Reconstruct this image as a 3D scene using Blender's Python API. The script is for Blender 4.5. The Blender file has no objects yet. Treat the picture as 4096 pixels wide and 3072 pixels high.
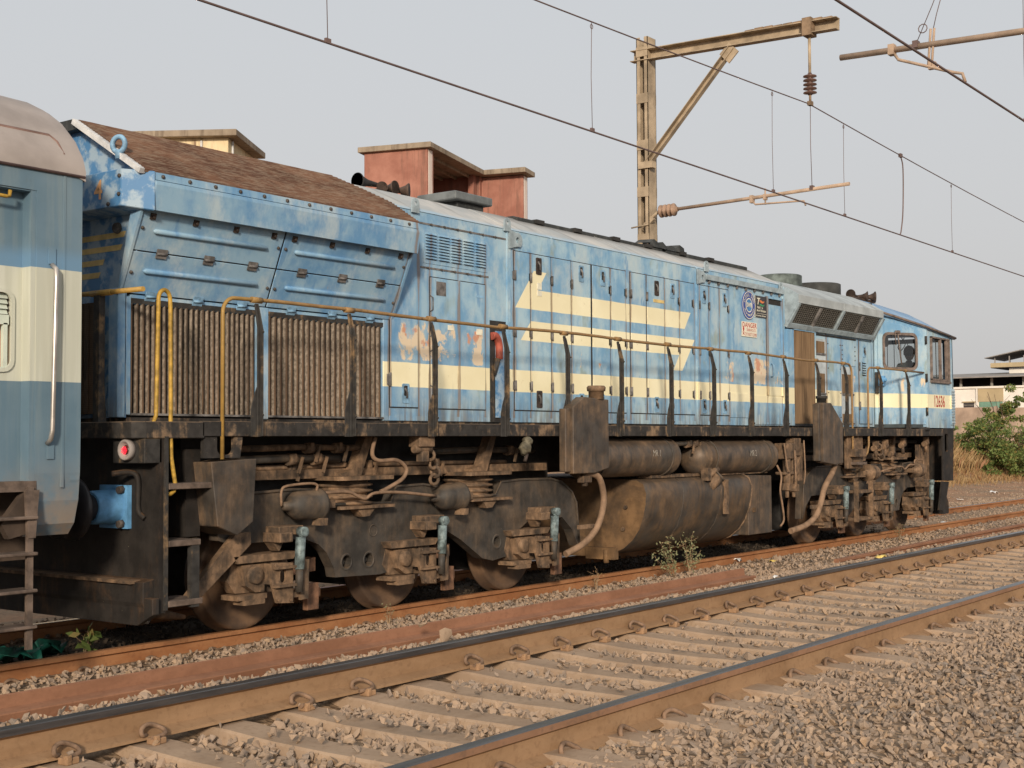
import bpy, bmesh, math, random
import numpy as np
from mathutils import Vector, Matrix
from mathutils.geometry import tessellate_polygon
random.seed(7)
SC = bpy.context.scene
COL = SC.collection

# ---------------------------------------------------------------- camera
cam = bpy.data.cameras.new('camera'); CAM = bpy.data.objects.new('camera', cam); COL.objects.link(CAM)
cam.sensor_width = 36.0; cam.lens = 47.30; cam.clip_start = 0.1; cam.clip_end = 3000
CR = Vector((0.59824, -0.80130, -0.00514)); CU = Vector((-0.03077, -0.02938, 0.99909)); CF = Vector((0.80073, 0.59754, 0.04223))
CAM.matrix_world = Matrix(((CR.x, CU.x, -CF.x, 0), (CR.y, CU.y, -CF.y, 0), (CR.z, CU.z, -CF.z, 1.2523), (0, 0, 0, 1)))
SC.camera = CAM

# ---------------------------------------------------------------- sky, sun, exposure
SUN_EL = math.radians(17.0); SUN_AZ = math.radians(36.5)      # travel direction of the light, from +x
TRAVEL = Vector((math.cos(SUN_AZ) * math.cos(SUN_EL), math.sin(SUN_AZ) * math.cos(SUN_EL), -math.sin(SUN_EL)))
W = bpy.data.worlds.new('World'); SC.world = W; W.use_nodes = True
nt = W.node_tree; nt.nodes.clear()
sky = nt.nodes.new('ShaderNodeTexSky'); sky.sky_type = 'NISHITA'; sky.sun_disc = False
sky.sun_elevation = SUN_EL; sky.sun_rotation = math.radians(90) - (SUN_AZ + math.pi)
sky.air_density = 1.0; sky.dust_density = 4.0; sky.ozone_density = 1.0; sky.altitude = 10
hs = nt.nodes.new('ShaderNodeHueSaturation'); hs.inputs['Saturation'].default_value = 0.30
mx = nt.nodes.new('ShaderNodeMix'); mx.data_type = 'RGBA'; mx.inputs['Factor'].default_value = 0.82
tcw = nt.nodes.new('ShaderNodeTexCoord'); sxyz = nt.nodes.new('ShaderNodeSeparateXYZ'); hz = nt.nodes.new('ShaderNodeMapRange'); hz.interpolation_type = 'SMOOTHSTEP'
hz.inputs[1].default_value = 0.0; hz.inputs[2].default_value = 0.38; veil = nt.nodes.new('ShaderNodeMix'); veil.data_type = 'RGBA'    # hazy veil: beige at the horizon, paler blue-grey above, the same all round
veil.inputs['A'].default_value = (4.40, 4.30, 4.26, 1); veil.inputs['B'].default_value = (4.56, 4.72, 4.90, 1)
nt.links.new(tcw.outputs['Generated'], sxyz.inputs[0]); nt.links.new(sxyz.outputs[2], hz.inputs[0]); nt.links.new(hz.outputs[0], veil.inputs['Factor']); nt.links.new(veil.outputs['Result'], mx.inputs['B'])
bg = nt.nodes.new('ShaderNodeBackground'); bg.inputs['Strength'].default_value = 0.14
wo = nt.nodes.new('ShaderNodeOutputWorld')
nt.links.new(sky.outputs[0], hs.inputs['Color']); nt.links.new(hs.outputs[0], mx.inputs['A'])
nt.links.new(mx.outputs['Result'], bg.inputs['Color']); nt.links.new(bg.outputs[0], wo.inputs['Surface'])
sl = bpy.data.lights.new('sun', 'SUN'); SUN = bpy.data.objects.new('sun', sl); COL.objects.link(SUN)
sl.energy = 3.9; sl.angle = math.radians(6.0); sl.color = (1.0, 0.85, 0.67)
SUN.rotation_euler = TRAVEL.to_track_quat('-Z', 'Y').to_euler(); SUN.location = (-20, -15, 30)
SC.view_settings.view_transform = 'Standard'; SC.view_settings.look = 'None'
SC.view_settings.gamma = 1.0; SC.view_settings.use_curve_mapping = False
SC.view_settings.exposure = 0.0
SC.cycles.max_bounces = 6; SC.cycles.diffuse_bounces = 3; SC.cycles.glossy_bounces = 3; SC.cycles.transparent_max_bounces = 12
SC.cycles.use_denoising = True

# ---------------------------------------------------------------- material helper
class M:
    """tiny node builder"""
    def __init__(s, name):
        s.m = bpy.data.materials.new(name); s.m.use_nodes = True; s.t = s.m.node_tree; s.t.nodes.clear()
        s.out = s.n('OutputMaterial'); s.b = s.n('BsdfPrincipled'); s.l(s.b.outputs[0], s.out.inputs['Surface'])
        g = s.n('NewGeometry'); s.P = g.outputs['Position']; s.Nrm = g.outputs['Normal']
        q = s.n('SeparateXYZ'); s.l(s.P, q.inputs[0]); s.x, s.y, s.z = q.outputs
    def n(s, k): return s.t.nodes.new('ShaderNode' + k)
    def l(s, a, b): s.t.links.new(a, b)
    def put(s, sock, v):
        if isinstance(v, bpy.types.NodeSocket): s.l(v, sock)
        elif isinstance(v, tuple) and len(v) == 3 and sock.type == 'RGBA': sock.default_value = v + (1,)
        else: sock.default_value = v
    def ma(s, op, a, b=0.0, c=None, clamp=False):
        n = s.n('Math'); n.operation = op; n.use_clamp = clamp; s.put(n.inputs[0], a); s.put(n.inputs[1], b)
        if c is not None: s.put(n.inputs[2], c)
        return n.outputs[0]
    def scale(s, sx, sy, sz, src=None):
        n = s.n('VectorMath'); n.operation = 'MULTIPLY'; s.put(n.inputs[0], src or s.P); n.inputs[1].default_value = (sx, sy, sz)
        return n.outputs[0]
    def noise(s, sc, det=4, rough=0.55, vec=None, dist=0.0):
        n = s.n('TexNoise'); s.put(n.inputs['Vector'], vec or s.P); n.inputs['Scale'].default_value = sc
        n.inputs['Detail'].default_value = det; n.inputs['Roughness'].default_value = rough; n.inputs['Distortion'].default_value = dist
        return n.outputs[0]
    def voro(s, sc, vec=None, feat='F1', out='Distance'):
        n = s.n('TexVoronoi'); n.feature = feat; s.put(n.inputs['Vector'], vec or s.P); n.inputs['Scale'].default_value = sc
        return n.outputs[out]
    def step(s, v, a, b):                                  # smooth ramp a..b -> 0..1
        n = s.n('MapRange'); n.interpolation_type = 'SMOOTHSTEP'; s.put(n.inputs[0], v)
        s.put(n.inputs[1], a); s.put(n.inputs[2], b); return n.outputs[0]
    def mix(s, f, a, b):
        n = s.n('Mix'); n.data_type = 'RGBA'; s.put(n.inputs['Factor'], f); s.put(n.inputs['A'], a); s.put(n.inputs['B'], b)
        return n.outputs['Result']
    def mul(s, a, b): return s.ma('MULTIPLY', a, b)
    def inside(s, v, a, b):                                # 1 when a<v<b (a, b may be sockets)
        return s.mul(s.ma('GREATER_THAN', v, a), s.ma('LESS_THAN', v, b))
    def bump(s, h, st=0.3, d=0.01):
        n = s.n('Bump'); n.inputs['Strength'].default_value = st; n.inputs['Distance'].default_value = d
        s.l(h, n.inputs['Height']); s.l(n.outputs[0], s.b.inputs['Normal']); return s
    def fin(s, col, rough=0.6, metal=0.0, spec=0.4):
        s.put(s.b.inputs['Base Color'], col); s.put(s.b.inputs['Roughness'], rough); s.put(s.b.inputs['Metallic'], metal)
        s.b.inputs['Specular IOR Level'].default_value = spec
        return s.m

MAT = {}
def simple(name, col, rough=0.7, metal=0.0, var=0.35, sc=6.0, spec=0.35):
    m = M(name); d = tuple(c * (1 - var) for c in col); h = tuple(min(1, c * (1 + var * 0.6)) for c in col)
    f = m.step(m.noise(sc, 6, 0.6), 0.3, 0.7); MAT[name] = m.fin(m.mix(f, d, h), rough, metal, spec); return MAT[name]

def mk_loco_paint():
    m = M('loco_paint')
    big = m.noise(1.5, 5, 0.62, m.scale(1, 1, 0.8)); st = m.noise(1.0, 5, 0.65, m.scale(8, 8, 0.9)); fine = m.noise(38, 3, 0.6); mid = m.noise(6.5, 5, 0.65, None, 0.3)
    f = m.step(m.ma('ADD', m.ma('ADD', m.mul(big, 0.52), m.mul(mid, 0.26)), m.mul(st, 0.22)), 0.41, 0.58)
    pale = m.step(m.x, 9.3, 11.5)
    cell = m.n('TexWhiteNoise'); cell.noise_dimensions = '1D'; m.l(m.ma('FLOOR', m.mul(m.x, 2.5)), cell.inputs['W'])
    pv = m.mul(m.ma('SUBTRACT', cell.outputs['Value'], 0.5), m.mul(pale, 0.5)); f = m.ma('ADD', f, pv, None, True)
    cA = m.mix(pale, (0.115, 0.260, 0.450), (0.160, 0.325, 0.500)); cB = m.mix(pale, (0.245, 0.390, 0.515), (0.350, 0.500, 0.590))
    col = m.mix(f, cA, cB)
    # faded chalky rubbing
    ch = m.mul(m.step(m.noise(2.3, 6, 0.7, m.scale(1, 1, 0.6)), 0.46, 0.68), 0.72)
    col = m.mix(ch, col, (0.450, 0.525, 0.545))
    # olive and grey blotches where paint has stained
    ol = m.mul(m.step(m.noise(2.6, 4, 0.55, m.scale(1.1, 1, 0.7)), 0.585, 0.70), m.mul(pale, 0.70))
    col = m.mix(ol, col, (0.250, 0.300, 0.255))
    da = m.mul(m.step(m.noise(4.2, 4, 0.6, m.scale(1.4, 1, 0.5)), 0.62, 0.70), 0.6); col = m.mix(da, col, (0.095, 0.230, 0.430))
    # grime and fresh touch-up paint follow the door seams
    sd = None
    for q in (9.66, 10.09, 10.26, 10.71, 11.16, 11.67, 11.97, 12.37, 12.77, 13.19, 13.60, 13.955, 14.06, 14.435, 14.88, 15.26, 15.66, 15.79, 16.06, 16.35, 16.63, 17.80, 18.30, 19.90, 20.46, 21.20, 21.74):
        v = m.ma('ABSOLUTE', m.ma('SUBTRACT', m.x, q)); sd = v if sd is None else m.ma('MINIMUM', sd, v)
    sn = m.noise(1.0, 5, 0.65, m.scale(5, 5, 1.3)); sm = m.mul(m.step(m.ma('ADD', sd, m.mul(m.ma('SUBTRACT', sn, 0.5), 0.16)), 0.075, 0.0), m.mul(m.inside(m.z, 1.50, 3.34), 0.70)); col = m.mix(sm, col, (0.130, 0.280, 0.455))
    # cream bands (flat print)
    x, z = m.x, m.z
    wob = m.mul(m.ma('SUBTRACT', m.noise(3.0, 2), 0.5), 0.012); zz = m.ma('ADD', z, wob)
    def lin(x0, z0, k): return m.ma('MULTIPLY_ADD', zz, k, x0 - z0 * k)
    b1 = m.mul(m.inside(zz, 1.783, 2.022), m.inside(x, 9.575, 24.05))
    L1 = lin(11.68, 2.70, 0.814)
    b2 = m.mul(m.inside(zz, 2.70, 2.92), m.inside(x, L1, lin(15.39, 2.70, 0.73)))
    b2f = m.mul(m.inside(zz, 2.915, 3.13), m.inside(x, L1, lin(12.11, 2.92, 0.76)))
    b3 = m.mul(m.inside(zz, 2.35, 2.57), m.inside(x, lin(11.78, 2.35, 0.86), lin(15.32, 2.15, 0.79)))
    b3t = m.mul(m.inside(zz, 2.15, 2.355), m.inside(x, lin(15.09, 2.15, 0.75), lin(15.32, 2.15, 0.79)))
    band = b1
    for q in (b2, b2f, b3, b3t): band = m.ma('MAXIMUM', band, q)
    sidef = m.ma('LESS_THAN', m.y, 9.3); band = m.mul(band, sidef)
    wear = m.step(m.noise(9, 6, 0.7, m.scale(1, 1, 0.35)), 0.70, 0.76)
    band = m.mul(band, m.ma('SUBTRACT', 1.0, m.mul(wear, 0.8)))
    crm = m.mix(m.step(m.noise(2.0, 4), 0.35, 0.7), (0.760, 0.690, 0.460), (0.830, 0.770, 0.540))
    crm = m.mix(m.mul(m.step(m.noise(14, 5, 0.7), 0.62, 0.76), 0.45), crm, (0.45, 0.36, 0.20))
    col = m.mix(band, col, crm)
    # peeled patches: peach filler and orange primer
    reg = m.mul(m.mul(m.step(x, 9.45, 9.75), m.step(x, 11.30, 11.05)), m.mul(m.step(z, 1.98, 2.06), m.step(z, 2.75, 2.35)))
    reg2 = m.mul(m.mul(m.step(x, 15.6, 16.2), m.step(x, 19.2, 18.2)), m.mul(m.mul(m.step(z, 1.98, 2.06), m.step(z, 2.62, 2.35)), 0.92))
    reg3 = m.mul(m.mul(m.step(x, 11.9, 12.2), m.step(x, 15.6, 14.5)), m.mul(m.mul(m.step(z, 2.02, 2.1), m.step(z, 2.40, 2.32)), 0.80))
    reg4 = m.mul(m.mul(m.step(x, 19.9, 20.3), m.step(x, 24, 23)), m.mul(m.mul(m.step(z, 2.02, 2.06), m.step(z, 2.5, 2.25)), 0.86))
    rg = m.ma('MAXIMUM', m.ma('MAXIMUM', reg, reg2), m.ma('MAXIMUM', reg3, reg4))
    pn = m.noise(2.6, 7, 0.68, m.scale(1.25, 1, 0.75), 0.4)
    peel = m.step(m.mul(pn, rg), 0.49, 0.53)
    pc = m.mix(m.step(m.noise(3.3, 4, 0.6), 0.58, 0.64), (0.730, 0.570, 0.380), (0.600, 0.260, 0.120))
    col = m.mix(m.mul(peel, 0.85), col, pc)
    # small rust chips
    chip = m.step(m.noise(17, 4, 0.7), 0.755, 0.775); col = m.mix(chip, col, (0.20, 0.075, 0.035))
    # soot and road dirt low on the side
    drip = m.noise(1.0, 6, 0.7, m.scale(16, 16, 0.9))
    low = m.mul(m.step(z, 1.80, 1.43), m.step(drip, 0.38, 0.62)); col = m.mix(m.mul(low, 0.62), col, (0.130, 0.095, 0.065))
    dd = m.mul(m.step(drip, 0.62, 0.76), 0.30); col = m.mix(dd, col, (0.16, 0.17, 0.16))
    sl2 = m.mul(m.step(m.ma('ADD', sd, m.mul(m.ma('SUBTRACT', m.noise(1.0, 4, 0.6, m.scale(9, 9, 2.2)), 0.55), 0.08)), 0.022, 0.0), m.mul(m.inside(m.z, 1.50, 3.33), 0.7)); col = m.mix(sl2, col, (0.225, 0.150, 0.090))
    rs = m.mul(m.step(m.noise(1.0, 5, 0.7, m.scale(30, 30, 1.1)), 0.66, 0.74), 0.45); col = m.mix(rs, col, (0.300, 0.190, 0.105))
    vary = m.mul(m.ma('SUBTRACT', fine, 0.5), 0.10)
    m.bump(m.ma('ADD', m.mul(m.noise(5, 3), 0.6), m.mul(fine, 0.3)), 0.22, 0.006)
    MAT['loco_paint'] = m.fin(col, m.ma('ADD', m.ma('MULTIPLY_ADD', f, 0.12, 0.45), vary), 0.0, 0.35)
mk_loco_paint()

def mk_grime(name, dark, dust, lo=0.42, hi=0.66, sc=2.4, up=0.7, rough=0.75, speck=None, streak=True):
    """dark painted steel under brake dust; dust settles on upward faces and in blotches"""
    m = M(name)
    n1 = m.noise(sc, 7, 0.68, None, 0.3); n2 = m.noise(1.0, 5, 0.65, m.scale(13, 13, 1.6))
    f = m.step(m.ma('ADD', m.mul(n1, 0.65), m.mul(n2, 0.35)) if streak else n1, lo, hi)
    q = m.n('SeparateXYZ'); m.l(m.Nrm, q.inputs[0])
    upf = m.mul(m.step(q.outputs[2], 0.45, 0.9), up)
    f = m.ma('MAXIMUM', f, upf)
    dcol = m.mix(m.step(m.noise(sc * 4, 5, 0.6), 0.35, 0.65), tuple(c * 0.72 for c in dust), tuple(c * 1.15 for c in dust))
    col = m.mix(f, m.mix(m.step(m.noise(sc * 3, 5), 0.3, 0.7), tuple(c * 0.7 for c in dark), tuple(c * 1.35 for c in dark)), dcol)
    if speck:
        v = m.step(m.noise(70, 2, 0.5), 0.77, 0.80); col = m.mix(v, col, speck)
    m.bump(m.noise(45, 4, 0.6), 0.25, 0.004)
    MAT[name] = m.fin(col, rough, 0.0, 0.3); return MAT[name]

mk_grime('bogie_black', (0.044, 0.039, 0.034), (0.150, 0.104, 0.068), 0.42, 0.76, 2.6, 0.75, 0.6, speck=(0.22, 0.19, 0.15))
mk_grime('bogie_dust', (0.048, 0.036, 0.027), (0.225, 0.142, 0.085), 0.36, 0.62, 4.5, 0.85)
mk_grime('sill_black', (0.030, 0.027, 0.025), (0.215, 0.145, 0.090), 0.50, 0.62, 3.6, 0.8, speck=(0.50, 0.44, 0.34))
mk_grime('pilot_black', (0.020, 0.017, 0.015), (0.105, 0.058, 0.030), 0.50, 0.74, 2.4, 0.8, 0.7, speck=(0.34, 0.29, 0.21))
mk_grime('tank_black', (0.050, 0.043, 0.037), (0.165, 0.108, 0.066), 0.40, 0.68, 2.0, 0.45, 0.5)
mk_grime('fuel_tank', (0.050, 0.044, 0.039), (0.140, 0.088, 0.050), 0.40, 0.66, 1.4, 0.4, 0.5)
mk_grime('fuel_tank_end', (0.075, 0.049, 0.030), (0.185, 0.108, 0.052), 0.34, 0.62, 1.8, 0.4, 0.75, streak=False)
mk_grime('post_black', (0.032, 0.030, 0.028), (0.200, 0.130, 0.070), 0.52, 0.66, 5.0, 0.6)
mk_grime('soot_grey', (0.030, 0.033, 0.034), (0.10, 0.10, 0.095), 0.45, 0.7, 3.0, 0.4)

def mk_roof():
    m = M('hood_roof'); n = m.noise(1.6, 6, 0.65, m.scale(1, 1, 1)); st = m.noise(1.0, 5, 0.6, m.scale(9, 1.2, 1.2))
    c = m.mix(m.step(n, 0.35, 0.7), (0.36, 0.38, 0.385), (0.53, 0.51, 0.48))
    c = m.mix(m.mul(m.step(st, 0.52, 0.7), 0.5), c, (0.17, 0.155, 0.14))
    soot = m.mul(m.step(m.ma('ADD', m.y, m.mul(m.ma('SUBTRACT', n, 0.5), 0.4)), 8.90, 9.28), m.mul(m.step(m.x, 11.0, 12.5), 0.85))
    c = m.mix(soot, c, (0.105, 0.098, 0.092))
    c = m.mix(m.mul(m.step(m.ma('ADD', m.z, m.mul(m.ma('SUBTRACT', n, 0.5), 0.10)), 3.60, 3.53), 0.85), c, (0.30, 0.44, 0.56))
    m.bump(m.noise(30, 4), 0.2, 0.004); MAT['hood_roof'] = m.fin(c, 0.62, 0, 0.35)
mk_roof()

def mk_screen(name, a, b, c):
    m = M(name)
    n = m.step(m.noise(2.2, 6, 0.7), 0.32, 0.68); n2 = m.step(m.noise(1.0, 3, 0.7, m.scale(8, 60, 60)), 0.42, 0.62)
    col = m.mix(n, a, b); col = m.mix(m.mul(n2, 0.42), col, c)
    MAT[name] = m.fin(col, 0.85, 0, 0.2)
mk_screen('roof_screen', (0.090, 0.045, 0.030), (0.185, 0.098, 0.062), (0.300, 0.240, 0.180))

def mk_pleat():
    m = M('radiator_mesh')
    n = m.step(m.noise(1.7, 6, 0.7, m.scale(1.5, 1.5, 0.6)), 0.30, 0.68)
    low = m.step(m.z, 2.45, 1.5)
    d = m.mix(m.step(m.x, 6.6, 9.4), (0.030, 0.024, 0.020), (0.085, 0.058, 0.040)); h = m.mix(low, (0.135, 0.092, 0.062), (0.245, 0.150, 0.088))
    col = m.mix(n, d, h)
    g = m.ma('MAXIMUM', m.ma('ABSOLUTE', m.ma('SINE', m.mul(m.z, 210.0))), m.ma('ABSOLUTE', m.ma('SINE', m.mul(m.x, 210.0))))
    grid = m.step(g, 0.80, 0.97); col = m.mix(m.mul(grid, 0.45), tuple_mul(m, col, 0.55), col)
    MAT['radiator_mesh'] = m.fin(col, 0.8, 0, 0.25)
def tuple_mul(m, col, k):
    n = m.n('Mix'); n.data_type = 'RGBA'; n.blend_type = 'MULTIPLY'; n.inputs['Factor'].default_value = 1
    m.put(n.inputs['A'], col); n.inputs['B'].default_value = (k, k, k, 1); return n.outputs['Result']
mk_pleat()

def mk_filter():
    m = M('filter_brown'); n = m.noise(1.0, 5, 0.65, m.scale(20, 20, 1.0))
    col = m.mix(m.step(n, 0.35, 0.65), (0.120, 0.078, 0.046), (0.205, 0.135, 0.078)); MAT['filter_brown'] = m.fin(col, 0.85, 0, 0.2)
mk_filter()

def mk_yellow():
    m = M('yellow_pipe'); n = m.noise(9, 6, 0.7); w = m.step(m.noise(24, 5, 0.7), 0.60, 0.68)
    near = m.step(m.x, 8.0, 6.6)
    c = m.mix(near, (0.300, 0.180, 0.075), (0.430, 0.260, 0.060))
    c = m.mix(m.step(n, 0.4, 0.65), tuple_mul(m, c, 0.75), c); c = m.mix(w, c, (0.12, 0.075, 0.045))
    MAT['yellow_pipe'] = m.fin(c, 0.55, 0, 0.4)
mk_yellow()

def mk_rail(name, a, b, c):
    m = M(name); n = m.noise(2.0, 7, 0.7, m.scale(0.8, 1, 2)); n2 = m.noise(26, 4, 0.6)
    col = m.mix(m.step(n, 0.35, 0.65), a, b); col = m.mix(m.mul(m.step(n2, 0.5, 0.7), 0.4), col, c)
    m.bump(n2, 0.25, 0.003); MAT[name] = m.fin(col, 0.8, 0, 0.25)
mk_rail('rail_tan', (0.245, 0.146, 0.078), (0.315, 0.196, 0.110), (0.165, 0.094, 0.052))
mk_rail('rail_rust', (0.265, 0.110, 0.045), (0.345, 0.165, 0.075), (0.170, 0.070, 0.035))
mk_rail('rail_red', (0.205, 0.098, 0.056), (0.285, 0.140, 0.082), (0.165, 0.076, 0.045))
mk_rail('rail_head_brown', (0.200, 0.110, 0.065), (0.270, 0.150, 0.090), (0.110, 0.075, 0.055))
def mk_steel():
    m = M('rail_steel'); n = m.noise(3, 5, 0.6, m.scale(0.3, 6, 6)); col = m.mix(m.step(n, 0.35, 0.65), (0.095, 0.090, 0.088), (0.170, 0.165, 0.165))
    MAT['rail_steel'] = m.fin(col, 0.34, 0.75, 0.5)
    m = M('rail_side'); n = m.noise(4, 5, 0.6, m.scale(0.5, 5, 5)); col = m.mix(m.step(n, 0.35, 0.65), (0.040, 0.036, 0.036), (0.075, 0.066, 0.064))
    MAT['rail_side'] = m.fin(col, 0.45, 0.2, 0.45)
mk_steel()

def mk_conc():
    m = M('sleeper_concrete'); n = m.noise(3, 7, 0.65); n2 = m.noise(30, 4)
    col = m.mix(m.step(n, 0.3, 0.7), (0.290, 0.204, 0.140), (0.385, 0.278, 0.194)); col = m.mix(m.mul(m.step(n2, 0.50, 0.72), 0.6), col, (0.25, 0.17, 0.11)); col = m.mix(m.mul(m.step(m.noise(1.1, 6, 0.7), 0.55, 0.72), 0.6), col, (0.22, 0.165, 0.12))
    m.bump(n2, 0.3, 0.004); MAT['sleeper_concrete'] = m.fin(col, 0.9, 0, 0.2)
mk_conc()
def mk_stone():
    m = M('ballast_stone'); a = m.n('Attribute'); a.attribute_name = 'tint'; n = m.noise(60, 4, 0.6)
    q = m.n('SeparateXYZ'); m.l(m.Nrm, q.inputs[0])
    col = m.mix(m.mul(m.step(n, 0.35, 0.7), 0.5), a.outputs['Color'], tuple_mul(m, a.outputs['Color'], 0.6))
    dust = m.mul(m.step(m.noise(1.1, 5, 0.6), 0.26, 0.60), m.ma('MULTIPLY_ADD', m.step(m.y, 2.4, 3.6), 0.38, 0.42))
    col = m.mix(m.mul(dust, m.step(q.outputs[2], -0.5, 0.5)), col, (0.335, 0.240, 0.170))
    under_shade = m.mul(m.step(m.ma('ADD', m.y, m.mul(m.noise(3, 3), 0.3)), 8.90, 9.15), m.mul(m.step(m.y, 10.6, 10.3), m.step(m.x, 25.5, 23.0))); col = m.mix(m.mul(under_shade, 0.88), col, (0.035, 0.028, 0.022))   # shade under the standing engine, painted into the stone colour
    m.bump(n, 0.4, 0.004); MAT['ballast_stone'] = m.fin(col, 0.9, 0, 0.2)
mk_stone()
def mk_ground():
    m = M('ground_soil'); n = m.noise(0.5, 7, 0.65); v = m.voro(22); n2 = m.noise(9, 6, 0.7)
    col = m.mix(m.step(n2, 0.35, 0.7), (0.200, 0.140, 0.094), (0.345, 0.240, 0.155))
    red = m.mul(m.step(m.y, 11.5, 12.6), m.step(n, 0.36, 0.58)); col = m.mix(red, col, (0.350, 0.200, 0.120))
    col = m.mix(m.mul(m.step(v, 0.5, 0.2), 0.3), col, (0.28, 0.22, 0.16))
    under_shade = m.mul(m.step(m.y, 8.75, 8.95), m.mul(m.step(m.y, 10.6, 10.3), m.step(m.x, 25.5, 23.0))); col = m.mix(m.mul(under_shade, 0.88), col, (0.030, 0.024, 0.019))  # soil darkened under the engine: its shade painted into the ground colour
    m.bump(m.ma('ADD', v, m.mul(n2, 0.7)), 0.6, 0.03); MAT['ground_soil'] = m.fin(col, 0.95, 0, 0.15)
mk_ground()
simple('clip_steel', (0.200, 0.125, 0.080), 0.8, 0, 0.4, 20)
simple('clip_dusty', (0.300, 0.180, 0.100), 0.85, 0, 0.3, 12)
simple('damper_blue', (0.155, 0.200, 0.205), 0.5, 0, 0.65, 18)
simple('silver_tube', (0.52, 0.48, 0.44), 0.35, 0.7, 0.25, 6)
simple('bright_yellow', (0.41, 0.25, 0.040), 0.55, 0, 0.45, 14)
simple('rubber_hose', (0.235, 0.150, 0.095), 0.85, 0, 0.35, 8)
simple('fin_edge', (0.27, 0.225, 0.180), 0.7, 0.1, 0.5, 30)
simple('seam_dark', (0.030, 0.028, 0.027), 0.8, 0, 0.4, 9)
simple('latch_dark', (0.050, 0.036, 0.030), 0.7, 0, 0.5, 14)
simple('latch_blue', (0.200, 0.350, 0.500), 0.6, 0, 0.4, 14)
simple('hinge_rust', (0.150, 0.140, 0.135), 0.75, 0, 0.7, 9)
simple('bolt_dark', (0.090, 0.075, 0.065), 0.7, 0, 0.5, 20)
simple('blue_box', (0.130, 0.330, 0.580), 0.5, 0, 0.35, 6)
simple('horn_brown', (0.075, 0.050, 0.038), 0.55, 0.2, 0.5, 8)
simple('white_trim', (0.60, 0.60, 0.60), 0.6, 0, 0.25, 8)
simple('stripe_yellow', (0.66, 0.49, 0.20), 0.6, 0, 0.25, 7)
simple('text_orange', (0.62, 0.34, 0.16), 0.6, 0, 0.3, 9)
simple('text_red', (0.46, 0.06, 0.05), 0.6, 0, 0.3, 14)
simple('text_faded', (0.36, 0.33, 0.28), 0.7, 0, 0.6, 24)
simple('text_cream', (0.72, 0.69, 0.56), 0.6, 0, 0.15, 14)
simple('board_cream', (0.76, 0.71, 0.58), 0.5, 0, 0.12, 6)
simple('emblem_blue', (0.045, 0.075, 0.290), 0.45, 0, 0.2, 10)
simple('emblem_sky', (0.055, 0.190, 0.420), 0.45, 0, 0.2, 10)
simple('poster_black', (0.035, 0.032, 0.036), 0.4, 0, 0.2, 10)
simple('poster_orange', (0.66, 0.20, 0.06), 0.5, 0, 0.2, 10)
simple('poster_green', (0.05, 0.30, 0.13), 0.5, 0, 0.2, 10)
simple('hose_red', (0.36, 0.085, 0.055), 0.6, 0, 0.35, 9)
simple('cab_inside', (0.060, 0.075, 0.080), 0.8, 0, 0.3, 4)
simple('window_frame', (0.175, 0.135, 0.115), 0.7, 0, 0.4, 10)
simple('wire_copper', (0.155, 0.105, 0.095), 0.6, 0.3, 0.2, 4)
simple('mast_paint', (0.370, 0.290, 0.200), 0.75, 0, 0.35, 3)
simple('mast_dark', (0.240, 0.165, 0.105), 0.8, 0, 0.4, 6)
simple('insulator_brown', (0.130, 0.075, 0.060), 0.35, 0, 0.35, 7)
simple('insulator_dusty', (0.300, 0.195, 0.135), 0.6, 0, 0.3, 7)
simple('coach_roof', (0.330, 0.290, 0.270), 0.75, 0, 0.22, 1.6)
simple('coach_roof_seam', (0.20, 0.125, 0.105), 0.8, 0, 0.3, 6)
simple('coach_under', (0.075, 0.052, 0.038), 0.85, 0, 0.5, 3)
simple('coach_step', (0.130, 0.095, 0.075), 0.75, 0, 0.5, 9)
simple('coach_inside', (0.50, 0.34, 0.215), 0.8, 0, 0.2, 4)
simple('shutter_green', (0.50, 0.55, 0.48), 0.6, 0, 0.15, 6)
simple('building_grey', (0.30, 0.285, 0.255), 0.9, 0, 0.3, 1.5)
simple('building_white', (0.74, 0.70, 0.64), 0.85, 0, 0.10, 0.8)
simple('sheet_roof', (0.27, 0.25, 0.235), 0.85, 0, 0.25, 0.8)
simple('wall_stone', (0.36, 0.265, 0.200), 0.9, 0, 0.28, 0.9)
simple('shed_dark', (0.055, 0.048, 0.046), 0.9, 0, 0.3, 1)
simple('panel_tan', (0.42, 0.335, 0.205), 0.85, 0, 0.12, 1)
simple('door_green', (0.150, 0.270, 0.205), 0.7, 0, 0.2, 2)
simple('bark', (0.130, 0.090, 0.062), 0.9, 0, 0.4, 8)
simple('dry_stem', (0.310, 0.210, 0.125), 0.9, 0, 0.3, 8)
simple('litter_white', (0.78, 0.77, 0.75), 0.5, 0, 0.15, 20)
simple('litter_yellow', (0.74, 0.55, 0.16), 0.5, 0, 0.15, 20)
simple('cloth_green', (0.006, 0.070, 0.052), 0.5, 0, 0.5, 16)
simple('skin', (0.22, 0.125, 0.085), 0.6, 0, 0.1, 9)
simple('hair_black', (0.012, 0.010, 0.010), 0.5, 0, 0.3, 20)
simple('shirt_dark', (0.055, 0.062, 0.058), 0.85, 0, 0.25, 9)
simple('shirt_red', (0.20, 0.05, 0.045), 0.85, 0, 0.25, 9)
simple('seat_black', (0.022, 0.022, 0.024), 0.7, 0, 0.25, 9)

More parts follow.
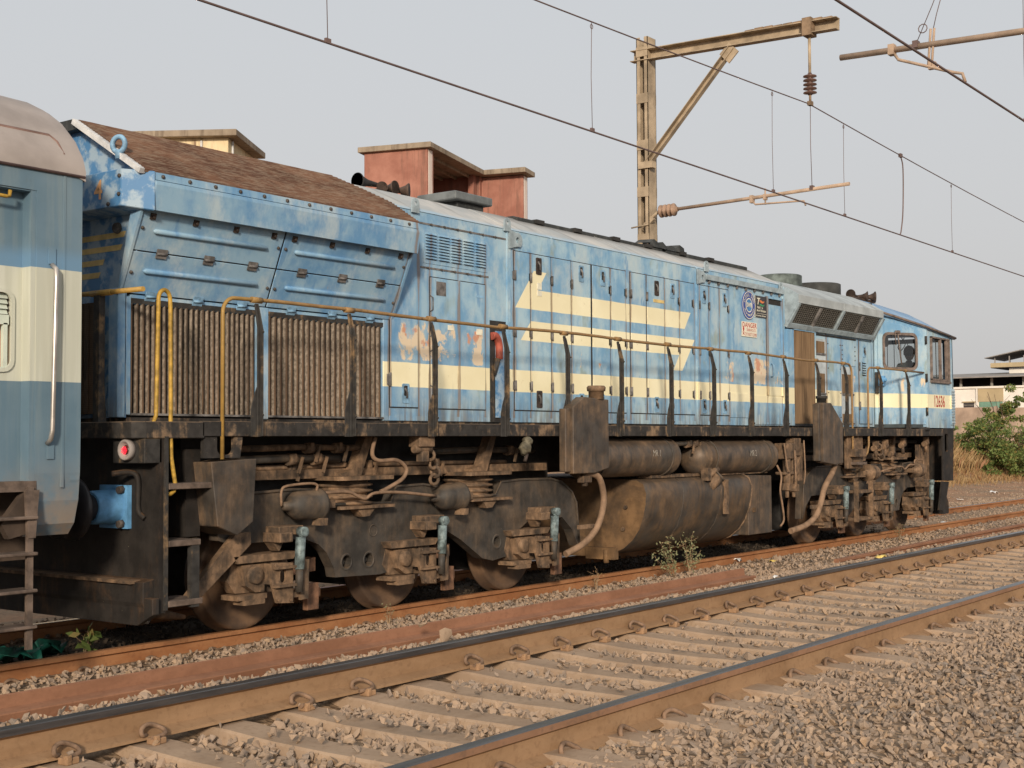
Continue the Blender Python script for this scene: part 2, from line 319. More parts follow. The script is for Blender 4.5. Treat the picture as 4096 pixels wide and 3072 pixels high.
def mk_plaster(name, a, b, stain):
    m = M(name); n = m.noise(1.4, 7, 0.65); s2 = m.noise(1.0, 6, 0.7, m.scale(5, 5, 0.5))
    col = m.mix(m.step(n, 0.35, 0.7), a, b); col = m.mix(m.mul(m.step(s2, 0.47, 0.68), 0.75), col, stain)
    m.bump(m.noise(12, 5), 0.3, 0.01); MAT[name] = m.fin(col, 0.9, 0, 0.2)
mk_plaster('plaster_red', (0.265, 0.115, 0.085), (0.365, 0.175, 0.130), (0.150, 0.085, 0.065))
mk_plaster('plaster_cream', (0.620, 0.500, 0.310), (0.700, 0.580, 0.380), (0.330, 0.245, 0.150))
mk_plaster('concrete_slab', (0.230, 0.182, 0.135), (0.325, 0.265, 0.200), (0.120, 0.090, 0.066))

def mk_coach():
    m = M('coach_paint'); n = m.noise(1.2, 5, 0.6); st = m.noise(1.0, 5, 0.6, m.scale(12, 12, 0.8))
    blue = m.mix(m.step(n, 0.35, 0.7), (0.095, 0.160, 0.212), (0.135, 0.205, 0.262)); blue = m.mix(m.mul(m.step(st, 0.45, 0.72), 0.5), blue, (0.19, 0.24, 0.255)); blue = m.mix(m.mul(m.step(m.noise(3, 6, 0.7), 0.55, 0.72), 0.4), blue, (0.10, 0.13, 0.14))
    up = m.mix(m.mul(m.step(m.z, 2.62, 2.50), m.ma('GREATER_THAN', m.z, 2.4)), blue, (0.130, 0.235, 0.350))
    crm = m.mix(m.step(st, 0.4, 0.7), (0.460, 0.470, 0.395), (0.530, 0.540, 0.465))
    band = m.inside(m.z, 1.672, 2.445)
    col = m.mix(band, up, crm)
    col = m.mix(m.step(m.noise(6, 5, 0.7), 0.755, 0.77), col, (0.20, 0.095, 0.06))
    low = m.mul(m.step(m.z, 1.25, 0.55), 0.8); col = m.mix(m.mul(low, m.step(m.noise(4, 6, 0.7), 0.3, 0.6)), col, (0.30, 0.215, 0.145))
    m.bump(m.noise(4, 3), 0.15, 0.01); MAT['coach_paint'] = m.fin(col, 0.5, 0, 0.4)
mk_coach()
def mk_glass():
    m = M('window_glass'); g = m.n('BsdfGlossy'); g.inputs['Roughness'].default_value = 0.05; t = m.n('BsdfTransparent'); t.inputs[0].default_value = (0.80, 0.84, 0.84, 1)
    mxs = m.n('MixShader'); mxs.inputs[0].default_value = 0.10; m.l(t.outputs[0], mxs.inputs[1]); m.l(g.outputs[0], mxs.inputs[2]); m.l(mxs.outputs[0], m.out.inputs['Surface'])
    MAT['window_glass'] = m.m
mk_glass()
def mk_lamp():
    m = M('lamp_red_led'); m.b.inputs['Emission Color'].default_value = (1, 0.02, 0.04, 1); m.b.inputs['Emission Strength'].default_value = 3.0
    MAT['lamp_red_led'] = m.fin((0.5, 0.01, 0.02), 0.4)
    simple('lamp_lens', (0.10, 0.018, 0.016), 0.2, 0, 0.2, 20)
mk_lamp()
def mk_leaf(name, a, b, c):
    m = M(name); t = m.n('Attribute'); t.attribute_name = 'tint'; q = m.n('SeparateColor'); m.l(t.outputs['Color'], q.inputs[0])
    col = m.mix(q.outputs[0], a, b); col = m.mix(m.step(q.outputs[1], 0.78, 0.9), col, c)
    m.fin(col, 0.6, 0, 0.3); tr = m.n('BsdfTranslucent'); m.l(col, tr.inputs[0]); ms = m.n('MixShader'); ms.inputs[0].default_value = 0.25
    m.l(m.b.outputs[0], ms.inputs[1]); m.l(tr.outputs[0], ms.inputs[2]); m.l(ms.outputs[0], m.out.inputs['Surface']); MAT[name] = m.m
mk_leaf('leaf_green', (0.085, 0.135, 0.035), (0.205, 0.250, 0.075), (0.24, 0.19, 0.06))
mk_leaf('leaf_olive', (0.150, 0.130, 0.060), (0.230, 0.180, 0.085), (0.27, 0.16, 0.08))
mk_leaf('leaf_weed', (0.215, 0.230, 0.120), (0.300, 0.305, 0.170), (0.34, 0.27, 0.14))
mk_leaf('grass_dry', (0.290, 0.190, 0.085), (0.390, 0.260, 0.125), (0.30, 0.15, 0.07))
# ---------------------------------------------------------------- geometry helpers
def V(*a): return Vector(a)
class MB:
    """collects faces in world coordinates; build() makes ONE mesh object of them"""
    def __init__(s): s.v = []; s.f = []; s.mi = []; s.sm = []
    def add(s, vs, fs, mi=0, sm=False):
        k = len(s.v); s.v += [tuple(p) for p in vs]
        for f in fs: s.f.append([i + k for i in f]); s.mi.append(mi); s.sm.append(sm)
        return s
    def box(s, x0, x1, y0, y1, z0, z1, mi=0):
        return s.add([(x, y, z) for x in (x0, x1) for y in (y0, y1) for z in (z0, z1)],
                     [(0, 1, 3, 2), (4, 6, 7, 5), (0, 4, 5, 1), (2, 3, 7, 6), (0, 2, 6, 4), (1, 5, 7, 3)], mi)
    def obox(s, c, size, mat3=None, mi=0):
        c = Vector(c); mat3 = mat3 or Matrix.Identity(3); h = [q / 2 for q in size]
        vs = [c + mat3 @ Vector((sx * h[0], sy * h[1], sz * h[2])) for sx in (-1, 1) for sy in (-1, 1) for sz in (-1, 1)]
        return s.add(vs, [(0, 1, 3, 2), (4, 6, 7, 5), (0, 4, 5, 1), (2, 3, 7, 6), (0, 2, 6, 4), (1, 5, 7, 3)], mi)
    def prism(s, poly, a0, a1, ax='y', mi=0, holes=(), sm=False):
        """poly: (x,z) for ax y, (y,z) for ax x, (x,y) for ax z"""
        def P(u, v, a): return (u, a, v) if ax == 'y' else ((a, u, v) if ax == 'x' else (u, v, a))
        loops = [list(poly)] + [list(h) for h in holes]; flat = [p for l in loops for p in l]
        if holes: tris = tessellate_polygon([[Vector((p[0], p[1], 0)) for p in l] for l in loops])
        else: tris = [tuple(range(len(poly)))]
        n = len(flat); vs = [P(p[0], p[1], a0) for p in flat] + [P(p[0], p[1], a1) for p in flat]
        fs = [tuple(t) for t in tris] + [tuple(i + n for i in reversed(t)) for t in tris]
        s.add(vs, fs, mi); o = 0; side = []
        for l in loops:
            m = len(l)
            for i in range(m): side.append((o + i, o + (i + 1) % m, o + (i + 1) % m + n, o + i + n))
            o += m
        k = len(s.v) - len(vs)
        for f in side: s.f.append([i + k for i in f]); s.mi.append(mi); s.sm.append(sm)
        return s
    def tube(s, path, r, n=8, cap=True, mi=0, radii=None):
        pts = [Vector(p) for p in path]; rings = []; up = None
        for i, p in enumerate(pts):
            d = (pts[min(i + 1, len(pts) - 1)] - pts[max(i - 1, 0)]).normalized()
            if up is None: up = d.orthogonal().normalized()
            up = (up - d * up.dot(d)).normalized() if (up - d * up.dot(d)).length > 1e-6 else d.orthogonal().normalized()
            sd = d.cross(up); rr = radii[i] if radii else r
            rings.append([p + (up * math.cos(2 * math.pi * j / n) + sd * math.sin(2 * math.pi * j / n)) * rr for j in range(n)])
        vs = [q for g in rings for q in g]
        fs = [(i * n + j, i * n + (j + 1) % n, (i + 1) * n + (j + 1) % n, (i + 1) * n + j) for i in range(len(pts) - 1) for j in range(n)]
        s.add(vs, fs, mi, True)
        if cap:
            k = len(s.v) - len(vs)
            s.f.append([k + j for j in reversed(range(n))]); s.mi.append(mi); s.sm.append(False)
            s.f.append([k + (len(pts) - 1) * n + j for j in range(n)]); s.mi.append(mi); s.sm.append(False)
        return s
    def lathe(s, prof, p0, axis, n=20, mi=0, sm=True):
        """prof: list of (t along axis, radius)"""
        p0 = Vector(p0); d = Vector(axis).normalized(); up = d.orthogonal().normalized(); sd = d.cross(up)
        vs = [p0 + d * t + (up * math.cos(2 * math.pi * j / n) + sd * math.sin(2 * math.pi * j / n)) * max(r, 1e-4) for t, r in prof for j in range(n)]
        fs = [(i * n + j, i * n + (j + 1) % n, (i + 1) * n + (j + 1) % n, (i + 1) * n + j) for i in range(len(prof) - 1) for j in range(n)]
        s.add(vs, fs, mi, sm); k = len(s.v) - len(vs)
        if prof[0][1] > 1e-3: s.f.append([k + j for j in reversed(range(n))]); s.mi.append(mi); s.sm.append(False)
        if prof[-1][1] > 1e-3: s.f.append([k + (len(prof) - 1) * n + j for j in range(n)]); s.mi.append(mi); s.sm.append(False)
        return s
    def cyl(s, p0, p1, r, n=16, mi=0):
        d = Vector(p1) - Vector(p0); return s.lathe([(0, r), (d.length, r)], p0, d, n, mi)
    def torus(s, c, axis, R, r, n=18, k=8, mi=0):
        c = Vector(c); d = Vector(axis).normalized(); up = d.orthogonal().normalized(); sd = d.cross(up); vs = []
        for i in range(n):
            a = 2 * math.pi * i / n; e = up * math.cos(a) + sd * math.sin(a)
            for j in range(k):
                b = 2 * math.pi * j / k; vs.append(c + e * (R + r * math.cos(b)) + d * r * math.sin(b))
        return s.add(vs, [(i * k + j, ((i + 1) % n) * k + j, ((i + 1) % n) * k + (j + 1) % k, i * k + (j + 1) % k) for i in range(n) for j in range(k)], mi, True)
    def mesh(s, name, mats, off=(0, 0, 0), bevel=0.0, recalc=True):
        me = bpy.data.meshes.new(name); o = Vector(off)
        me.from_pydata([tuple(Vector(p) - o) for p in s.v], [], s.f)
        for m in mats: me.materials.append(MAT[m])
        me.polygons.foreach_set('material_index', s.mi); me.polygons.foreach_set('use_smooth', s.sm)
        bm = bmesh.new(); bm.from_mesh(me)
        if recalc: bmesh.ops.recalc_face_normals(bm, faces=bm.faces)
        if bevel > 0:
            es = [e for e in bm.edges if len(e.link_faces) == 2 and e.calc_face_angle(0) > 0.6 and e.calc_length() > bevel * 2.5]
            bmesh.ops.bevel(bm, geom=es, offset=bevel, offset_type='OFFSET', segments=1, profile=0.5, affect='EDGES', clamp_overlap=True)
        bm.to_mesh(me); bm.free(); return me

def wloc(o):
    p = Vector((0, 0, 0))
    while o is not None: p = p + o.location; o = o.parent
    return p
def tag(o, label=None, cat=None, group=None, kind=None):
    if label: o['label'] = label
    if cat: o['category'] = cat
    if group: o['group'] = group
    if kind: o['kind'] = kind
    return o
def thing(name, loc, label, cat, group=None):
    o = bpy.data.objects.new(name, None); COL.objects.link(o); o.location = loc; o.empty_display_size = 0.3
    return tag(o, label, cat, group)
def part(name, mb, mats, parent=None, bevel=0.0, label=None, recalc=True):
    mats = [mats] if isinstance(mats, str) else mats
    off = wloc(parent) if parent else (0, 0, 0)
    o = bpy.data.objects.new(name, mb.mesh(name, mats, off, bevel, recalc)); COL.objects.link(o); o.parent = parent
    if label: o['label'] = label
    return o
def solo(name, mb, mats, base, label, cat, group=None, bevel=0.0):
    """a top-level thing that is one mesh, its origin at base"""
    mats = [mats] if isinstance(mats, str) else mats
    o = bpy.data.objects.new(name, mb.mesh(name, mats, base, bevel)); COL.objects.link(o); o.location = base
    return tag(o, label, cat, group)
def inst(name, me, parent, loc, rot=None, scale=None):
    """loc in world coordinates; shares mesh data"""
    o = bpy.data.objects.new(name, me); COL.objects.link(o); o.parent = parent
    o.location = Vector(loc) - (wloc(parent) if parent else Vector((0, 0, 0)))
    if rot: o.rotation_euler = rot
    if scale: o.scale = scale
    return o
def arc(c, r, a0, a1, n, pl='xz', y=0.0):
    out = []
    for i in range(n + 1):
        a = math.radians(a0 + (a1 - a0) * i / n); u, v = c[0] + r * math.cos(a), c[1] + r * math.sin(a)
        out.append((u, v)); 
    return out
def circ(cx, cz, r, n=16, rx=None): return [(cx + (rx or r) * math.cos(2 * math.pi * i / n), cz + r * math.sin(2 * math.pi * i / n)) for i in range(n)]
def rrect(x0, x1, z0, z1, r, n=4):
    p = []
    for cx, cz, a in ((x1 - r, z1 - r, 0), (x0 + r, z1 - r, 90), (x0 + r, z0 + r, 180), (x1 - r, z0 + r, 270)): p += arc((cx, cz), r, a, a + 90, n)
    return p
def smooth_path(pts, n=6):
    """Catmull-Rom through the points"""
    P = [Vector(p) for p in pts]; P = [P[0] * 2 - P[1]] + P + [P[-1] * 2 - P[-2]]; out = []
    for i in range(1, len(P) - 2):
        for k in range(n):
            t = k / n; a, b, c, d = P[i - 1:i + 3]
            out.append(0.5 * (2 * b + (c - a) * t + (2 * a - 5 * b + 4 * c - d) * t * t + (3 * b - a - 3 * c + d) * t ** 3))
    out.append(P[-2]); return out
def text_mb(txt, size, origin, right, up, depth=0.002, bold=0.0, align='CENTER', sx=1.0):
    """lettering as thin geometry on a plane"""
    cu = bpy.data.curves.new('t', 'FONT'); cu.body = txt; cu.size = size; cu.align_x = align; cu.align_y = 'CENTER'; cu.offset = bold; cu.resolution_u = 2
    ob = bpy.data.objects.new('t', cu); COL.objects.link(ob); dg = bpy.context.evaluated_depsgraph_get(); dg.update()
    me = ob.evaluated_get(dg).to_mesh(); r = Vector(right).normalized(); u = Vector(up).normalized(); n = r.cross(u); o = Vector(origin); mb = MB()
    mb.add([o + r * (v.co.x * sx) + u * v.co.y + n * depth for v in me.vertices], [tuple(p.vertices) for p in me.polygons])
    ob.evaluated_get(dg).to_mesh_clear(); bpy.data.objects.remove(ob); bpy.data.curves.remove(cu); return mb
def join(*ms):
    a = MB()
    for m in ms:
        k = len(a.v); a.v += m.v; a.f += [[i + k for i in f] for f in m.f]; a.mi += m.mi; a.sm += m.sm
    return a

# ---------------------------------------------------------------- ground
RZ = -0.335                       # rail top of the locomotive's track; near track rail top is z=0
def gz(x, y):
    pts = ((-400, -0.9), (-6, -0.75), (0.2, -0.60), (1.6, -0.34), (2.6, -0.215), (3.45, -0.215), (3.70, -0.262), (5.30, -0.262), (5.50, -0.215), (6.35, -0.225), (7.5, -0.455), (11.7, -0.475), (12.6, -0.60), (15.6, -0.55), (17.0, -0.42), (19.0, 0.60), (21, 0.9), (2000, 1.5))
    for (a, za), (b, zb) in zip(pts, pts[1:]):
        if y <= b: return za + (zb - za) * (y - a) / (b - a) + (0.02 * math.sin(x * 1.7 + y) if y > 11.7 else 0)
    return 0
def build_ground():
    xs = [-900, -300, -100, -40] + [-20 + 2.0 * i for i in range(61)] + [120, 160, 260, 600, 1600]
    ys = [-900, -200, -60, -20, -8, -3, 0.2, 1.0, 1.6, 2.1, 2.6, 3.45, 3.70, 4.5, 5.30, 5.50, 6.35, 6.9, 7.5, 8.3, 9.6, 11, 11.7, 12.2, 12.6, 14, 15.6, 16.2, 17.0, 17.6, 18.3, 19, 20, 21, 24, 40, 120, 500, 1600]
    mb = MB(); n = len(ys); mb.add([(x, y, gz(x, y)) for x in xs for y in ys], [(i * n + j, (i + 1) * n + j, (i + 1) * n + j + 1, i * n + j + 1) for i in range(len(xs) - 1) for j in range(n - 1)], 0, True)
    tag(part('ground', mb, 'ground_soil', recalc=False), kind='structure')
build_ground()

# ---------------------------------------------------------------- tracks
HEAD = 0.036
def rail_prof(zt):
    h = HEAD; return [(-h, zt - 0.004), (-h + 0.006, zt), (h - 0.006, zt), (h, zt - 0.004), (h, zt - 0.034), (0.009, zt - 0.05), (0.009, zt - 0.135), (0.072, zt - 0.158), (0.075, zt - 0.172),
                      (-0.075, zt - 0.172), (-0.072, zt - 0.158), (-0.009, zt - 0.135), (-0.009, zt - 0.05), (-h, zt - 0.034)]
def rail_mb(y, zt, x0, x1, step=0):
    pr = rail_prof(zt); mb = MB(); n = len(pr); xs = [x0, x1] if not step else [x0 + (x1 - x0) * i / step for i in range(step + 1)]
    vs = [(x, y + p[0], p[1]) for x in xs for p in pr]; mb.add(vs, [])
    for i in range(len(xs) - 1):
        for j in range(n):
            mi = 1 if j in (0, 1, 2) else (2 if j in (3, 13) else 0)
            mb.f.append([i * n + j, i * n + (j + 1) % n, (i + 1) * n + (j + 1) % n, (i + 1) * n + j]); mb.mi.append(mi); mb.sm.append(False)
    mb.f.append(list(range(n))); mb.mi.append(0); mb.sm.append(False)
    mb.f.append([(len(xs) - 1) * n + j for j in reversed(range(n))]); mb.mi.append(0); mb.sm.append(False)
    return mb
def clip_mesh():
    mb = MB(); p = [(-0.055, -0.075, 0.0), (0.0, -0.075, 0.004), (0.045, -0.072, 0.012), (0.068, -0.052, 0.030), (0.060, -0.020, 0.052), (0.025, 0.0, 0.074), (-0.02, 0.0, 0.080), (-0.058, -0.005, 0.062), (-0.068, -0.012, 0.030), (-0.05, -0.010, 0.012), (-0.02, 0.0, 0.006)]
    p = [(q[0] * 0.86, q[1] * 0.92, q[2] * 0.66) for q in p]; mb.tube(smooth_path(p, 4), 0.0120, 7)
    return mb.mesh('elastic_clip', ['clip_steel'])
def seat_mesh():
    mb = MB(); mb.obox((0, -0.062, -0.012), (0.075, 0.06, 0.03)); mb.obox((-0.02, -0.088, -0.005), (0.03, 0.02, 0.045)); mb.cyl((-0.02, -0.10, 0.0), (-0.02, -0.06, 0.0), 0.016, 8)
    return mb.mesh('clip_seat', ['clip_dusty'], bevel=0.004)
CLIP = clip_mesh(); SEAT = seat_mesh()
def sleeper_mesh(mat, hw=0.112, dip=0.020):
    ys = [-1.375, -1.30, -1.0, -0.72, -0.40, 0.0, 0.40, 0.72, 1.0, 1.30, 1.375]
    zt = [-0.03, -0.012, 0.0, 0.0, -dip, -dip * 1.2, -dip, 0.0, 0.0, -0.012, -0.03]
    vs = []; fs = []
    for y, z in zip(ys, zt):
        k = hw * (0.9 if abs(y) < 0.5 else 1.0)
        vs += [(-k - 0.02, y, -0.20), (-k, y, z - 0.012), (-k + 0.012, y, z), (k - 0.012, y, z), (k, y, z - 0.012), (k + 0.02, y, -0.20)]
    for i in range(len(ys) - 1):
        for j in range(5): fs.append((i * 6 + j, (i + 1) * 6 + j, (i + 1) * 6 + j + 1, i * 6 + j + 1))
    fs += [tuple(range(6)), tuple(60 + j for j in reversed(range(6)))]
    mb = MB(); mb.add(vs, fs); return mb.mesh('sleeper', [mat])
SLEEP = sleeper_mesh('sleeper_concrete')
def build_track(name, yn, zn, yf, zf, x0, x1, sp, ph, label, mats_n, mats_f, zs, clips, missing=()):
    t = thing(name, (10, (yn + yf) / 2, zs), label, 'track')
    part('rail', rail_mb(yn, zn, -40, 260), mats_n, t); part('rail', rail_mb(yf, zf, -40, 260), mats_f, t)
    k0 = int((x0 - ph) / sp); k1 = int((x1 - ph) / sp); rnd = random.Random(3)
    for k in range(k0, k1 + 1):
        x = ph + k * sp; s = inst('sleeper', SLEEP, t, (x, (yn + yf) / 2, (zs) + rnd.uniform(-0.006, 0.004)), (rnd.uniform(-0.006, 0.006), 0, rnd.uniform(-0.012, 0.012)))
        for q, (yy, zr, sg) in enumerate(((yn, zn, 1), (yf, zf, 1), (yn, zn, -1), (yf, zf, -1))):
            if q >= clips or (k, q) in missing: continue
            fl = 1 if sg > 0 else -1
            c = bpy.data.objects.new('elastic_clip', CLIP); COL.objects.link(c); c.parent = s
            c.location = (rnd.uniform(-0.012, 0.012), yy - (yn + yf) / 2 - fl * 0.055, zr - 0.155 - zs); c.rotation_euler = (0, 0, (0 if fl > 0 else math.pi) + rnd.uniform(-0.28, 0.28))
            d = bpy.data.objects.new('clip_seat', SEAT); COL.objects.link(d); d.parent = s; d.location = (0, c.location.y, zr - 0.158 - zs); d.rotation_euler = (0, 0, 0 if fl > 0 else math.pi)
    return t
YD = 5.382; YN = YD - 1.745; YL = 8.751; YLF = YL + 1.745
build_track('railway_track', YN, -0.049, YD, 0.0, 1.2, 27, 0.494, 11.611, 'near track with polished dark railhead on tan concrete sleepers in stone ballast',
            ['rail_tan', 'rail_steel', 'rail_head_brown'], ['rail_tan', 'rail_steel', 'rail_side'], -0.185, 3, missing=((-9, 0), (-4, 0), (-11, 1), (-14, 1), (3, 0)))
build_track('railway_track', YL, RZ, YLF, RZ, 0.5, 52, 0.62, 11.2, 'rusty brown track that the blue locomotive stands on, half buried in ballast',
            ['rail_rust', 'rail_rust', 'rail_rust'], ['rail_rust', 'rail_steel', 'rail_rust'], RZ - 0.178, 2)
def loose_rail(x0, y0, x1, y1, z0, label, tilt):
    # a rail lying on its side: profile turned so that foot and head both show
    pr = rail_prof(0.075); a = Vector((x0, y0, z0)); b = Vector((x1, y1, z0)); d = (b - a).normalized(); sd = Vector((-d.y, d.x, 0)); mb = MB(); n = len(pr); vs = []
    ct, st = math.cos(tilt), math.sin(tilt); N = 8
    for i in range(N + 1):
        q = a.lerp(b, i / N); w = 0.012 * math.sin(i * 1.3)
        vs += [q + sd * (p[0] * ct - p[1] * st + w) + V(0, 0, 1) * (p[0] * st + p[1] * ct + 0.012 * math.sin(i * 0.9)) for p in pr]
    mb.add(vs, [(i * n + j, i * n + (j + 1) % n, (i + 1) * n + (j + 1) % n, (i + 1) * n + j) for i in range(N) for j in range(n)] + [tuple(range(n)), tuple(N * n + j for j in reversed(range(n)))])
    solo('loose_rail', mb, 'rail_red', (x0, y0, z0 - 0.1), label, 'rail')
loose_rail(-6, 6.80, 13.12, 6.64, -0.228, 'long loose rust red rail on its side ending beside the weed', 1.80)
loose_rail(15.62, 6.72, 40, 7.05, -0.290, 'loose rusty rail half sunk in ballast, starting beyond the weed', 0.05)

# ---------------------------------------------------------------- ballast stones
def rock_variants(n=18):
    out = []; rnd = random.Random(5)
    for _ in range(n):
        bm = bmesh.new()
        for i in range(rnd.randint(8, 12)):
            d = Vector((rnd.gauss(0, 1), rnd.gauss(0, 1), rnd.gauss(0, 1))).normalized(); r = rnd.uniform(0.72, 1.0)
            bm.verts.new((d.x * r * rnd.uniform(0.95, 1.25), d.y * r * 0.85, d.z * r * 0.60))
        bmesh.ops.convex_hull(bm, input=bm.verts)
        for v in [v for v in bm.verts if not v.link_faces]: bm.verts.remove(v)
        bm.verts.index_update(); bmesh.ops.triangulate(bm, faces=bm.faces)
        out.append((np.array([v.co[:] for v in bm.verts]), np.array([[v.index for v in f.verts] for f in bm.faces]))); bm.free()
    return out
def stones(name, pts, sizes, seed, label, tone):
    rng = np.random.default_rng(seed); var = rock_variants(); N = len(pts); VS = []; FS = []; TS = []; k = 0
    which = rng.integers(0, len(var), N)
    for w, (rv, rf) in enumerate(var):
        idx = np.where(which == w)[0]; m = len(idx)
        if not m: continue
        q = rng.normal(size=(m, 4)); q /= np.linalg.norm(q, axis=1)[:, None]; a, b, c, d = q.T
        R = np.stack([np.stack([1 - 2 * (c * c + d * d), 2 * (b * c - a * d), 2 * (b * d + a * c)], 1), np.stack([2 * (b * c + a * d), 1 - 2 * (b * b + d * d), 2 * (c * d - a * b)], 1), np.stack([2 * (b * d - a * c), 2 * (c * d + a * b), 1 - 2 * (b * b + c * c)], 1)], 1)
        P = np.einsum('mij,vj->mvi', R, rv) * sizes[idx][:, None, None] + pts[idx][:, None, :]
        nv = len(rv); VS.append(P.reshape(-1, 3)); FS.append((rf[None] + (np.arange(m) * nv)[:, None, None] + k).reshape(-1, 3)); k += m * nv
        t = rng.random(m); tn = np.array(tone); base = tn[rng.integers(0, len(tn), m)] * (0.78 + 0.44 * t)[:, None]
        TS.append(np.repeat(np.concatenate([base, np.ones((m, 1))], 1), nv, 0))
    VS = np.concatenate(VS); FS = np.concatenate(FS); TS = np.concatenate(TS)
    me = bpy.data.meshes.new(name); me.vertices.add(len(VS)); me.vertices.foreach_set('co', VS.astype(np.float32).ravel())
    me.loops.add(len(FS) * 3); me.loops.foreach_set('vertex_index', FS.astype(np.int32).ravel()); me.polygons.add(len(FS))
    me.polygons.foreach_set('loop_start', np.arange(0, len(FS) * 3, 3, dtype=np.int32)); me.update(calc_edges=True); me.shade_flat()
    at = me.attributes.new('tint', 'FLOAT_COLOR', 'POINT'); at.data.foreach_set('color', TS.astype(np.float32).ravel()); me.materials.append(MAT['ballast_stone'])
    o = bpy.data.objects.new(name, me); COL.objects.link(o); tag(o, label, 'ballast', kind='stuff'); return o
def build_ballast():
    rng = np.random.default_rng(11); gzv = np.vectorize(gz)
    tone = [(0.270, 0.205, 0.155), (0.310, 0.228, 0.165), (0.225, 0.182, 0.148), (0.340, 0.255, 0.185), (0.240, 0.192, 0.158), (0.350, 0.245, 0.160), (0.200, 0.172, 0.150)]
    def field(x0, x1, y0, y1, dens, s0, s1, lift=0.0):
        n = int((x1 - x0) * (y1 - y0) * dens); x = rng.uniform(x0, x1, n); y = rng.uniform(y0, y1, n); s = rng.uniform(s0, s1, n) * np.where(rng.random(n) < 0.06, 1.5, 1.0)
        return x, y, gzv(x, y) + lift + rng.uniform(-0.012, 0.02, n), s
    X = []
    def keep(f, m): X.append(tuple(a[m] for a in f))
    # foreground shoulder
    f = field(2.5, 14, 0.2, YN - 0.10, 860, 0.012, 0.033, 0.004); keep(f, f[0] > 2.5)
    f = field(14, 30, -1.0, YN - 0.10, 360, 0.016, 0.036, 0.004); keep(f, f[0] > 2.5)
    # cribs between the near rails: keep sleepers clear
    def crib(f, yc, sp, ph, hw, zlift):
        x, y, z, s = f; d = np.abs((x - ph + sp / 2) % sp - sp / 2); on = d < hw
        spill = rng.random(len(x)) < np.where(np.abs(y - yc) < 0.5, 0.16, 0.04)
        keep((x, y, z + np.where(on, 0.082, zlift), s * np.where(on, 0.85, 1.0)), (~on) | spill)
    crib(field(2.0, 14, YN + 0.08, YD - 0.07, 600, 0.018, 0.040), (YN + YD) / 2, 0.494, 11.611, 0.090, 0.018)
    crib(field(14, 30, YN + 0.08, YD - 0.07, 420, 0.018, 0.038), (YN + YD) / 2, 0.494, 11.611, 0.090, 0.016)
    # strip between dark rail, loose rails and the locomotive's rail
    f = field(1.5, 16, YD + 0.09, 8.64, 480, 0.014, 0.036, 0.006); keep(f, (np.abs(f[1] - 6.72) > 0.15) | (f[0] > 13.1))
    f = field(16, 48, YD + 0.09, 8.64, 170, 0.020, 0.042, 0.006); keep(f, np.abs(f[1] - 6.85) > 0.12)
    # heaped grey stones along the back of the dark rail
    n = 2600; x = rng.uniform(1.5, 13.2, n); y = YD + 0.10 + np.abs(rng.normal(0, 0.33, n)); z = gzv(x, y) + 0.05 * np.exp(-(y - YD) / 0.35) + 0.02; keep((x, y, z, rng.uniform(0.018, 0.040, n)), y < 6.52)
    # under and beyond the locomotive
    f = field(1, 20, 8.85, 11.6, 130, 0.018, 0.036); keep(f, f[0] > 0)
    f = field(20, 56, 8.85, 10.4, 130, 0.018, 0.036); keep(f, np.abs((f[0] - 11.2 + 0.31) % 0.62 - 0.31) > 0.13)
    f = field(20, 60, 10.6, 13.2, 150, 0.018, 0.036); keep(f, f[0] > 0)
    f = field(24, 60, 13.2, 16.5, 26, 0.016, 0.034); keep(f, f[0] > 0)
    x, y, z, s = (np.concatenate([q[i] for q in X]) for i in range(4))
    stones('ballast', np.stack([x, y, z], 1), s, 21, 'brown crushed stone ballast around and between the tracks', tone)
build_ballast()
def single_stones():
    rnd = random.Random(9); var = rock_variants(6)
    spots = [((7.45, 6.16, -0.13), 0.075, 1.7, 'upright pointed tan stone against the loose rail'), ((7.62, 6.52, -0.10), 0.045, 1.0, 'tan stone lying on the web of the loose rail'),
             ((5.05, 7.62, -0.43), 0.085, 1.1, 'pale angular stone leaning on the rusty rail foot'), ((14.95, 8.38, -0.42), 0.06, 1.0, 'rounded tan stone at the foot of the weed')]
    for (p, s, zs, lab), (rv, rf) in zip(spots, var):
        mb = MB(); mb.add([(p[0] + v[0] * s, p[1] + v[1] * s, p[2] + v[2] * s * zs) for v in rv], [tuple(f) for f in rf])
        solo('stone', mb, 'sleeper_concrete', p, lab, 'stone')
single_stones()
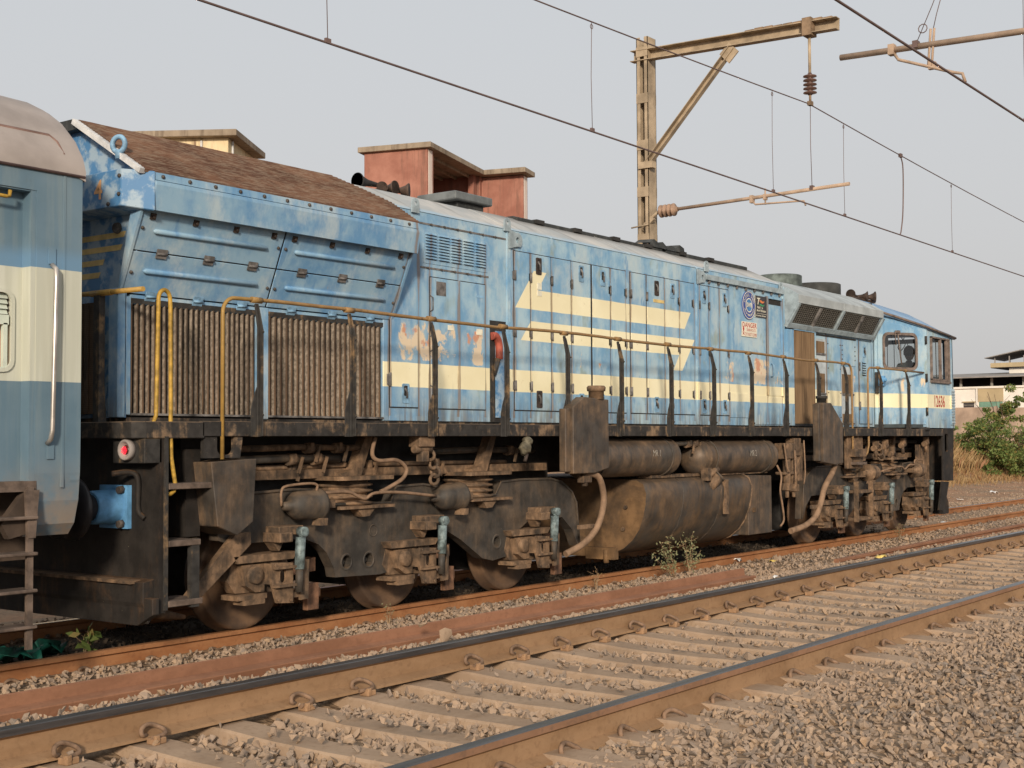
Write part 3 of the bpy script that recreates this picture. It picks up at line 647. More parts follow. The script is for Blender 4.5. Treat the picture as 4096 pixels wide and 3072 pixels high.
# ---------------------------------------------------------------- locomotive
YC = 9.62; YS = 8.68; YE = 8.13
LOCO = thing('locomotive', (15.3, YC, RZ), 'weathered light blue diesel locomotive with cream stripes and yellow handrails on the rusty track', 'locomotive')
def mir(y): return 2 * YC - y
def underframe():
    mb = MB(); mb.box(6.62, 24.0, YE + 0.05, mir(YE + 0.05), 1.385, 1.415); part('deck', mb, 'sill_black', LOCO)
    sill = MB(); sill.prism([(YE, 1.300), (YE, 1.418), (YE + 0.045, 1.418), (YE + 0.045, 1.335), (YE + 0.10, 1.335), (YE + 0.10, 1.300)], 6.90, 23.62, 'x')
    part('side_sill', sill, 'sill_black', LOCO, 0.004)
    sill = MB(); sill.box(6.90, 23.62, mir(YE) - 0.05, mir(YE), 1.30, 1.418); part('side_sill', sill, 'sill_black', LOCO)
    b = MB(); b.box(6.6, 24.0, 9.15, 10.09, 0.88, 1.36); b.box(7.2, 12.4, 8.76, 10.48, 0.64, 1.33); b.box(18.6, 23.6, 8.76, 10.48, 0.64, 1.33); b.box(12.4, 18.6, 8.95, 10.29, 0.95, 1.33); part('center_sill_and_blocker', b, 'seam_dark', LOCO)  # boxes over both bogies added to block the see-through; near-black colour stands for shade
    k = MB(); k.box(6.62, 21.8, YS + 0.02, mir(YS + 0.02), 1.412, 1.452); part('hood_base', k, 'sill_black', LOCO)
underframe()

# --- radiator compartment at the rear
def radiator():
    r = MB()      # inner carcass
    r.prism([(8.74, 1.45), (8.74, 2.42), (8.50, 3.06), (8.50, 3.27), (9.20, 3.78), (mir(9.20), 3.78), (mir(8.50), 3.27), (mir(8.50), 3.06), (mir(8.74), 2.42), (mir(8.74), 1.45)], 6.60, 9.66, 'x'); part('radiator_housing', r, 'seam_dark', LOCO)
    fr = MB()     # posts and rails around the two lower screens
    fr.box(6.52, 6.60, YS, 8.80, 1.45, 2.46); fr.box(6.60, 6.645, YS, 8.76, 1.47, 2.40); fr.box(7.965, 8.095, YS, 8.76, 1.45, 2.42); fr.box(9.575, 9.66, YS + 0.004, 8.80, 1.45, 2.48)
    fr.box(6.645, 7.965, YS + 0.01, 8.76, 2.345, 2.42); fr.box(8.095, 9.575, YS + 0.01, 8.76, 2.345, 2.42)
    part('screen_frame', fr, 'loco_paint', LOCO, 0.006)
    tr = MB(); tr.box(6.645, 7.965, YS + 0.004, YS + 0.012, 2.35, 2.39); tr.box(8.095, 9.575, YS + 0.004, YS + 0.012, 2.35, 2.39); part('grease_strip', tr, 'post_black', LOCO)
    for x0, x1, n in ((6.645, 7.965, 24), (8.095, 9.575, 22)):
        s = MB(); w = (x1 - x0) / n; z0, z1 = 1.485, 2.350; gp = 0.70 if x0 < 7 else 0.86; rn = random.Random(int(x0 * 10))
        for i in range(n):    # curved mesh fins with dark gaps between them
            k = len(s.v); g = gp + rn.uniform(-0.08, 0.06)
            for t, dd in ((0.0, 0.045), (0.05, 0.006), (0.28, 0.0), (0.60, 0.010), (1.0, 0.038)): xx = x0 + (i + t * g) * w; s.v += [(xx, YS + dd, z0), (xx + rn.uniform(-0.003, 0.003), YS + dd, z1)]
            for j in range(4): s.f.append([k + 2 * j, k + 2 * j + 2, k + 2 * j + 3, k + 2 * j + 1]); s.mi.append(1 if j == 0 else 0); s.sm.append(j > 0)
        o = part('radiator_screen', s, ['radiator_mesh', 'fin_edge'], LOCO, recalc=False)
        e = MB(); e.box(x0, x1, YS - 0.004, YS + 0.05, 1.468, 1.485); part('screen_edge', e, 'hinge_rust', o)
    # flared panels, two by two: bottom (8.68,2.42) top (8.40,3.06)
    A = V(0, 8.675, 2.425); B = V(0, 8.405, 3.085); sl = (B - A).normalized(); nrm = V(0, -sl.z, sl.y)
    def at(x, t, d=0.0): p = A + (B - A) * t + nrm * d; return V(x, p.y, p.z)
    fl = MB(); fl.add([at(6.545, 0, -0.012), at(9.675, 0, -0.012), at(9.675, 1, -0.012), at(6.545, 1, -0.012), at(6.545, 0, -0.05), at(9.675, 0, -0.05), at(9.675, 1, -0.05), at(6.545, 1, -0.05)],
           [(0, 1, 2, 3), (4, 7, 6, 5), (0, 3, 7, 4), (1, 5, 6, 2), (0, 4, 5, 1), (3, 2, 6, 7)]); part('flare_backing', fl, 'seam_dark', LOCO)
    # blue cheeks that close the flare
    for x0, x1, yi in ((6.52, 6.545, 8.70), (9.675, 9.70, 8.80)):
        c = MB(); c.prism([(8.68, 2.40), (8.385, 3.09), (8.385, 3.30), (yi - 0.2, 3.30), (yi - 0.17, 3.05), (yi, 2.40)], x0, x1, 'x'); part('flare_cheek', c, 'loco_paint', LOCO)
    for x0, x1 in ((6.555, 8.045), (8.065, 9.665)):
        for t0, t1 in ((0.0, 0.475), (0.49, 1.0)):
            pm = MB(); pm.add([at(x0, t0), at(x1, t0), at(x1, t1), at(x0, t1), at(x0, t0, -0.011), at(x1, t0, -0.011), at(x1, t1, -0.011), at(x0, t1, -0.011)],
                   [(0, 1, 2, 3), (4, 7, 6, 5), (0, 3, 7, 4), (1, 5, 6, 2), (0, 4, 5, 1), (3, 2, 6, 7)])
            po = part('radiator_panel', pm, 'loco_paint', LOCO, 0.003)
            tm = (t0 + t1) / 2 + (0.03 if t0 == 0 else -0.02); rb = MB(); a, b = (x0 + 0.14, x1 - 0.16)
            rb.tube([at(a, tm, 0.0), at(a + 0.015, tm, 0.006), at(b - 0.015, tm, 0.006), at(b, tm, 0.0)], 0.021, 8, radii=[0.006, 0.021, 0.021, 0.006]); part('rib', rb, 'loco_paint', po)
            for bx, bt in ((x0 + 0.03, (t0 + t1) / 2), (x1 - 0.035, (t0 + t1) / 2)):
                bo = MB(); bo.lathe([(0, 0.015), (0.012, 0.013), (0.016, 0.0)], at(bx, bt), nrm, 8); part('bolt', bo, 'bolt_dark', po)
            if t0 == 0:
                for hx in (0.18, 0.50, 0.82):
                    for tt in (0.482, -0.015):
                        h = MB(); c = at(x0 + (x1 - x0) * hx, tt, 0.008); m3 = Matrix((V(1, 0, 0), sl, nrm)).transposed()
                        h.obox(c, (0.10, 0.075, 0.010), m3); h.tube([c + V(-0.05, 0, 0) + nrm * 0.008, c + V(0.05, 0, 0) + nrm * 0.008], 0.011, 6); part('hinge', h, 'hinge_rust' if tt > 0 else 'latch_blue', po)
            else:
                for i in range(4):
                    hx = x0 + 0.10 + i * (x1 - x0 - 0.22) / 3; c = at(hx, 0.885, 0.006); k = MB(); m3 = Matrix((V(1, 0, 0), sl, nrm)).transposed()
                    k.obox(c, (0.05, 0.05, 0.012), m3); k.lathe([(0, 0.014), (0.02, 0.012)], c + nrm * 0.004, nrm, 8); part('clamp', k, 'latch_dark', po)
    # shroud lip
    lp = MB(); lp.prism([(8.345, 3.035), (8.314, 3.235), (8.318, 3.268), (8.42, 3.268), (8.42, 3.08)], 6.585, 9.70, 'x'); part('shroud', lp, 'loco_paint', LOCO, 0.006)
    st = MB(); st.prism([(8.322, 3.272), (8.326, 3.330), (8.36, 3.335), (8.42, 3.30), (8.42, 3.272)], 6.59, 9.69, 'x'); so = part('shroud_strip', st, 'loco_paint', LOCO)
    for i in range(12):
        bx = 6.66 + i * 0.262; bo = MB(); bo.lathe([(0, 0.017), (0.012, 0.015), (0.016, 0)], (bx, 8.325, 3.302), (0, -1, 0), 8); part('bolt', bo, 'bolt_dark', so)
    # corrugated roof screen: ridges run along x
    sc = MB(); N = 25; P0 = V(0, 8.34, 3.338); P1 = V(0, 9.20, 3.845); rnd = random.Random(4); xs = [6.50 + i * 3.2 / 24 for i in range(25)]
    simple('screen_gap_dark', (0.045, 0.028, 0.020), 0.95, 0, 0.4, 12)
    up = V(0, -(P1 - P0).z, (P1 - P0).y).normalized()
    def sp(x, t, d):
        p = P0 + (P1 - P0) * (t / N) + up * (d + (0.010 * math.sin(x * 2.1) + 0.006 * math.sin(x * 7.3)) * math.sin(math.pi * t / N)); return (x - 0.33 * max(0, t / N - 0.42) / 0.58 * (x - 6.50) / 3.2, p.y, p.z)
    for i in range(N):                   # thin folded strips with open slots between them
        k = len(sc.v); w = [rnd.uniform(-0.10, 0.10) for _ in xs]
        for x, q in zip(xs, w): sc.v += [sp(x, i + 0.02 + q, -0.016), sp(x, i + 0.10 + q, 0.008), sp(x, i + 0.40 + q, 0.014), sp(x, i + 0.62 + q, 0.004)]
        for j in range(len(xs) - 1):
            for r in range(3): sc.f.append([k + j * 4 + r, k + (j + 1) * 4 + r, k + (j + 1) * 4 + r + 1, k + j * 4 + r + 1]); sc.mi.append(0); sc.sm.append(False)
    part('roof_screen', sc, 'roof_screen', LOCO, recalc=False)
    bk = MB(); bk.add([sp(6.50, 0, -0.03), sp(9.70, 0, -0.03), sp(9.70, N, -0.03), sp(6.50, N, -0.03)], [(0, 1, 2, 3)]); part('screen_backing', bk, 'screen_gap_dark', LOCO, recalc=False)  # plain dark sheet seen through the open slots
    tp = MB(); tp.prism([(9.20, 3.775), (9.20, 3.845), (9.26, 3.862), (mir(9.26), 3.862), (mir(9.20), 3.845), (mir(9.20), 3.775)], 6.50, 9.42, 'x'); part('roof_top', tp, 'soot_grey', LOCO)
    fx = MB(); fx.prism([(mir(8.34), 3.33), (mir(9.20), 3.845), (mir(9.20), 3.80), (mir(8.40), 3.27)], 6.50, 9.6, 'x'); part('roof_slope', fx, 'soot_grey', LOCO)
    # end wall, overhang and trim
    ew = MB(); ew.prism([(8.68, 1.45), (8.68, 2.44), (8.42, 3.06), (8.36, 3.32), (9.20, 3.80), (mir(9.20), 3.80), (mir(8.36), 3.32), (mir(8.42), 3.06), (mir(8.68), 2.44), (mir(8.68), 1.45)], 6.588, 6.60, 'x'); ewo = part('rear_wall', ew, 'rear_paint', LOCO)
    wt = MB(); a = V(6.50, 8.34, 3.345); b = V(6.50, 9.20, 3.852); wt.prism([(a.y, a.z), (b.y, b.z), (b.y + 0.02, b.z - 0.040), (a.y + 0.02, a.z - 0.035)], 6.46, 6.515, 'x'); part('edge_trim', wt, 'white_trim', LOCO)
    ov = MB(); yy = [(6.38, 8.47), (6.575, 8.312), (6.575, 8.60), (6.38, 8.60)]
    ov.add([(6.38, 8.47, 3.06), (6.58, 8.312, 3.03), (6.58, 8.312, 3.335), (6.38, 8.47, 3.345), (6.38, mir(8.47), 3.06), (6.58, mir(8.312), 3.03), (6.58, mir(8.312), 3.335), (6.38, mir(8.47), 3.345), (6.50, 8.36, 3.35), (6.50, mir(8.36), 3.35)],
           [(0, 1, 2, 3), (4, 7, 6, 5), (0, 3, 7, 4), (0, 4, 5, 1), (3, 2, 6, 7), (1, 5, 6, 2)]); ovo = part('overhang', ov, 'rear_paint', LOCO, 0.006)
    tx = text_mb('4', 0.21, (6.379, 8.745, 3.20), (0, -1, 0), (0, 0, 1), 0.002, 0.004); part('number', tx, 'text_orange', ovo, recalc=False)
    for i, y in enumerate((8.485, 8.49, 8.62)):
        bo = MB(); bo.lathe([(0, 0.017), (0.012, 0.015), (0.016, 0)], (6.38, y, (3.29, 3.15, 3.085)[i]), (-1, 0, 0), 8); part('bolt', bo, 'bolt_dark', ovo)
    for z0, y0, y1 in ((2.865, 8.675, 9.9), (2.765, 8.715, 9.9), (2.665, 8.94, 9.9), (2.565, 8.99, 9.9)):
        s = MB(); s.add([(6.585, y0, z0 + 0.045), (6.585, y1, z0 + 0.045), (6.585, y1, z0), (6.585, y0 + 0.025, z0)], [(0, 1, 2, 3)]); part('warning_stripe', s, 'stripe_yellow', ewo, recalc=False)
    sk = MB(); sk.lathe([(0, 0.045), (0.03, 0.040), (0.035, 0.02), (0.02, 0.0)], (6.588, 8.775, 2.94), (-1, 0, 0), 12); part('socket', sk, 'hinge_rust', ewo)
    ey = MB(); ey.torus((6.47, 8.62, 3.565), (1, 0.25, 0), 0.060, 0.020, 20, 8); ey.cyl((6.47, 8.62, 3.45), (6.47, 8.62, 3.515), 0.028, 10); part('lifting_eye', ey, 'latch_blue', LOCO)
    # rear grille beside the corner post
    rg = MB(); vs = []
    for i in range(10):
        for t, d in ((0, 0.04), (0.15, 0.0), (0.85, 0.0), (0.98, 0.04)): vs.append((6.505 + d * 0.6, 8.95 + (i + t) * 0.075))
    m = len(vs); rg.add([(a, b, 1.48) for a, b in vs] + [(a, b, 2.36) for a, b in vs], [(i, i + 1, m + i + 1, m + i) for i in range(m - 1)]); part('rear_screen', rg, 'radiator_mesh', LOCO, recalc=False)
def mk_rear_paint():
    m = M('rear_paint'); n = m.noise(7, 4, 0.6); n2 = m.noise(2.4, 5)
    col = m.mix(m.step(n, 0.42, 0.58), (0.070, 0.195, 0.380), (0.300, 0.400, 0.490)); col = m.mix(m.mul(m.step(n2, 0.5, 0.7), 0.5), col, (0.05, 0.15, 0.32))
    col = m.mix(m.step(m.noise(40, 3), 0.72, 0.75), col, (0.10, 0.08, 0.07))
    MAT['rear_paint'] = m.fin(col, 0.5, 0, 0.35)
mk_rear_paint()
radiator()

# --- hood
def hood_section(name, x0, x1, top=3.54, ridge=3.82, mat='loco_paint'):
    h = MB(); h.prism([(YS, 1.452), (YS, top), (mir(YS), top), (mir(YS), 1.452)], x0, x1, 'x'); return part(name, h, mat, LOCO, 0.004)
def roof_section(x0, x1, e=0.0, mat='hood_roof', dz=0.0):
    r = MB(); p = [(YS - 0.012, 3.535 + dz), (8.70, 3.560 + dz), (8.90, 3.665 + e), (9.22, 3.815 + e), (9.62, 3.845 + e)]; poly = p + [(mir(a), b) for a, b in reversed(p[:-1])]
    r.prism(poly, x0, x1, 'x'); return part('roof_panel', r, mat, LOCO, 0.004)
hood_section('equipment_hood', 9.66, 11.56)
HOOD = hood_section('engine_hood', 11.58, 15.74); AUX = hood_section('auxiliary_hood', 15.76, 18.36)
hood_section('fan_hood', 18.38, 21.84, 3.40, mat='loco_paint')
roof_section(9.36, 9.715, -0.03, dz=-0.03)
for a, b, e in ((9.72, 11.555, 0.0), (11.575, 12.37, 0.004), (12.385, 14.045, 0.0), (14.06, 15.735, 0.002), (15.765, 18.34, -0.01)): roof_section(a, b, e)
def roof_bits():
    # hatch covers along the top with clamps
    for a, b in ((12.40, 14.02), (14.08, 15.70), (15.80, 18.2)):
        h = MB(); h.prism([(9.17, 3.78), (9.17, 3.832), (9.23, 3.852), (mir(9.23), 3.852), (mir(9.17), 3.832), (mir(9.17), 3.78)], a, b, 'x'); ho = part('roof_hatch', h, 'soot_grey', LOCO, 0.006)
        for i in range(2):
            k = MB(); k.box(a + 0.35 + i * 0.8, a + 0.51 + i * 0.8, 9.14, 9.21, 3.80, 3.848); part('clamp', k, 'seam_dark', ho)
    g = MB(); rnd = random.Random(2)       # crumpled sheet by the stack
    pts = [(15.35 + i * 0.115, 9.16, 3.87 + (0.05 if i % 2 else 0.01) + 0.02 * math.sin(i)) for i in range(9)]; n = len(pts)
    g.add(pts + [(x, 9.40, z + 0.01) for x, y, z in pts] + [(x, 9.15, 3.83) for x, y, z in pts], [(i, i + 1, n + i + 1, n + i) for i in range(n - 1)] + [(2 * n + i, 2 * n + i + 1, i + 1, i) for i in range(n - 1)]); part('roof_sheet', g, 'soot_grey', LOCO)
    e = MB(); e.box(11.62, 12.10, 9.42, 9.82, 3.80, 3.94); eo = part('exhaust_stack', e, 'soot_grey', LOCO, 0.01); c = MB(); c.box(11.50, 12.18, 9.35, 9.92, 3.94, 4.035); part('stack_cover', c, 'exhaust_grey', eo, 0.012)
    f = MB(); f.lathe([(0, 0.37), (0.24, 0.37), (0.25, 0.35), (0.20, 0.34)], (20.22, YC, 3.68), (0, 0, 1), 36); part('fan_housing', f, 'stack_teal', LOCO)
    f = MB(); f.lathe([(0, 0.44), (0.28, 0.44), (0.29, 0.42), (0.22, 0.41)], (21.62, YC, 3.62), (0, 0, 1), 40); part('fan_housing', f, 'stack_dark', LOCO)
    def horn(p, d, L, R, parent, mat='horn_brown'):
        h = MB(); h.lathe([(0, R), (0.01, R * 1.02), (L * 0.15, R * 0.72), (L * 0.4, R * 0.42), (L, R * 0.22), (L + 0.02, 0.0)], p, d, 20); h.lathe([(0, R * 0.98), (0.02, R * 0.4), (0.03, 0)], p, d, 16); return part('trumpet', h, mat, parent)
    b = MB(); b.box(10.25, 10.9, 9.44, 9.58, 3.82, 3.87); b.cyl((10.45, 9.50, 3.88), (10.45, 9.50, 3.96), 0.03, 8); b.cyl((10.8, 9.50, 3.88), (10.8, 9.50, 3.96), 0.03, 8); hb = part('horn_mount', b, 'horn_brown', LOCO)
    horn((10.10, 9.52, 3.945), (1, 0, 0), 0.38, 0.085, hb, 'seam_dark'); horn((10.56, 9.40, 3.93), (-0.1, 1, 0), 0.25, 0.072, hb); horn((10.76, 9.38, 3.925), (-0.5, 0.8, 0), 0.25, 0.075, hb); horn((10.42, 9.46, 3.92), (0.5, 0.8, 0), 0.2, 0.06, hb)
    b = MB(); b.box(22.30, 23.35, 9.22, 9.36, 3.70, 3.745); b.cyl((22.7, 9.28, 3.73), (22.7, 9.28, 3.80), 0.02, 8); hb = part('horn_mount', b, 'horn_brown', LOCO)
    horn((22.36, 9.28, 3.79), (1, 0.1, 0), 0.32, 0.085, hb); horn((22.90, 9.18, 3.79), (-0.3, 1, 0), 0.25, 0.088, hb); horn((23.20, 9.16, 3.80), (-0.5, 0.8, 0), 0.26, 0.10, hb)
    # lifting lugs at the section joints
    for x, z in ((10.02, 3.60), (11.53, 3.60), (15.98, 3.60), (18.26, 3.52)):
        l = MB(); o = [(x - 0.055, z - 0.09), (x + 0.055, z - 0.09), (x + 0.055, z)] + arc((x, z), 0.055, 0, 180, 8)[1:]; l.prism(o, YS - 0.03, YS - 0.012, 'y', holes=[circ(x, z, 0.022, 10)]); part('lifting_lug', l, 'lug_grey', LOCO)
    for x, z in ((11.71, 3.43), (15.86, 3.42)):
        l = MB(); o = [(x - 0.14, z - 0.10), (x - 0.02, z - 0.07)] + arc((x, z), 0.085, -50, 110, 8) + [(x - 0.14, z + 0.10)]; l.prism(o, YS - 0.032, YS - 0.008, 'y', holes=[circ(x, z, 0.035, 12)]); part('lifting_lug', l, 'lug_grey', LOCO)
    # corner mouldings at the section joints, gutters and seams
    for x in (11.57, 15.75, 18.37):
        j = MB(); j.box(x - 0.03, x - 0.012, YS - 0.014, YS + 0.02, 1.46, 3.52); j.box(x + 0.012, x + 0.03, YS - 0.014, YS + 0.02, 1.46, 3.52); part('joint_cover', j, 'loco_paint', LOCO)
    g = MB(); g.prism([(YS - 0.045, 3.40), (YS - 0.045, 3.47), (YS - 0.028, 3.47), (YS - 0.028, 3.42), (YS + 0.01, 3.42), (YS + 0.01, 3.40)], 15.95, 18.33, 'x'); go = part('gutter', g, 'lug_grey', LOCO)
    for i in range(9):
        k = MB(); k.box(16.05 + i * 0.27, 16.075 + i * 0.27, YS - 0.03, YS, 3.355, 3.40); part('gutter_bracket', k, 'hinge_rust', go)
    for z, a, b in ((3.425, 9.75, 11.53), (2.985, 10.12, 11.22)):
        k = MB(); k.box(a, b, YS - 0.006, YS + 0.01, z - 0.009, z + 0.009); ko = part('bolted_seam', k, 'hinge_rust', LOCO)
        for i in range(int((b - a) / 0.21)):
            q = MB(); q.lathe([(0, 0.012), (0.02, 0.010)], (a + 0.1 + i * 0.21, YS - 0.004, z), (0, -1, 0), 7); part('bolt', q, 'bolt_dark', ko)
simple('exhaust_grey', (0.145, 0.160, 0.165), 0.7, 0, 0.35, 5)
simple('stack_teal', (0.125, 0.150, 0.140), 0.75, 0, 0.6, 5)
simple('stack_dark', (0.045, 0.046, 0.044), 0.8, 0, 0.4, 5)
simple('lug_grey', (0.300, 0.365, 0.400), 0.6, 0, 0.3, 9)
roof_bits()

def latch(x, z, parent, dark=False, h=0.19):
    m = MB(); m.prism(rrect(x - 0.052, x + 0.052, z - h / 2, z + h / 2, 0.015, 2), YS - 0.020, YS - 0.004, 'y', holes=[rrect(x - 0.030, x + 0.030, z - h / 2 + 0.07, z + h / 2 - 0.02, 0.01, 2)])
    o = part('latch', m, 'latch_dark' if dark else 'latch_blue', parent)
    m = MB(); m.box(x - 0.03, x + 0.03, YS - 0.014, YS - 0.002, z - h / 2 + 0.07, z + h / 2 - 0.02, 1); m.tube([(x - 0.012, YS - 0.016, z + 0.05), (x, YS - 0.034, z + 0.01), (x + 0.004, YS - 0.03, z - 0.045)], 0.011, 6, mi=0); 
    # handle inside the recessed cup
    part('latch_handle', m, ['hinge_rust', 'seam_dark'], parent)
def hinge(x, z, parent, h=0.11, dark=True):
    m = MB(); m.tube([(x, YS - 0.016, z - h / 2), (x, YS - 0.016, z + h / 2)], 0.013, 7); m.box(x - 0.036, x, YS - 0.012, YS - 0.003, z - h / 2 * 0.8, z + h / 2 * 0.8); part('hinge', m, 'hinge_rust' if dark else 'latch_blue', parent)
def door(x0, x1, z0, z1, latches=(), hinges=(), name='engine_door', th=0.012, gap=0.006):
    d = MB(); d.box(x0 + gap, x1 - gap, YS - th, YS + 0.002, z0 + gap, z1 - gap); o = part(name, d, 'loco_paint', LOCO, 0.004)
    s = MB(); s.box(x0 - 0.004, x1 + 0.004, YS - 0.0035, YS + 0.001, z0 - 0.004, z1 + 0.004); part('door_gap', s, 'seam_dark', o)
    for lx, lz, dk in latches: latch(lx, lz, o, dk)
    for hx in hinges:
        for hz in (3.05, 2.43, 1.85): hinge(hx, hz, o)
    return o
# engine room doors (x seams as on the side), 1.58 to 3.32
for x0, x1, la, hi in ((11.67, 11.965, (), (11.68,)), (11.97, 12.365, ((12.12, 3.19, 1), (12.12, 1.71, 1)), (11.975,)), (12.37, 12.765, (), (12.38,)), (12.77, 13.175, ((12.97, 3.19, 0), (12.96, 1.70, 0)), (12.78,)),
                       (13.205, 13.60, ((13.43, 3.18, 0), (13.40, 1.70, 0)), (13.595,)), (13.605, 13.955, (), (13.95,)), (14.06, 14.425, (), (14.07,)), (14.445, 14.875, ((14.68, 3.17, 1), (14.66, 1.70, 0)), (14.45,)),
                       (14.88, 15.255, ((15.08, 3.17, 0), (15.05, 1.70, 0)), (15.25,)), (15.26, 15.655, (), (15.62,)),
                       (15.79, 16.055, ((15.92, 3.17, 0), (15.90, 1.70, 0)), (15.80,)), (16.06, 16.345, (), (16.065,)), (16.35, 16.625, ((16.50, 3.17, 0), (16.48, 1.70, 0)), (16.61,))):
    door(x0, x1, 1.58, 3.32, la, hi)
gp = MB(); gp.box(13.178, 13.202, YS - 0.008, YS + 0.004, 1.58, 3.32); part('door_opening', gp, 'seam_dark', LOCO)
for x0, x1, z0, z1 in ((16.64, 17.20, 1.56, 1.90), (17.33, 17.79, 1.47, 1.885), (17.795, 18.30, 1.47, 1.87)):
    d = MB(); d.box(x0, x1, YS - 0.010, YS + 0.002, z0, z1); part('access_panel', d, 'loco_paint', LOCO, 0.003)
# tall recessed door beside the emblem
d = MB(); d.box(17.80, 18.30, YS - 0.006, YS + 0.002, 1.89, 3.33); do = part('recessed_door', d, 'loco_paint', LOCO)
q = MB(); q.box(17.84, 18.27, YS - 0.0085, YS, 3.22, 3.30); part('door_shadow_gap', q, 'seam_dark', do)
q = MB(); q.box(17.80, 17.825, YS - 0.03, YS, 1.89, 3.30); q.box(18.28, 18.31, YS - 0.03, YS, 1.89, 3.30); q.box(17.80, 18.31, YS - 0.03, YS, 3.30, 3.33); part('door_frame', q, 'loco_paint', do)
q = MB(); q.tube([(17.93, YS - 0.01, 2.36), (17.93, YS - 0.05, 2.34), (17.93, YS - 0.05, 2.18), (17.93, YS - 0.01, 2.16)], 0.010, 6); part('grab_handle', q, 'latch_blue', do)
# equipment hood: louvres, two doors, small hatch, tall opening with hose
def equipment():
    lv = MB(); lv.box(10.16, 11.20, YS - 0.006, YS + 0.002, 3.03, 3.36); lo = part('louvre_panel', lv, 'loco_paint', LOCO)
    sl = MB(); sl.add([(0, -0.008, -0.009), (0.165, -0.008, -0.009), (0.165, -0.030, -0.008), (0, -0.030, -0.008), (0, -0.006, 0.016), (0.165, -0.006, 0.016)], [(0, 1, 2, 3), (3, 2, 5, 4), (0, 3, 4), (1, 5, 2)])
    gpm = MB(); gpm.box(0, 0.165, -0.0085, -0.004, -0.0145, -0.009); me = sl.mesh('louvre', ['loco_paint']); mg = gpm.mesh('louvre_gap', ['hinge_rust'])
    for i in range(5):
        for j in range(9):
            x = 10.19 + i * 0.20; z = 3.085 + j * 0.030; inst('louvre', me, lo, (x, YS, z)); inst('louvre_gap', mg, lo, (x, YS, z))
    door(10.26, 10.705, 1.575, 2.90, (), (), 'equipment_door'); d2 = door(10.715, 11.16, 1.575, 2.90, (), (), 'equipment_door')
    p = MB(); p.box(10.35, 10.50, YS - 0.016, YS - 0.010, 2.72, 2.86); part('maker_plate', p, 'hinge_rust', LOCO); p = MB(); p.box(11.0, 11.12, YS - 0.016, YS - 0.010, 2.75, 2.775); part('maker_plate', p, 'latch_blue', LOCO)
    for z in (2.62, 2.22, 1.72):
        h = MB(); h.tube([(10.255, YS - 0.012, z + 0.09), (10.29, YS - 0.02, z + 0.07), (10.29, YS - 0.02, z - 0.05), (10.26, YS - 0.012, z - 0.07)], 0.007, 5); part('door_stay', h, 'hinge_rust', LOCO)
    v = MB(); v.box(10.700, 10.722, YS - 0.022, YS - 0.003, 1.58, 2.90); part('door_strip', v, 'loco_paint', LOCO)
    h = door(9.66, 10.075, 1.58, 2.46, ((9.88, 1.72, 0),), (), 'sand_hatch'); 
    for z in (1.85,): hinge(9.655, z, h, 0.13)
    # opening
    o = MB(); o.box(11.24, 11.52, YS - 0.004, YS - 0.001, 1.455, 2.53); op = part('side_opening', o, 'seam_dark', LOCO)
    b = MB(); b.box(11.33, 11.50, YS - 0.018, YS - 0.003, 1.50, 2.42); part('inner_panel', b, 'rear_paint', op)
    f = MB(); f.tube(smooth_path([(11.25, YS - 0.02, 2.36), (11.31, YS - 0.03, 2.36), (11.36, YS - 0.03, 2.28), (11.365, YS - 0.03, 2.12)], 5), 0.042, 10); part('red_hose', f, 'hose_red', op)
    f = MB(); f.tube([(11.33, YS - 0.035, 2.12), (11.30, YS - 0.035, 2.03), (11.29, YS - 0.035, 1.95)], 0.03, 8, radii=[0.035, 0.028, 0.012]); part('nozzle', f, 'post_black', op)
    f = MB(); f.box(11.245, 11.30, YS - 0.014, YS - 0.003, 1.455, 2.25); part('inner_post', f, 'post_black', op)
equipment()
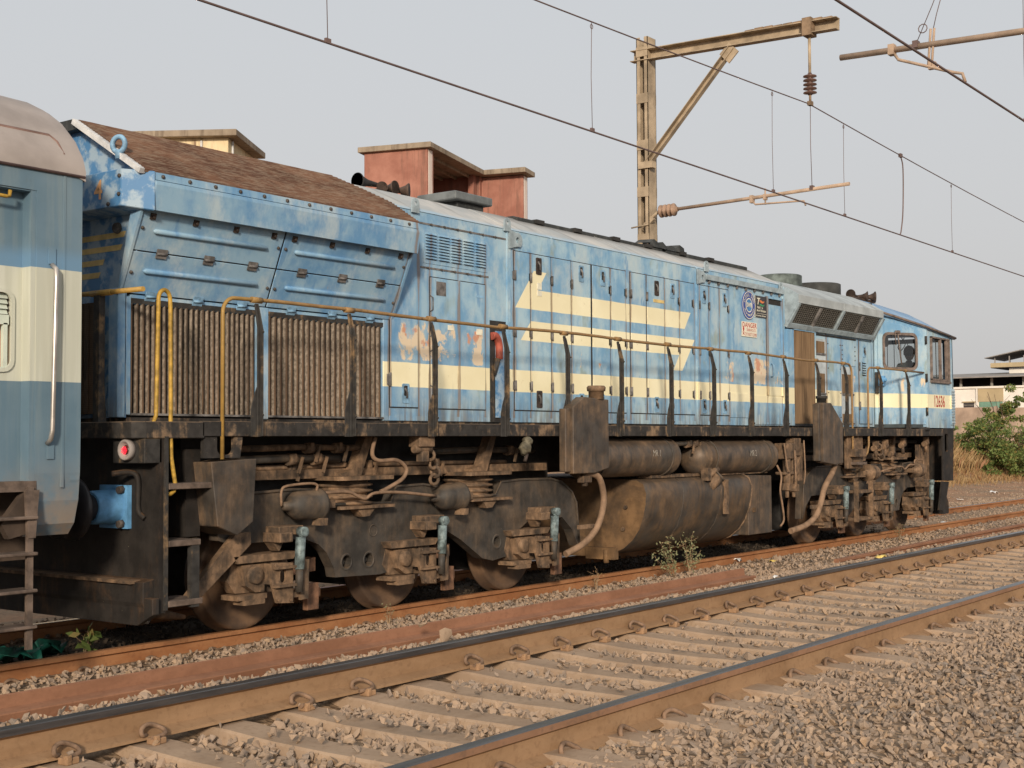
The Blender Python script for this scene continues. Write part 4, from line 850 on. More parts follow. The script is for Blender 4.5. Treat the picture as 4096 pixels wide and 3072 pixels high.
def boards():
    r, u = (1, 0, 0), (0, 0, 1); yb = YS - 0.020
    # round shed emblem
    cx, cz, R = 17.24, 3.155, 0.205
    def disc(rr, y, mat, name, parent, inner=0):
        m = MB()
        if inner: m.prism(circ(cx, cz, rr, 40), y, y + 0.002, 'y', holes=[list(reversed(circ(cx, cz, inner, 40)))])
        else: m.prism(circ(cx, cz, rr, 40), y, y + 0.002, 'y')
        return part(name, m, mat, parent)
    m = MB(); m.prism(circ(cx, cz, R, 48), YS - 0.012, YS, 'y'); em = part('emblem', m, 'emblem_blue', LOCO, label='round dark blue shed emblem')
    disc(R - 0.008, YS - 0.0145, 'text_cream', 'ring', em, R - 0.018); disc(0.102, YS - 0.0145, 'text_cream', 'ring', em, 0.088); disc(0.088, YS - 0.0145, 'emblem_sky', 'disc', em)
    part('lettering', text_mb('SWR', 0.088, (cx, YS - 0.0175, cz), r, u, 0.001, 0.003, sx=0.85), 'text_cream', em, recalc=False)
    def ring_text(s, rad, a0, a1, size, inv):
        ms = []
        for i, ch in enumerate(s):
            a = math.radians(a0 + (a1 - a0) * i / (len(s) - 1)); d = V(math.cos(a), 0, math.sin(a)); c = V(cx, YS - 0.0145, cz) + d * rad
            up = -d if inv else d; rt = V(up.z, 0, -up.x); ms.append(text_mb(ch, size, c, rt, up, 0.001, 0.0005))
        return join(*ms)
    part('lettering', ring_text('DIESEL SHED', 0.145, 158, 22, 0.058, False), 'text_cream', em, recalc=False)
    part('lettering', ring_text('KRISHNARAJAPURAM', 0.145, 205, 335, 0.044, True), 'text_cream', em, recalc=False)
    # black poster
    m = MB(); m.box(17.435, 17.815, YS - 0.0125, YS - 0.008, 3.005, 3.315); po = part('poster', m, 'poster_black', LOCO, label='black poster with white lettering and orange and green flag')
    for a in ((17.428, 17.435, 2.998, 3.322), (17.815, 17.822, 2.998, 3.322)):
        m = MB(); m.box(a[0], a[1], YS - 0.0125, YS - 0.008, a[2], a[3]); part('poster_edge', m, 'text_cream', po)
    y = YS - 0.0135
    m = MB(); m.prism([(17.49, 3.285), (17.585, 3.285), (17.585, 3.268), (17.56, 3.268), (17.53, 3.19), (17.505, 3.19), (17.535, 3.268), (17.49, 3.268)], y - 0.001, y, 'y'); part('figure', m, 'text_cream', po)
    m = MB(); m.prism([(17.56, 3.245), (17.61, 3.258), (17.66, 3.240), (17.73, 3.246), (17.70, 3.222), (17.655, 3.212), (17.60, 3.222)], y - 0.001, y, 'y'); part('flag', m, 'poster_orange', po)
    m = MB(); m.prism([(17.56, 3.195), (17.61, 3.205), (17.66, 3.190), (17.73, 3.196), (17.70, 3.172), (17.65, 3.168), (17.60, 3.176)], y - 0.001, y, 'y'); part('flag', m, 'poster_green', po)
    for s, sz, px, pz in (('Azadi', 0.052, 17.49, 3.15), ('Ka', 0.040, 17.635, 3.146), ('Amrit Mahotsav', 0.050, 17.475, 3.103), ('Har Ghar Tiranga - 15th August', 0.026, 17.455, 3.03)):
        part('lettering', text_mb(s, sz, (px, y, pz), r, u, 0.001, 0.001, 'LEFT', 0.9), 'text_cream', po, recalc=False)
    m = MB(); m.box(17.48, 17.79, y - 0.001, y, 3.058, 3.062); part('rule', m, 'text_cream', po)
    # danger board
    m = MB(); m.box(17.01, 17.475, YS - 0.0125, YS - 0.008, 2.705, 2.915); dg = part('danger_board', m, 'board_cream', LOCO, label='cream danger board with red lettering')
    part('lettering', text_mb('DANGER', 0.098, (17.245, y, 2.868), r, u, 0.001, 0.0012, sx=1.12), 'text_red', dg, recalc=False)
    part('lettering', text_mb('25000 VOLTS', 0.055, (17.295, y, 2.802), r, u, 0.001, 0.0, sx=0.9), 'text_red', dg, recalc=False)
    part('lettering', text_mb('DO NOT CLIMB', 0.062, (17.285, y, 2.738), r, u, 0.001, 0.0, sx=0.82), 'text_red', dg, recalc=False)
    m = MB(); m.prism(circ(17.06, 2.812, 0.026, 12, 0.024), y - 0.001, y, 'y'); m.box(17.05, 17.07, y - 0.001, y, 2.772, 2.79); part('skull', m, 'text_red', dg)
    for s in (1, -1):
        m = MB(); m.prism([(17.03, 2.748 - s * 0.018), (17.036, 2.748 - s * 0.026), (17.09, 2.748 + s * 0.018), (17.084, 2.748 + s * 0.026)], y - 0.001, y, 'y'); part('bone', m, 'text_red', dg)
    for x, z, w, h in ((12.09, 2.93, 0.085, 0.075), (12.09, 2.86, 0.085, 0.06), (10.53, 2.38, 0.09, 0.05), (11.0, 2.36, 0.09, 0.06)):
        m = MB(); m.box(x, x + w, YS - 0.0165, YS - 0.012, z, z + h); part('notice', m, 'text_cream', LOCO)
    m = MB(); m.box(14.60, 14.86, YS - 0.0165, YS - 0.012, 2.99, 3.03); part('notice', m, 'stripe_yellow', LOCO)
boards()
# --- flared fan intakes ahead of the engine
def intake():
    c = MB(); c.prism([(YS + 0.01, 2.90), (8.45, 3.25), (8.45, 3.40), (8.62, 3.50), (9.0, 3.66), (9.25, 3.73), (YC, 3.75), (mir(9.25), 3.73), (mir(8.62), 3.50), (mir(YS), 2.90)], 18.39, 18.425, 'x'); part('intake_cheek', c, 'lug_grey', LOCO)
    r = MB(); p = [(8.447, 3.27), (8.447, 3.395), (8.62, 3.50), (9.0, 3.665), (9.25, 3.735), (YC, 3.76)]
    for a, b in ((18.42, 20.08), (20.10, 21.74)):
        r = MB(); r.prism(p + [(mir(y), z) for y, z in reversed(p[:-1])], a, b, 'x'); part('roof_panel', r, 'fan_roof', LOCO, 0.004)
    A = V(0, YS - 0.03, 2.93); B = V(0, 8.455, 3.27); sl = (B - A).normalized(); nr = V(0, -sl.z, sl.y)
    bk = MB(); bk.add([V(18.42, A.y, A.z) - nr * 0.06, V(21.78, A.y, A.z) - nr * 0.06, V(21.78, B.y, B.z) - nr * 0.06, V(18.42, B.y, B.z) - nr * 0.06], [(0, 1, 2, 3)]); part('intake_backing', bk, 'seam_dark', LOCO)
    fr = MB(); m3 = Matrix((V(1, 0, 0), sl, nr)).transposed()
    fr.obox(V(20.08, A.y, A.z) + sl * 0.03, (3.40, 0.07, 0.06), m3)
    for x in (18.44, 20.09, 21.74): fr.obox(V(x, (A.y + B.y) / 2, (A.z + B.z) / 2), (0.07, (B - A).length, 0.05), m3)
    fo = part('intake_frame', fr, 'lug_grey', LOCO)
    for x in (19.25, 20.92):
        q = MB(); q.obox(V(x, (A.y + B.y) / 2, (A.z + B.z) / 2), (0.055, (B - A).length * 0.9, 0.04), m3); part('intake_bar', q, 'hinge_rust', fo)
    for x0, x1 in ((18.48, 19.22), (19.28, 20.05), (20.13, 20.89), (20.95, 21.70)):
        w = MB(); n = 11
        for i in range(n + 1):
            x = x0 + (x1 - x0) * i / n; w.obox(V(x, (A.y + B.y) / 2, (A.z + B.z) / 2) - nr * 0.01, (0.006, (B - A).length * 0.9, 0.006), m3)
        for j in range(11): w.obox(V((x0 + x1) / 2, A.y, A.z) + (B - A) * (0.14 + 0.08 * j) - nr * 0.006, (x1 - x0, 0.005, 0.006), m3)
        part('wire_guard', w, 'guard_wire', fo)
    # lower side: filter curtain, boxes, panels, door
    f = MB(); vs = []
    for i in range(24):
        for t, d in ((0, 0.022), (0.3, 0.0), (0.6, 0.0), (0.95, 0.022)): vs.append((18.63 + (i + t) * 0.0325, YS - 0.035 + d))
    m = len(vs); f.add([(a, b, 1.49) for a, b in vs] + [(a, b, 2.90) for a, b in vs], [(i, i + 1, m + i + 1, m + i) for i in range(m - 1)]); fo = part('filter_curtain', f, 'filter_brown', LOCO, recalc=False)
    q = MB(); q.box(18.42, 18.63, YS - 0.045, YS, 1.46, 2.92); q.box(19.40, 19.425, YS - 0.045, YS, 1.46, 2.90); q.box(18.42, 19.42, YS - 0.045, YS, 2.895, 2.925); part('filter_frame', q, 'loco_paint', LOCO)
    q = MB(); q.box(18.46, 19.40, YS - 0.03, YS - 0.001, 1.455, 1.488); part('filter_gap', q, 'seam_dark', fo)
    for x0, x1, zz in ((19.44, 19.88, ((2.60, 2.78), (1.98, 2.28), (1.50, 1.62))), (20.48, 20.98, ((1.99, 2.30), (1.52, 1.66)))):
        o = MB(); o.box(x0, x1, YS - 0.004, YS - 0.001, 1.48, 2.82 if x0 < 20 else 2.42); oo = part('filter_recess', o, 'recess_pale', LOCO)
        for z0, z1 in zz:
            b = MB(); b.box(x0 + 0.02, x1 - 0.06, YS - 0.012, YS - 0.003, z0, z1); part('filter_pad', b, 'filter_brown', oo)
            b = MB(); b.box(x0 + 0.01, x1 - 0.04, YS - 0.03, YS - 0.003, z0 - 0.03, z0 - 0.005); part('shelf', b, 'hinge_rust', oo)
    for x0, x1, z0, z1 in ((19.90, 20.46, 1.50, 2.86), (20.46, 21.06, 2.44, 2.86)):
        p = MB(); p.box(x0, x1, YS - 0.012, YS + 0.002, z0, z1); po = part('side_panel', p, 'loco_paint', LOCO, 0.003)
        for i in range(4):
            b = MB(); b.lathe([(0, 0.012), (0.01, 0.01)], (x0 + 0.04, YS - 0.012, z0 + 0.1 + i * (z1 - z0 - 0.2) / 3), (0, -1, 0), 6); part('bolt', b, 'bolt_dark', po)
            b = MB(); b.lathe([(0, 0.012), (0.01, 0.01)], (x1 - 0.04, YS - 0.012, z0 + 0.1 + i * (z1 - z0 - 0.2) / 3), (0, -1, 0), 6); part('bolt', b, 'bolt_dark', po)
    e = MB(); e.box(19.44, 21.08, YS - 0.012, YS + 0.001, 2.868, 2.892); part('seam_strip', e, 'seam_dark', LOCO)
    d = door(21.20, 21.74, 1.50, 2.88, (), (), 'side_door')
    for j in range(6):
        l = MB(); l.add([(21.32, YS - 0.016, 2.31 + j * 0.04), (21.47, YS - 0.016, 2.31 + j * 0.04), (21.47, YS - 0.032, 2.317 + j * 0.04), (21.32, YS - 0.032, 2.317 + j * 0.04), (21.32, YS - 0.013, 2.335 + j * 0.04), (21.47, YS - 0.013, 2.335 + j * 0.04)], [(0, 1, 2, 3), (3, 2, 5, 4)]); l.box(21.32, 21.47, YS - 0.015, YS - 0.012, 2.298 + j * 0.04, 2.31 + j * 0.04, 1); part('louvre', l, ['loco_paint', 'seam_dark'], d)
    latch(21.42, 2.70, d); hinge(21.215, 2.45, d, 0.14); hinge(21.215, 1.80, d, 0.14)
simple('guard_wire', (0.17, 0.16, 0.14), 0.6, 0, 0.3, 20)
simple('recess_pale', (0.42, 0.47, 0.50), 0.7, 0, 0.25, 5)
simple('fan_roof', (0.400, 0.435, 0.445), 0.65, 0, 0.25, 2.5)
intake()
# --- driving cab
def wall(name, a, b, poly, holes, mat, parent, th=0.03, bevel=0):
    """plate standing on the plan line a->b; poly/holes in (distance along, z)"""
    a = Vector((a[0], a[1], 0)); d = Vector((b[0] - a.x, b[1] - a.y, 0)).normalized(); n = Vector((d.y, -d.x, 0)); m = MB(); m.prism(poly, 0.0, -th, 'y', holes=[list(h) for h in holes])
    m.v = [tuple(a + d * v[0] + n * v[1] + V(0, 0, v[2])) for v in m.v]; return part(name, m, mat, parent, bevel), a, d, n
def onwall(w, s, z, off=0.0): _, a, d, n = w; p = a + d * s + n * off; return V(p.x, p.y, z)
def cab():
    P0, P1, P2 = (21.86, 8.665), (22.85, 8.12), (24.16, 8.12); L = math.hypot(P1[0] - P0[0], P1[1] - P0[1])
    win = rrect(0.16, 0.90, 2.43, 3.06, 0.10, 4)
    w = wall('cab_rear_wall', P0, P1, [(0, 1.455), (L, 1.455), (L, 3.19), (0, 3.42)], [win], 'loco_paint', LOCO)
    # door leaf on the slanted wall, window with rounded corners
    dr = MB(); dr.prism([(0.06, 1.50), (L - 0.06, 1.50), (L - 0.06, 3.12), (0.06, 3.26)], 0.004, 0.018, 'y', holes=[rrect(0.19, 0.87, 2.46, 3.03, 0.09, 4)]); _, a, d, n = w
    dr.v = [tuple(a + d * v[0] + n * v[1] + V(0, 0, v[2])) for v in dr.v]; do = part('cab_door', dr, 'loco_paint', LOCO)
    rim = MB(); rim.prism(rrect(0.155, 0.905, 2.425, 3.065, 0.11, 4), 0.018, 0.034, 'y', holes=[rrect(0.20, 0.86, 2.47, 3.02, 0.085, 4)]); rim.v = [tuple(a + d * v[0] + n * v[1] + V(0, 0, v[2])) for v in rim.v]; part('window_seal', rim, 'window_frame', do)
    gl = MB(); gl.add([onwall(w, 0.17, 2.45, 0.0), onwall(w, 0.89, 2.45, 0.0), onwall(w, 0.89, 3.05, 0.0), onwall(w, 0.17, 3.05, 0.0)], [(0, 1, 2, 3)]); part('window_pane', gl, 'window_glass', do)
    wp = MB(); wp.tube([onwall(w, 0.46, 3.07, 0.05), onwall(w, 0.50, 2.78, 0.045), onwall(w, 0.55, 2.52, 0.035)], 0.012, 6); wp.obox(onwall(w, 0.46, 3.075, 0.05), (0.10, 0.06, 0.04)); wp.tube([onwall(w, 0.40, 3.06, 0.05), onwall(w, 0.43, 2.85, 0.04)], 0.009, 6); part('wiper', wp, 'window_frame', do)
    lk = MB(); lk.obox(onwall(w, 0.10, 2.23, 0.05), (0.10, 0.10, 0.17)); lk.lathe([(0, 0.04), (0.05, 0.035)], onwall(w, 0.14, 2.25, 0.06), n, 12); part('door_lock', lk, 'blue_box', do, 0.006)
    fl = MB(); fl.obox(onwall(w, 0.02, 2.20, 0.03), (0.05, 0.05, 0.36)); part('reflector', fl, 'post_black', do)
    for z in (2.95, 2.30, 1.72):
        h = MB(); h.tube([onwall(w, L - 0.04, z - 0.07, 0.03), onwall(w, L - 0.04, z + 0.07, 0.03)], 0.022, 8); part('hinge', h, 'post_black', do)
    kp = MB(); kp.tube([onwall(w, -0.02, 1.415, 0.03), onwall(w, L, 1.415, 0.03)], 0.03, 6); part('door_sill', kp, 'post_black', do)
    # near side wall with sliding window
    S = P2[0] - P1[0]; sw = rrect(0.17, 1.06, 2.29, 3.01, 0.02, 2); q = [(1.12, 2.32), (1.22, 2.32), (1.14, 2.95), (1.08, 2.97)]
    w2 = wall('cab_side_wall', P1, P2, [(0, 1.44), (S + 0.05, 1.44), (S, 3.09), (0, 3.19)], [sw, q], 'loco_paint', LOCO)
    fr = MB()
    for (s0, s1, z0, z1) in ((0.15, 1.08, 3.0, 3.03), (0.15, 1.08, 2.265, 2.295), (0.15, 0.18, 2.27, 3.03), (1.05, 1.08, 2.27, 3.03), (0.60, 0.635, 2.29, 3.01), (0.92, 0.95, 2.29, 3.01)): fr.obox((P1[0] + (s0 + s1) / 2, 8.105, (z0 + z1) / 2), (s1 - s0, 0.05, z1 - z0))
    fo = part('window_frame', fr, 'window_frame', LOCO, 0.004)
    g = MB(); g.add([(23.03, 8.13, 2.30), (23.47, 8.13, 2.30), (23.47, 8.13, 3.0), (23.03, 8.13, 3.0)], [(0, 1, 2, 3)]); part('window_pane', g, 'window_glass', fo)
    g = MB(); g.add([(23.97, 8.13, 2.32), (24.07, 8.13, 2.32), (23.99, 8.13, 2.95), (23.93, 8.13, 2.97)], [(0, 1, 2, 3)]); part('window_pane', g, 'window_glass', fo)
    sl = MB(); sl.box(22.99, 23.96, 8.075, 8.12, 2.225, 2.265); part('window_ledge', sl, 'window_frame', fo)
    nm = text_mb('12636', 0.285, (23.43, 8.118, 1.895), (1, 0, 0), (0, 0, 1), 0.002, 0.003, sx=0.80); part('road_number', nm, 'text_red', LOCO, recalc=False)
    pk = MB(); pk.box(23.52, 23.72, 8.112, 8.119, 1.58, 1.72); part('hatch', pk, 'loco_paint', LOCO, 0.002)
    st = MB(); st.box(24.00, 24.19, 8.10, 8.119, 1.50, 2.14); so = part('front_louvre', st, 'loco_paint', LOCO)
    for j in range(12):
        l = MB(); l.box(24.02, 24.17, 8.085, 8.10, 1.53 + j * 0.05, 1.555 + j * 0.05); part('louvre', l, 'lug_grey', so)
    # far side, front
    wall('cab_side_wall', (P2[0], mir(8.12)), (P1[0], mir(8.12)), [(0, 1.44), (S, 1.44), (S, 3.19), (0, 3.09)], [rrect(0.25, 1.1, 2.29, 3.01, 0.02, 2)], 'loco_paint', LOCO)
    wall('cab_rear_wall', (P1[0], mir(P1[1])), (P0[0], mir(P0[1])), [(0, 1.44), (L, 1.44), (L, 3.42), (0, 3.19)], [rrect(0.2, 0.9, 2.43, 3.06, 0.08, 3)], 'loco_paint', LOCO)
    F = mir(8.12) - 8.12
    wall('cab_front', (24.17, 8.12), (24.17, mir(8.12)), [(0, 1.44), (F, 1.44), (F, 3.08), (0, 3.08)], [rrect(0.16, 1.40, 2.30, 3.0, 0.06, 3), rrect(F - 1.40, F - 0.16, 2.30, 3.0, 0.06, 3)], 'loco_paint', LOCO)
    gl = MB(); gl.add([(24.16, 8.26, 2.28), (24.16, 9.54, 2.28), (24.16, 9.54, 3.02), (24.16, 8.26, 3.02)], [(0, 1, 2, 3)]); part('windscreen', gl, 'window_glass', LOCO)
    gl = MB(); gl.add([(24.16, 9.70, 2.28), (24.16, 10.98, 2.28), (24.16, 10.98, 3.02), (24.16, 9.70, 3.02)], [(0, 1, 2, 3)]); part('windscreen', gl, 'window_glass', LOCO)
    gr = MB()
    for i in range(10): gr.tube([(24.20, 8.30 + i * 0.13, 2.28), (24.19, 8.30 + i * 0.13, 3.02)], 0.007, 5)
    part('windscreen_grille', gr, 'hinge_rust', LOCO)
    fl = MB(); fl.box(21.86, 24.14, 8.17, mir(8.17), 1.44, 1.50); part('cab_floor', fl, 'cab_inside', LOCO)
    bk = MB(); bk.box(21.845, 21.88, 8.70, mir(8.70), 1.45, 3.55); part('cab_bulkhead', bk, 'cab_inside', LOCO)
    cs = MB(); cs.box(23.55, 24.10, 8.30, 9.40, 1.50, 2.36); cs.box(23.35, 23.56, 8.35, 9.3, 1.5, 2.20); cs.box(23.55, 24.10, 9.9, 10.9, 1.5, 2.36); part('control_desk', cs, 'cab_inside', LOCO, 0.02)
    mi = MB(); mi.prism(rrect(0.20, 0.34, 2.82, 3.0, 0.03, 3), -0.06, -0.05, 'y'); mi.v = [tuple(a + d * v[0] + n * v[1] + V(0, 0, v[2])) for v in mi.v]; part('sun_visor', mi, 'seat_black', LOCO)
    cb = MB(); cb.tube(smooth_path([onwall(w, 0.86, 3.0, -0.25), onwall(w, 0.72, 2.85, -0.25), onwall(w, 0.78, 2.78, -0.25), onwall(w, 0.88, 2.9, -0.25), onwall(w, 0.80, 3.0, -0.25)], 5), 0.008, 6); part('cable_loop', cb, 'seat_black', LOCO)
    # roof
    sec = {21.80: ((8.60, 3.42), (8.9, 3.60), (9.25, 3.72), (9.62, 3.77)), 22.20: ((8.42, 3.345), (8.8, 3.57), (9.15, 3.69), (9.62, 3.76)), 22.87: ((8.085, 3.185), (8.45, 3.42), (8.95, 3.61), (9.62, 3.68)),
           23.45: ((8.085, 3.15), (8.45, 3.36), (8.95, 3.52), (9.62, 3.58)), 23.95: ((8.085, 3.115), (8.45, 3.26), (8.95, 3.36), (9.62, 3.40)), 24.22: ((8.085, 3.08), (8.45, 3.14), (8.95, 3.17), (9.62, 3.18))}
    xs = sorted(sec); rows = [list(sec[x]) + [(mir(y), z) for y, z in reversed(sec[x][:-1])] for x in xs]; m = len(rows[0]); r = MB()
    vs = [(x, y, z) for x, row in zip(xs, rows) for y, z in row]; k = len(vs); vs += [(x, y, z - 0.05) for x, y, z in vs]
    fs = [(i * m + j, (i + 1) * m + j, (i + 1) * m + j + 1, i * m + j + 1) for i in range(len(xs) - 1) for j in range(m - 1)]; fs += [tuple(q + k for q in reversed(f)) for f in fs]
    for i in range(len(xs) - 1): fs += [(i * m, i * m + k, (i + 1) * m + k, (i + 1) * m), (i * m + m - 1, (i + 1) * m + m - 1, (i + 1) * m + m - 1 + k, i * m + m - 1 + k)]
    for j in range(m - 1): fs += [(j, j + 1, j + 1 + k, j + k), ((len(xs) - 1) * m + j, (len(xs) - 1) * m + j + k, (len(xs) - 1) * m + j + 1 + k, (len(xs) - 1) * m + j + 1)]
    r.add(vs, fs, 0, True); ro = part('cab_roof', r, 'cab_roof_blue', LOCO)
    e = MB(); e.tube([(21.84, 8.59, 3.41), (22.20, 8.41, 3.33), (22.87, 8.075, 3.165), (24.22, 8.075, 3.062)], 0.022, 6); part('rain_gutter', e, 'window_frame', ro)
    # end skirt and step posts at the front
    sk = MB(); sk.prism([(23.60, 0.52), (24.12, 0.50), (24.18, 1.30), (24.18, 1.44), (23.62, 1.44)], YE, YE + 0.03, 'y', holes=[list(reversed(rrect(23.70, 23.88, 1.02, 1.34, 0.05, 3)))]); part('front_skirt', sk, 'pilot_black', LOCO)
    sk = MB(); sk.box(23.98, 24.18, YE + 0.03, mir(YE + 0.03), 0.50, 1.44); part('front_headstock', sk, 'pilot_black', LOCO)
    sk = MB(); sk.prism([(23.42, 0.0), (23.70, 0.0), (23.95, 0.48), (23.60, 0.50)], YE + 0.02, YE + 0.05, 'y'); part('step_side', sk, 'pilot_black', LOCO)
    sk = MB(); sk.box(23.00, 23.60, YE + 0.25, YE + 0.28, 0.20, 1.15); part('skirt_panel', sk, 'bogie_dust', LOCO)
    pg = MB(); pg.prism([(24.0, 0.48), (24.35, 0.10), (24.35, -0.10), (24.0, -0.10)], 8.3, mir(8.3), 'y'); part('pilot', pg, 'pilot_black', LOCO)
def mk_cabroof():
    m = M('cab_roof_blue'); n = m.noise(2, 5); c = m.mix(m.step(n, 0.35, 0.7), (0.140, 0.255, 0.420), (0.230, 0.345, 0.490)); MAT['cab_roof_blue'] = m.fin(c, 0.42, 0, 0.45)
mk_cabroof()
cab()

# --- handrails, stanchions, steps
def rails():
    y = YE + 0.025; zt = 2.402
    p = [(7.10, y - 0.02, 1.12), (7.10, y - 0.02, 2.24)] + [(7.10 + 0.14 * (1 - math.cos(math.radians(a))), y - 0.02 + 0.02 * a / 90, 2.26 + 0.14 * math.sin(math.radians(a))) for a in range(0, 91, 15)]
    for i in range(1, 25): p.append((7.24 + i * (19.50 - 7.24) / 25, y + 0.006 * math.sin(i * 1.9), zt + 0.010 * math.sin(i * 0.8) - (0.006 if i % 5 == 2 else 0)))
    p += [(19.50 + 0.14 * math.sin(math.radians(a)), y, 2.26 + 0.14 * math.cos(math.radians(a))) for a in range(0, 91, 15)] + [(19.645, y, 1.16), (19.68, y + 0.02, 1.04), (19.74, y + 0.05, 1.0)]
    m = MB(); m.tube(p, 0.0165, 8); hr = part('handrail', m, 'yellow_pipe', LOCO, label='long mustard yellow handrail pipe along the walkway')
    p = [(20.24, y + 0.05, 0.98), (20.27, y + 0.02, 1.04), (20.28, y, 1.16), (20.28, y, 2.26)] + [(20.28 + 0.12 * (1 - math.cos(math.radians(a))), y, 2.26 + 0.12 * math.sin(math.radians(a))) for a in range(15, 91, 15)] + [(21.3, y, 2.39), (22.72, y - 0.02, 2.385)]
    m = MB(); m.tube(p, 0.0165, 8); part('handrail', m, 'yellow_pipe', LOCO)
    p = [(6.36, y, 1.37), (6.44, y, 1.385), (6.475, y, 1.46), (6.49, y, 2.30)] + [(6.545 - 0.055 * math.cos(math.radians(a)), y, 2.33 + 0.075 * math.sin(math.radians(a))) for a in range(0, 181, 20)] + [(6.603, y, 2.25), (6.612, y, 1.30), (6.618, y, 1.14), (6.645, y, 1.0), (6.66, y, 0.93), (6.645, y, 0.885), (6.61, y, 0.865), (6.57, y, 0.865)]
    m = MB(); m.tube(p, 0.0165, 8); part('grab_rail', m, 'bright_yellow', LOCO, label='bright yellow looped grab rail at the rear steps')
    m = MB(); m.tube([(6.40, 8.22, 2.405), (6.40, 9.5, 2.42)], 0.020, 8); m.tube([(6.40, 8.60, 2.408), (6.40, 8.85, 2.41)], 0.025, 8); part('end_handrail', m, 'yellow_pipe', LOCO)
    m = MB(); m.box(6.375, 6.43, 8.72, 8.79, 1.34, 2.39); m.prism([(6.40, 1.34), (6.47, 1.34), (6.43, 1.9), (6.40, 1.9)], 8.74, 8.77, 'y'); part('end_stanchion', m, 'post_black', LOCO)
    # one stanchion mesh, copied
    s = MB(); s.prism([(-0.014, -0.125), (0.0, -0.125), (0.0, 0.76), (0.034, 0.945), (0.020, 0.955), (-0.014, 0.78)], -0.020, 0.020, 'x'); s.prism([(-0.048, -0.12), (-0.013, -0.12), (-0.013, 0.79), (0.012, 0.92), (0.004, 0.93), (-0.048, 0.74)], 0.004, 0.014, 'x')
    s.prism([(-0.085, -0.125), (-0.02, -0.125), (-0.02, 0.28), (-0.055, 0.20), (-0.085, 0.10)], -0.008, 0.0, 'y'); s.lathe([(0, 0.012), (0.012, 0.01)], (0.0, -0.05, 0.05), (0, -1, 0), 6)
    s.lathe([(0, 0.012), (0.012, 0.01)], (0.0, -0.05, 0.72), (0, -1, 0), 6)
    ms = s.mesh('stanchion', ['post_black'], bevel=0.003); cl = MB(); cl.tube([(-0.055, 0, 0), (0.055, 0, 0)], 0.026, 10); mc = cl.mesh('rail_clamp', ['yellow_pipe'])
    for x in (7.47, 8.55, 9.66, 10.78, 11.865, 12.94, 14.06, 15.13, 16.18, 17.24, 18.32, 19.33, 20.70, 21.92):
        o = inst('stanchion', ms, LOCO, (x, YE - 0.002, 1.42)); c = bpy.data.objects.new('rail_clamp', mc); COL.objects.link(c); c.parent = o; c.location = (0.0, 0.027, 0.982 if x < 20 else 0.968)
rails()

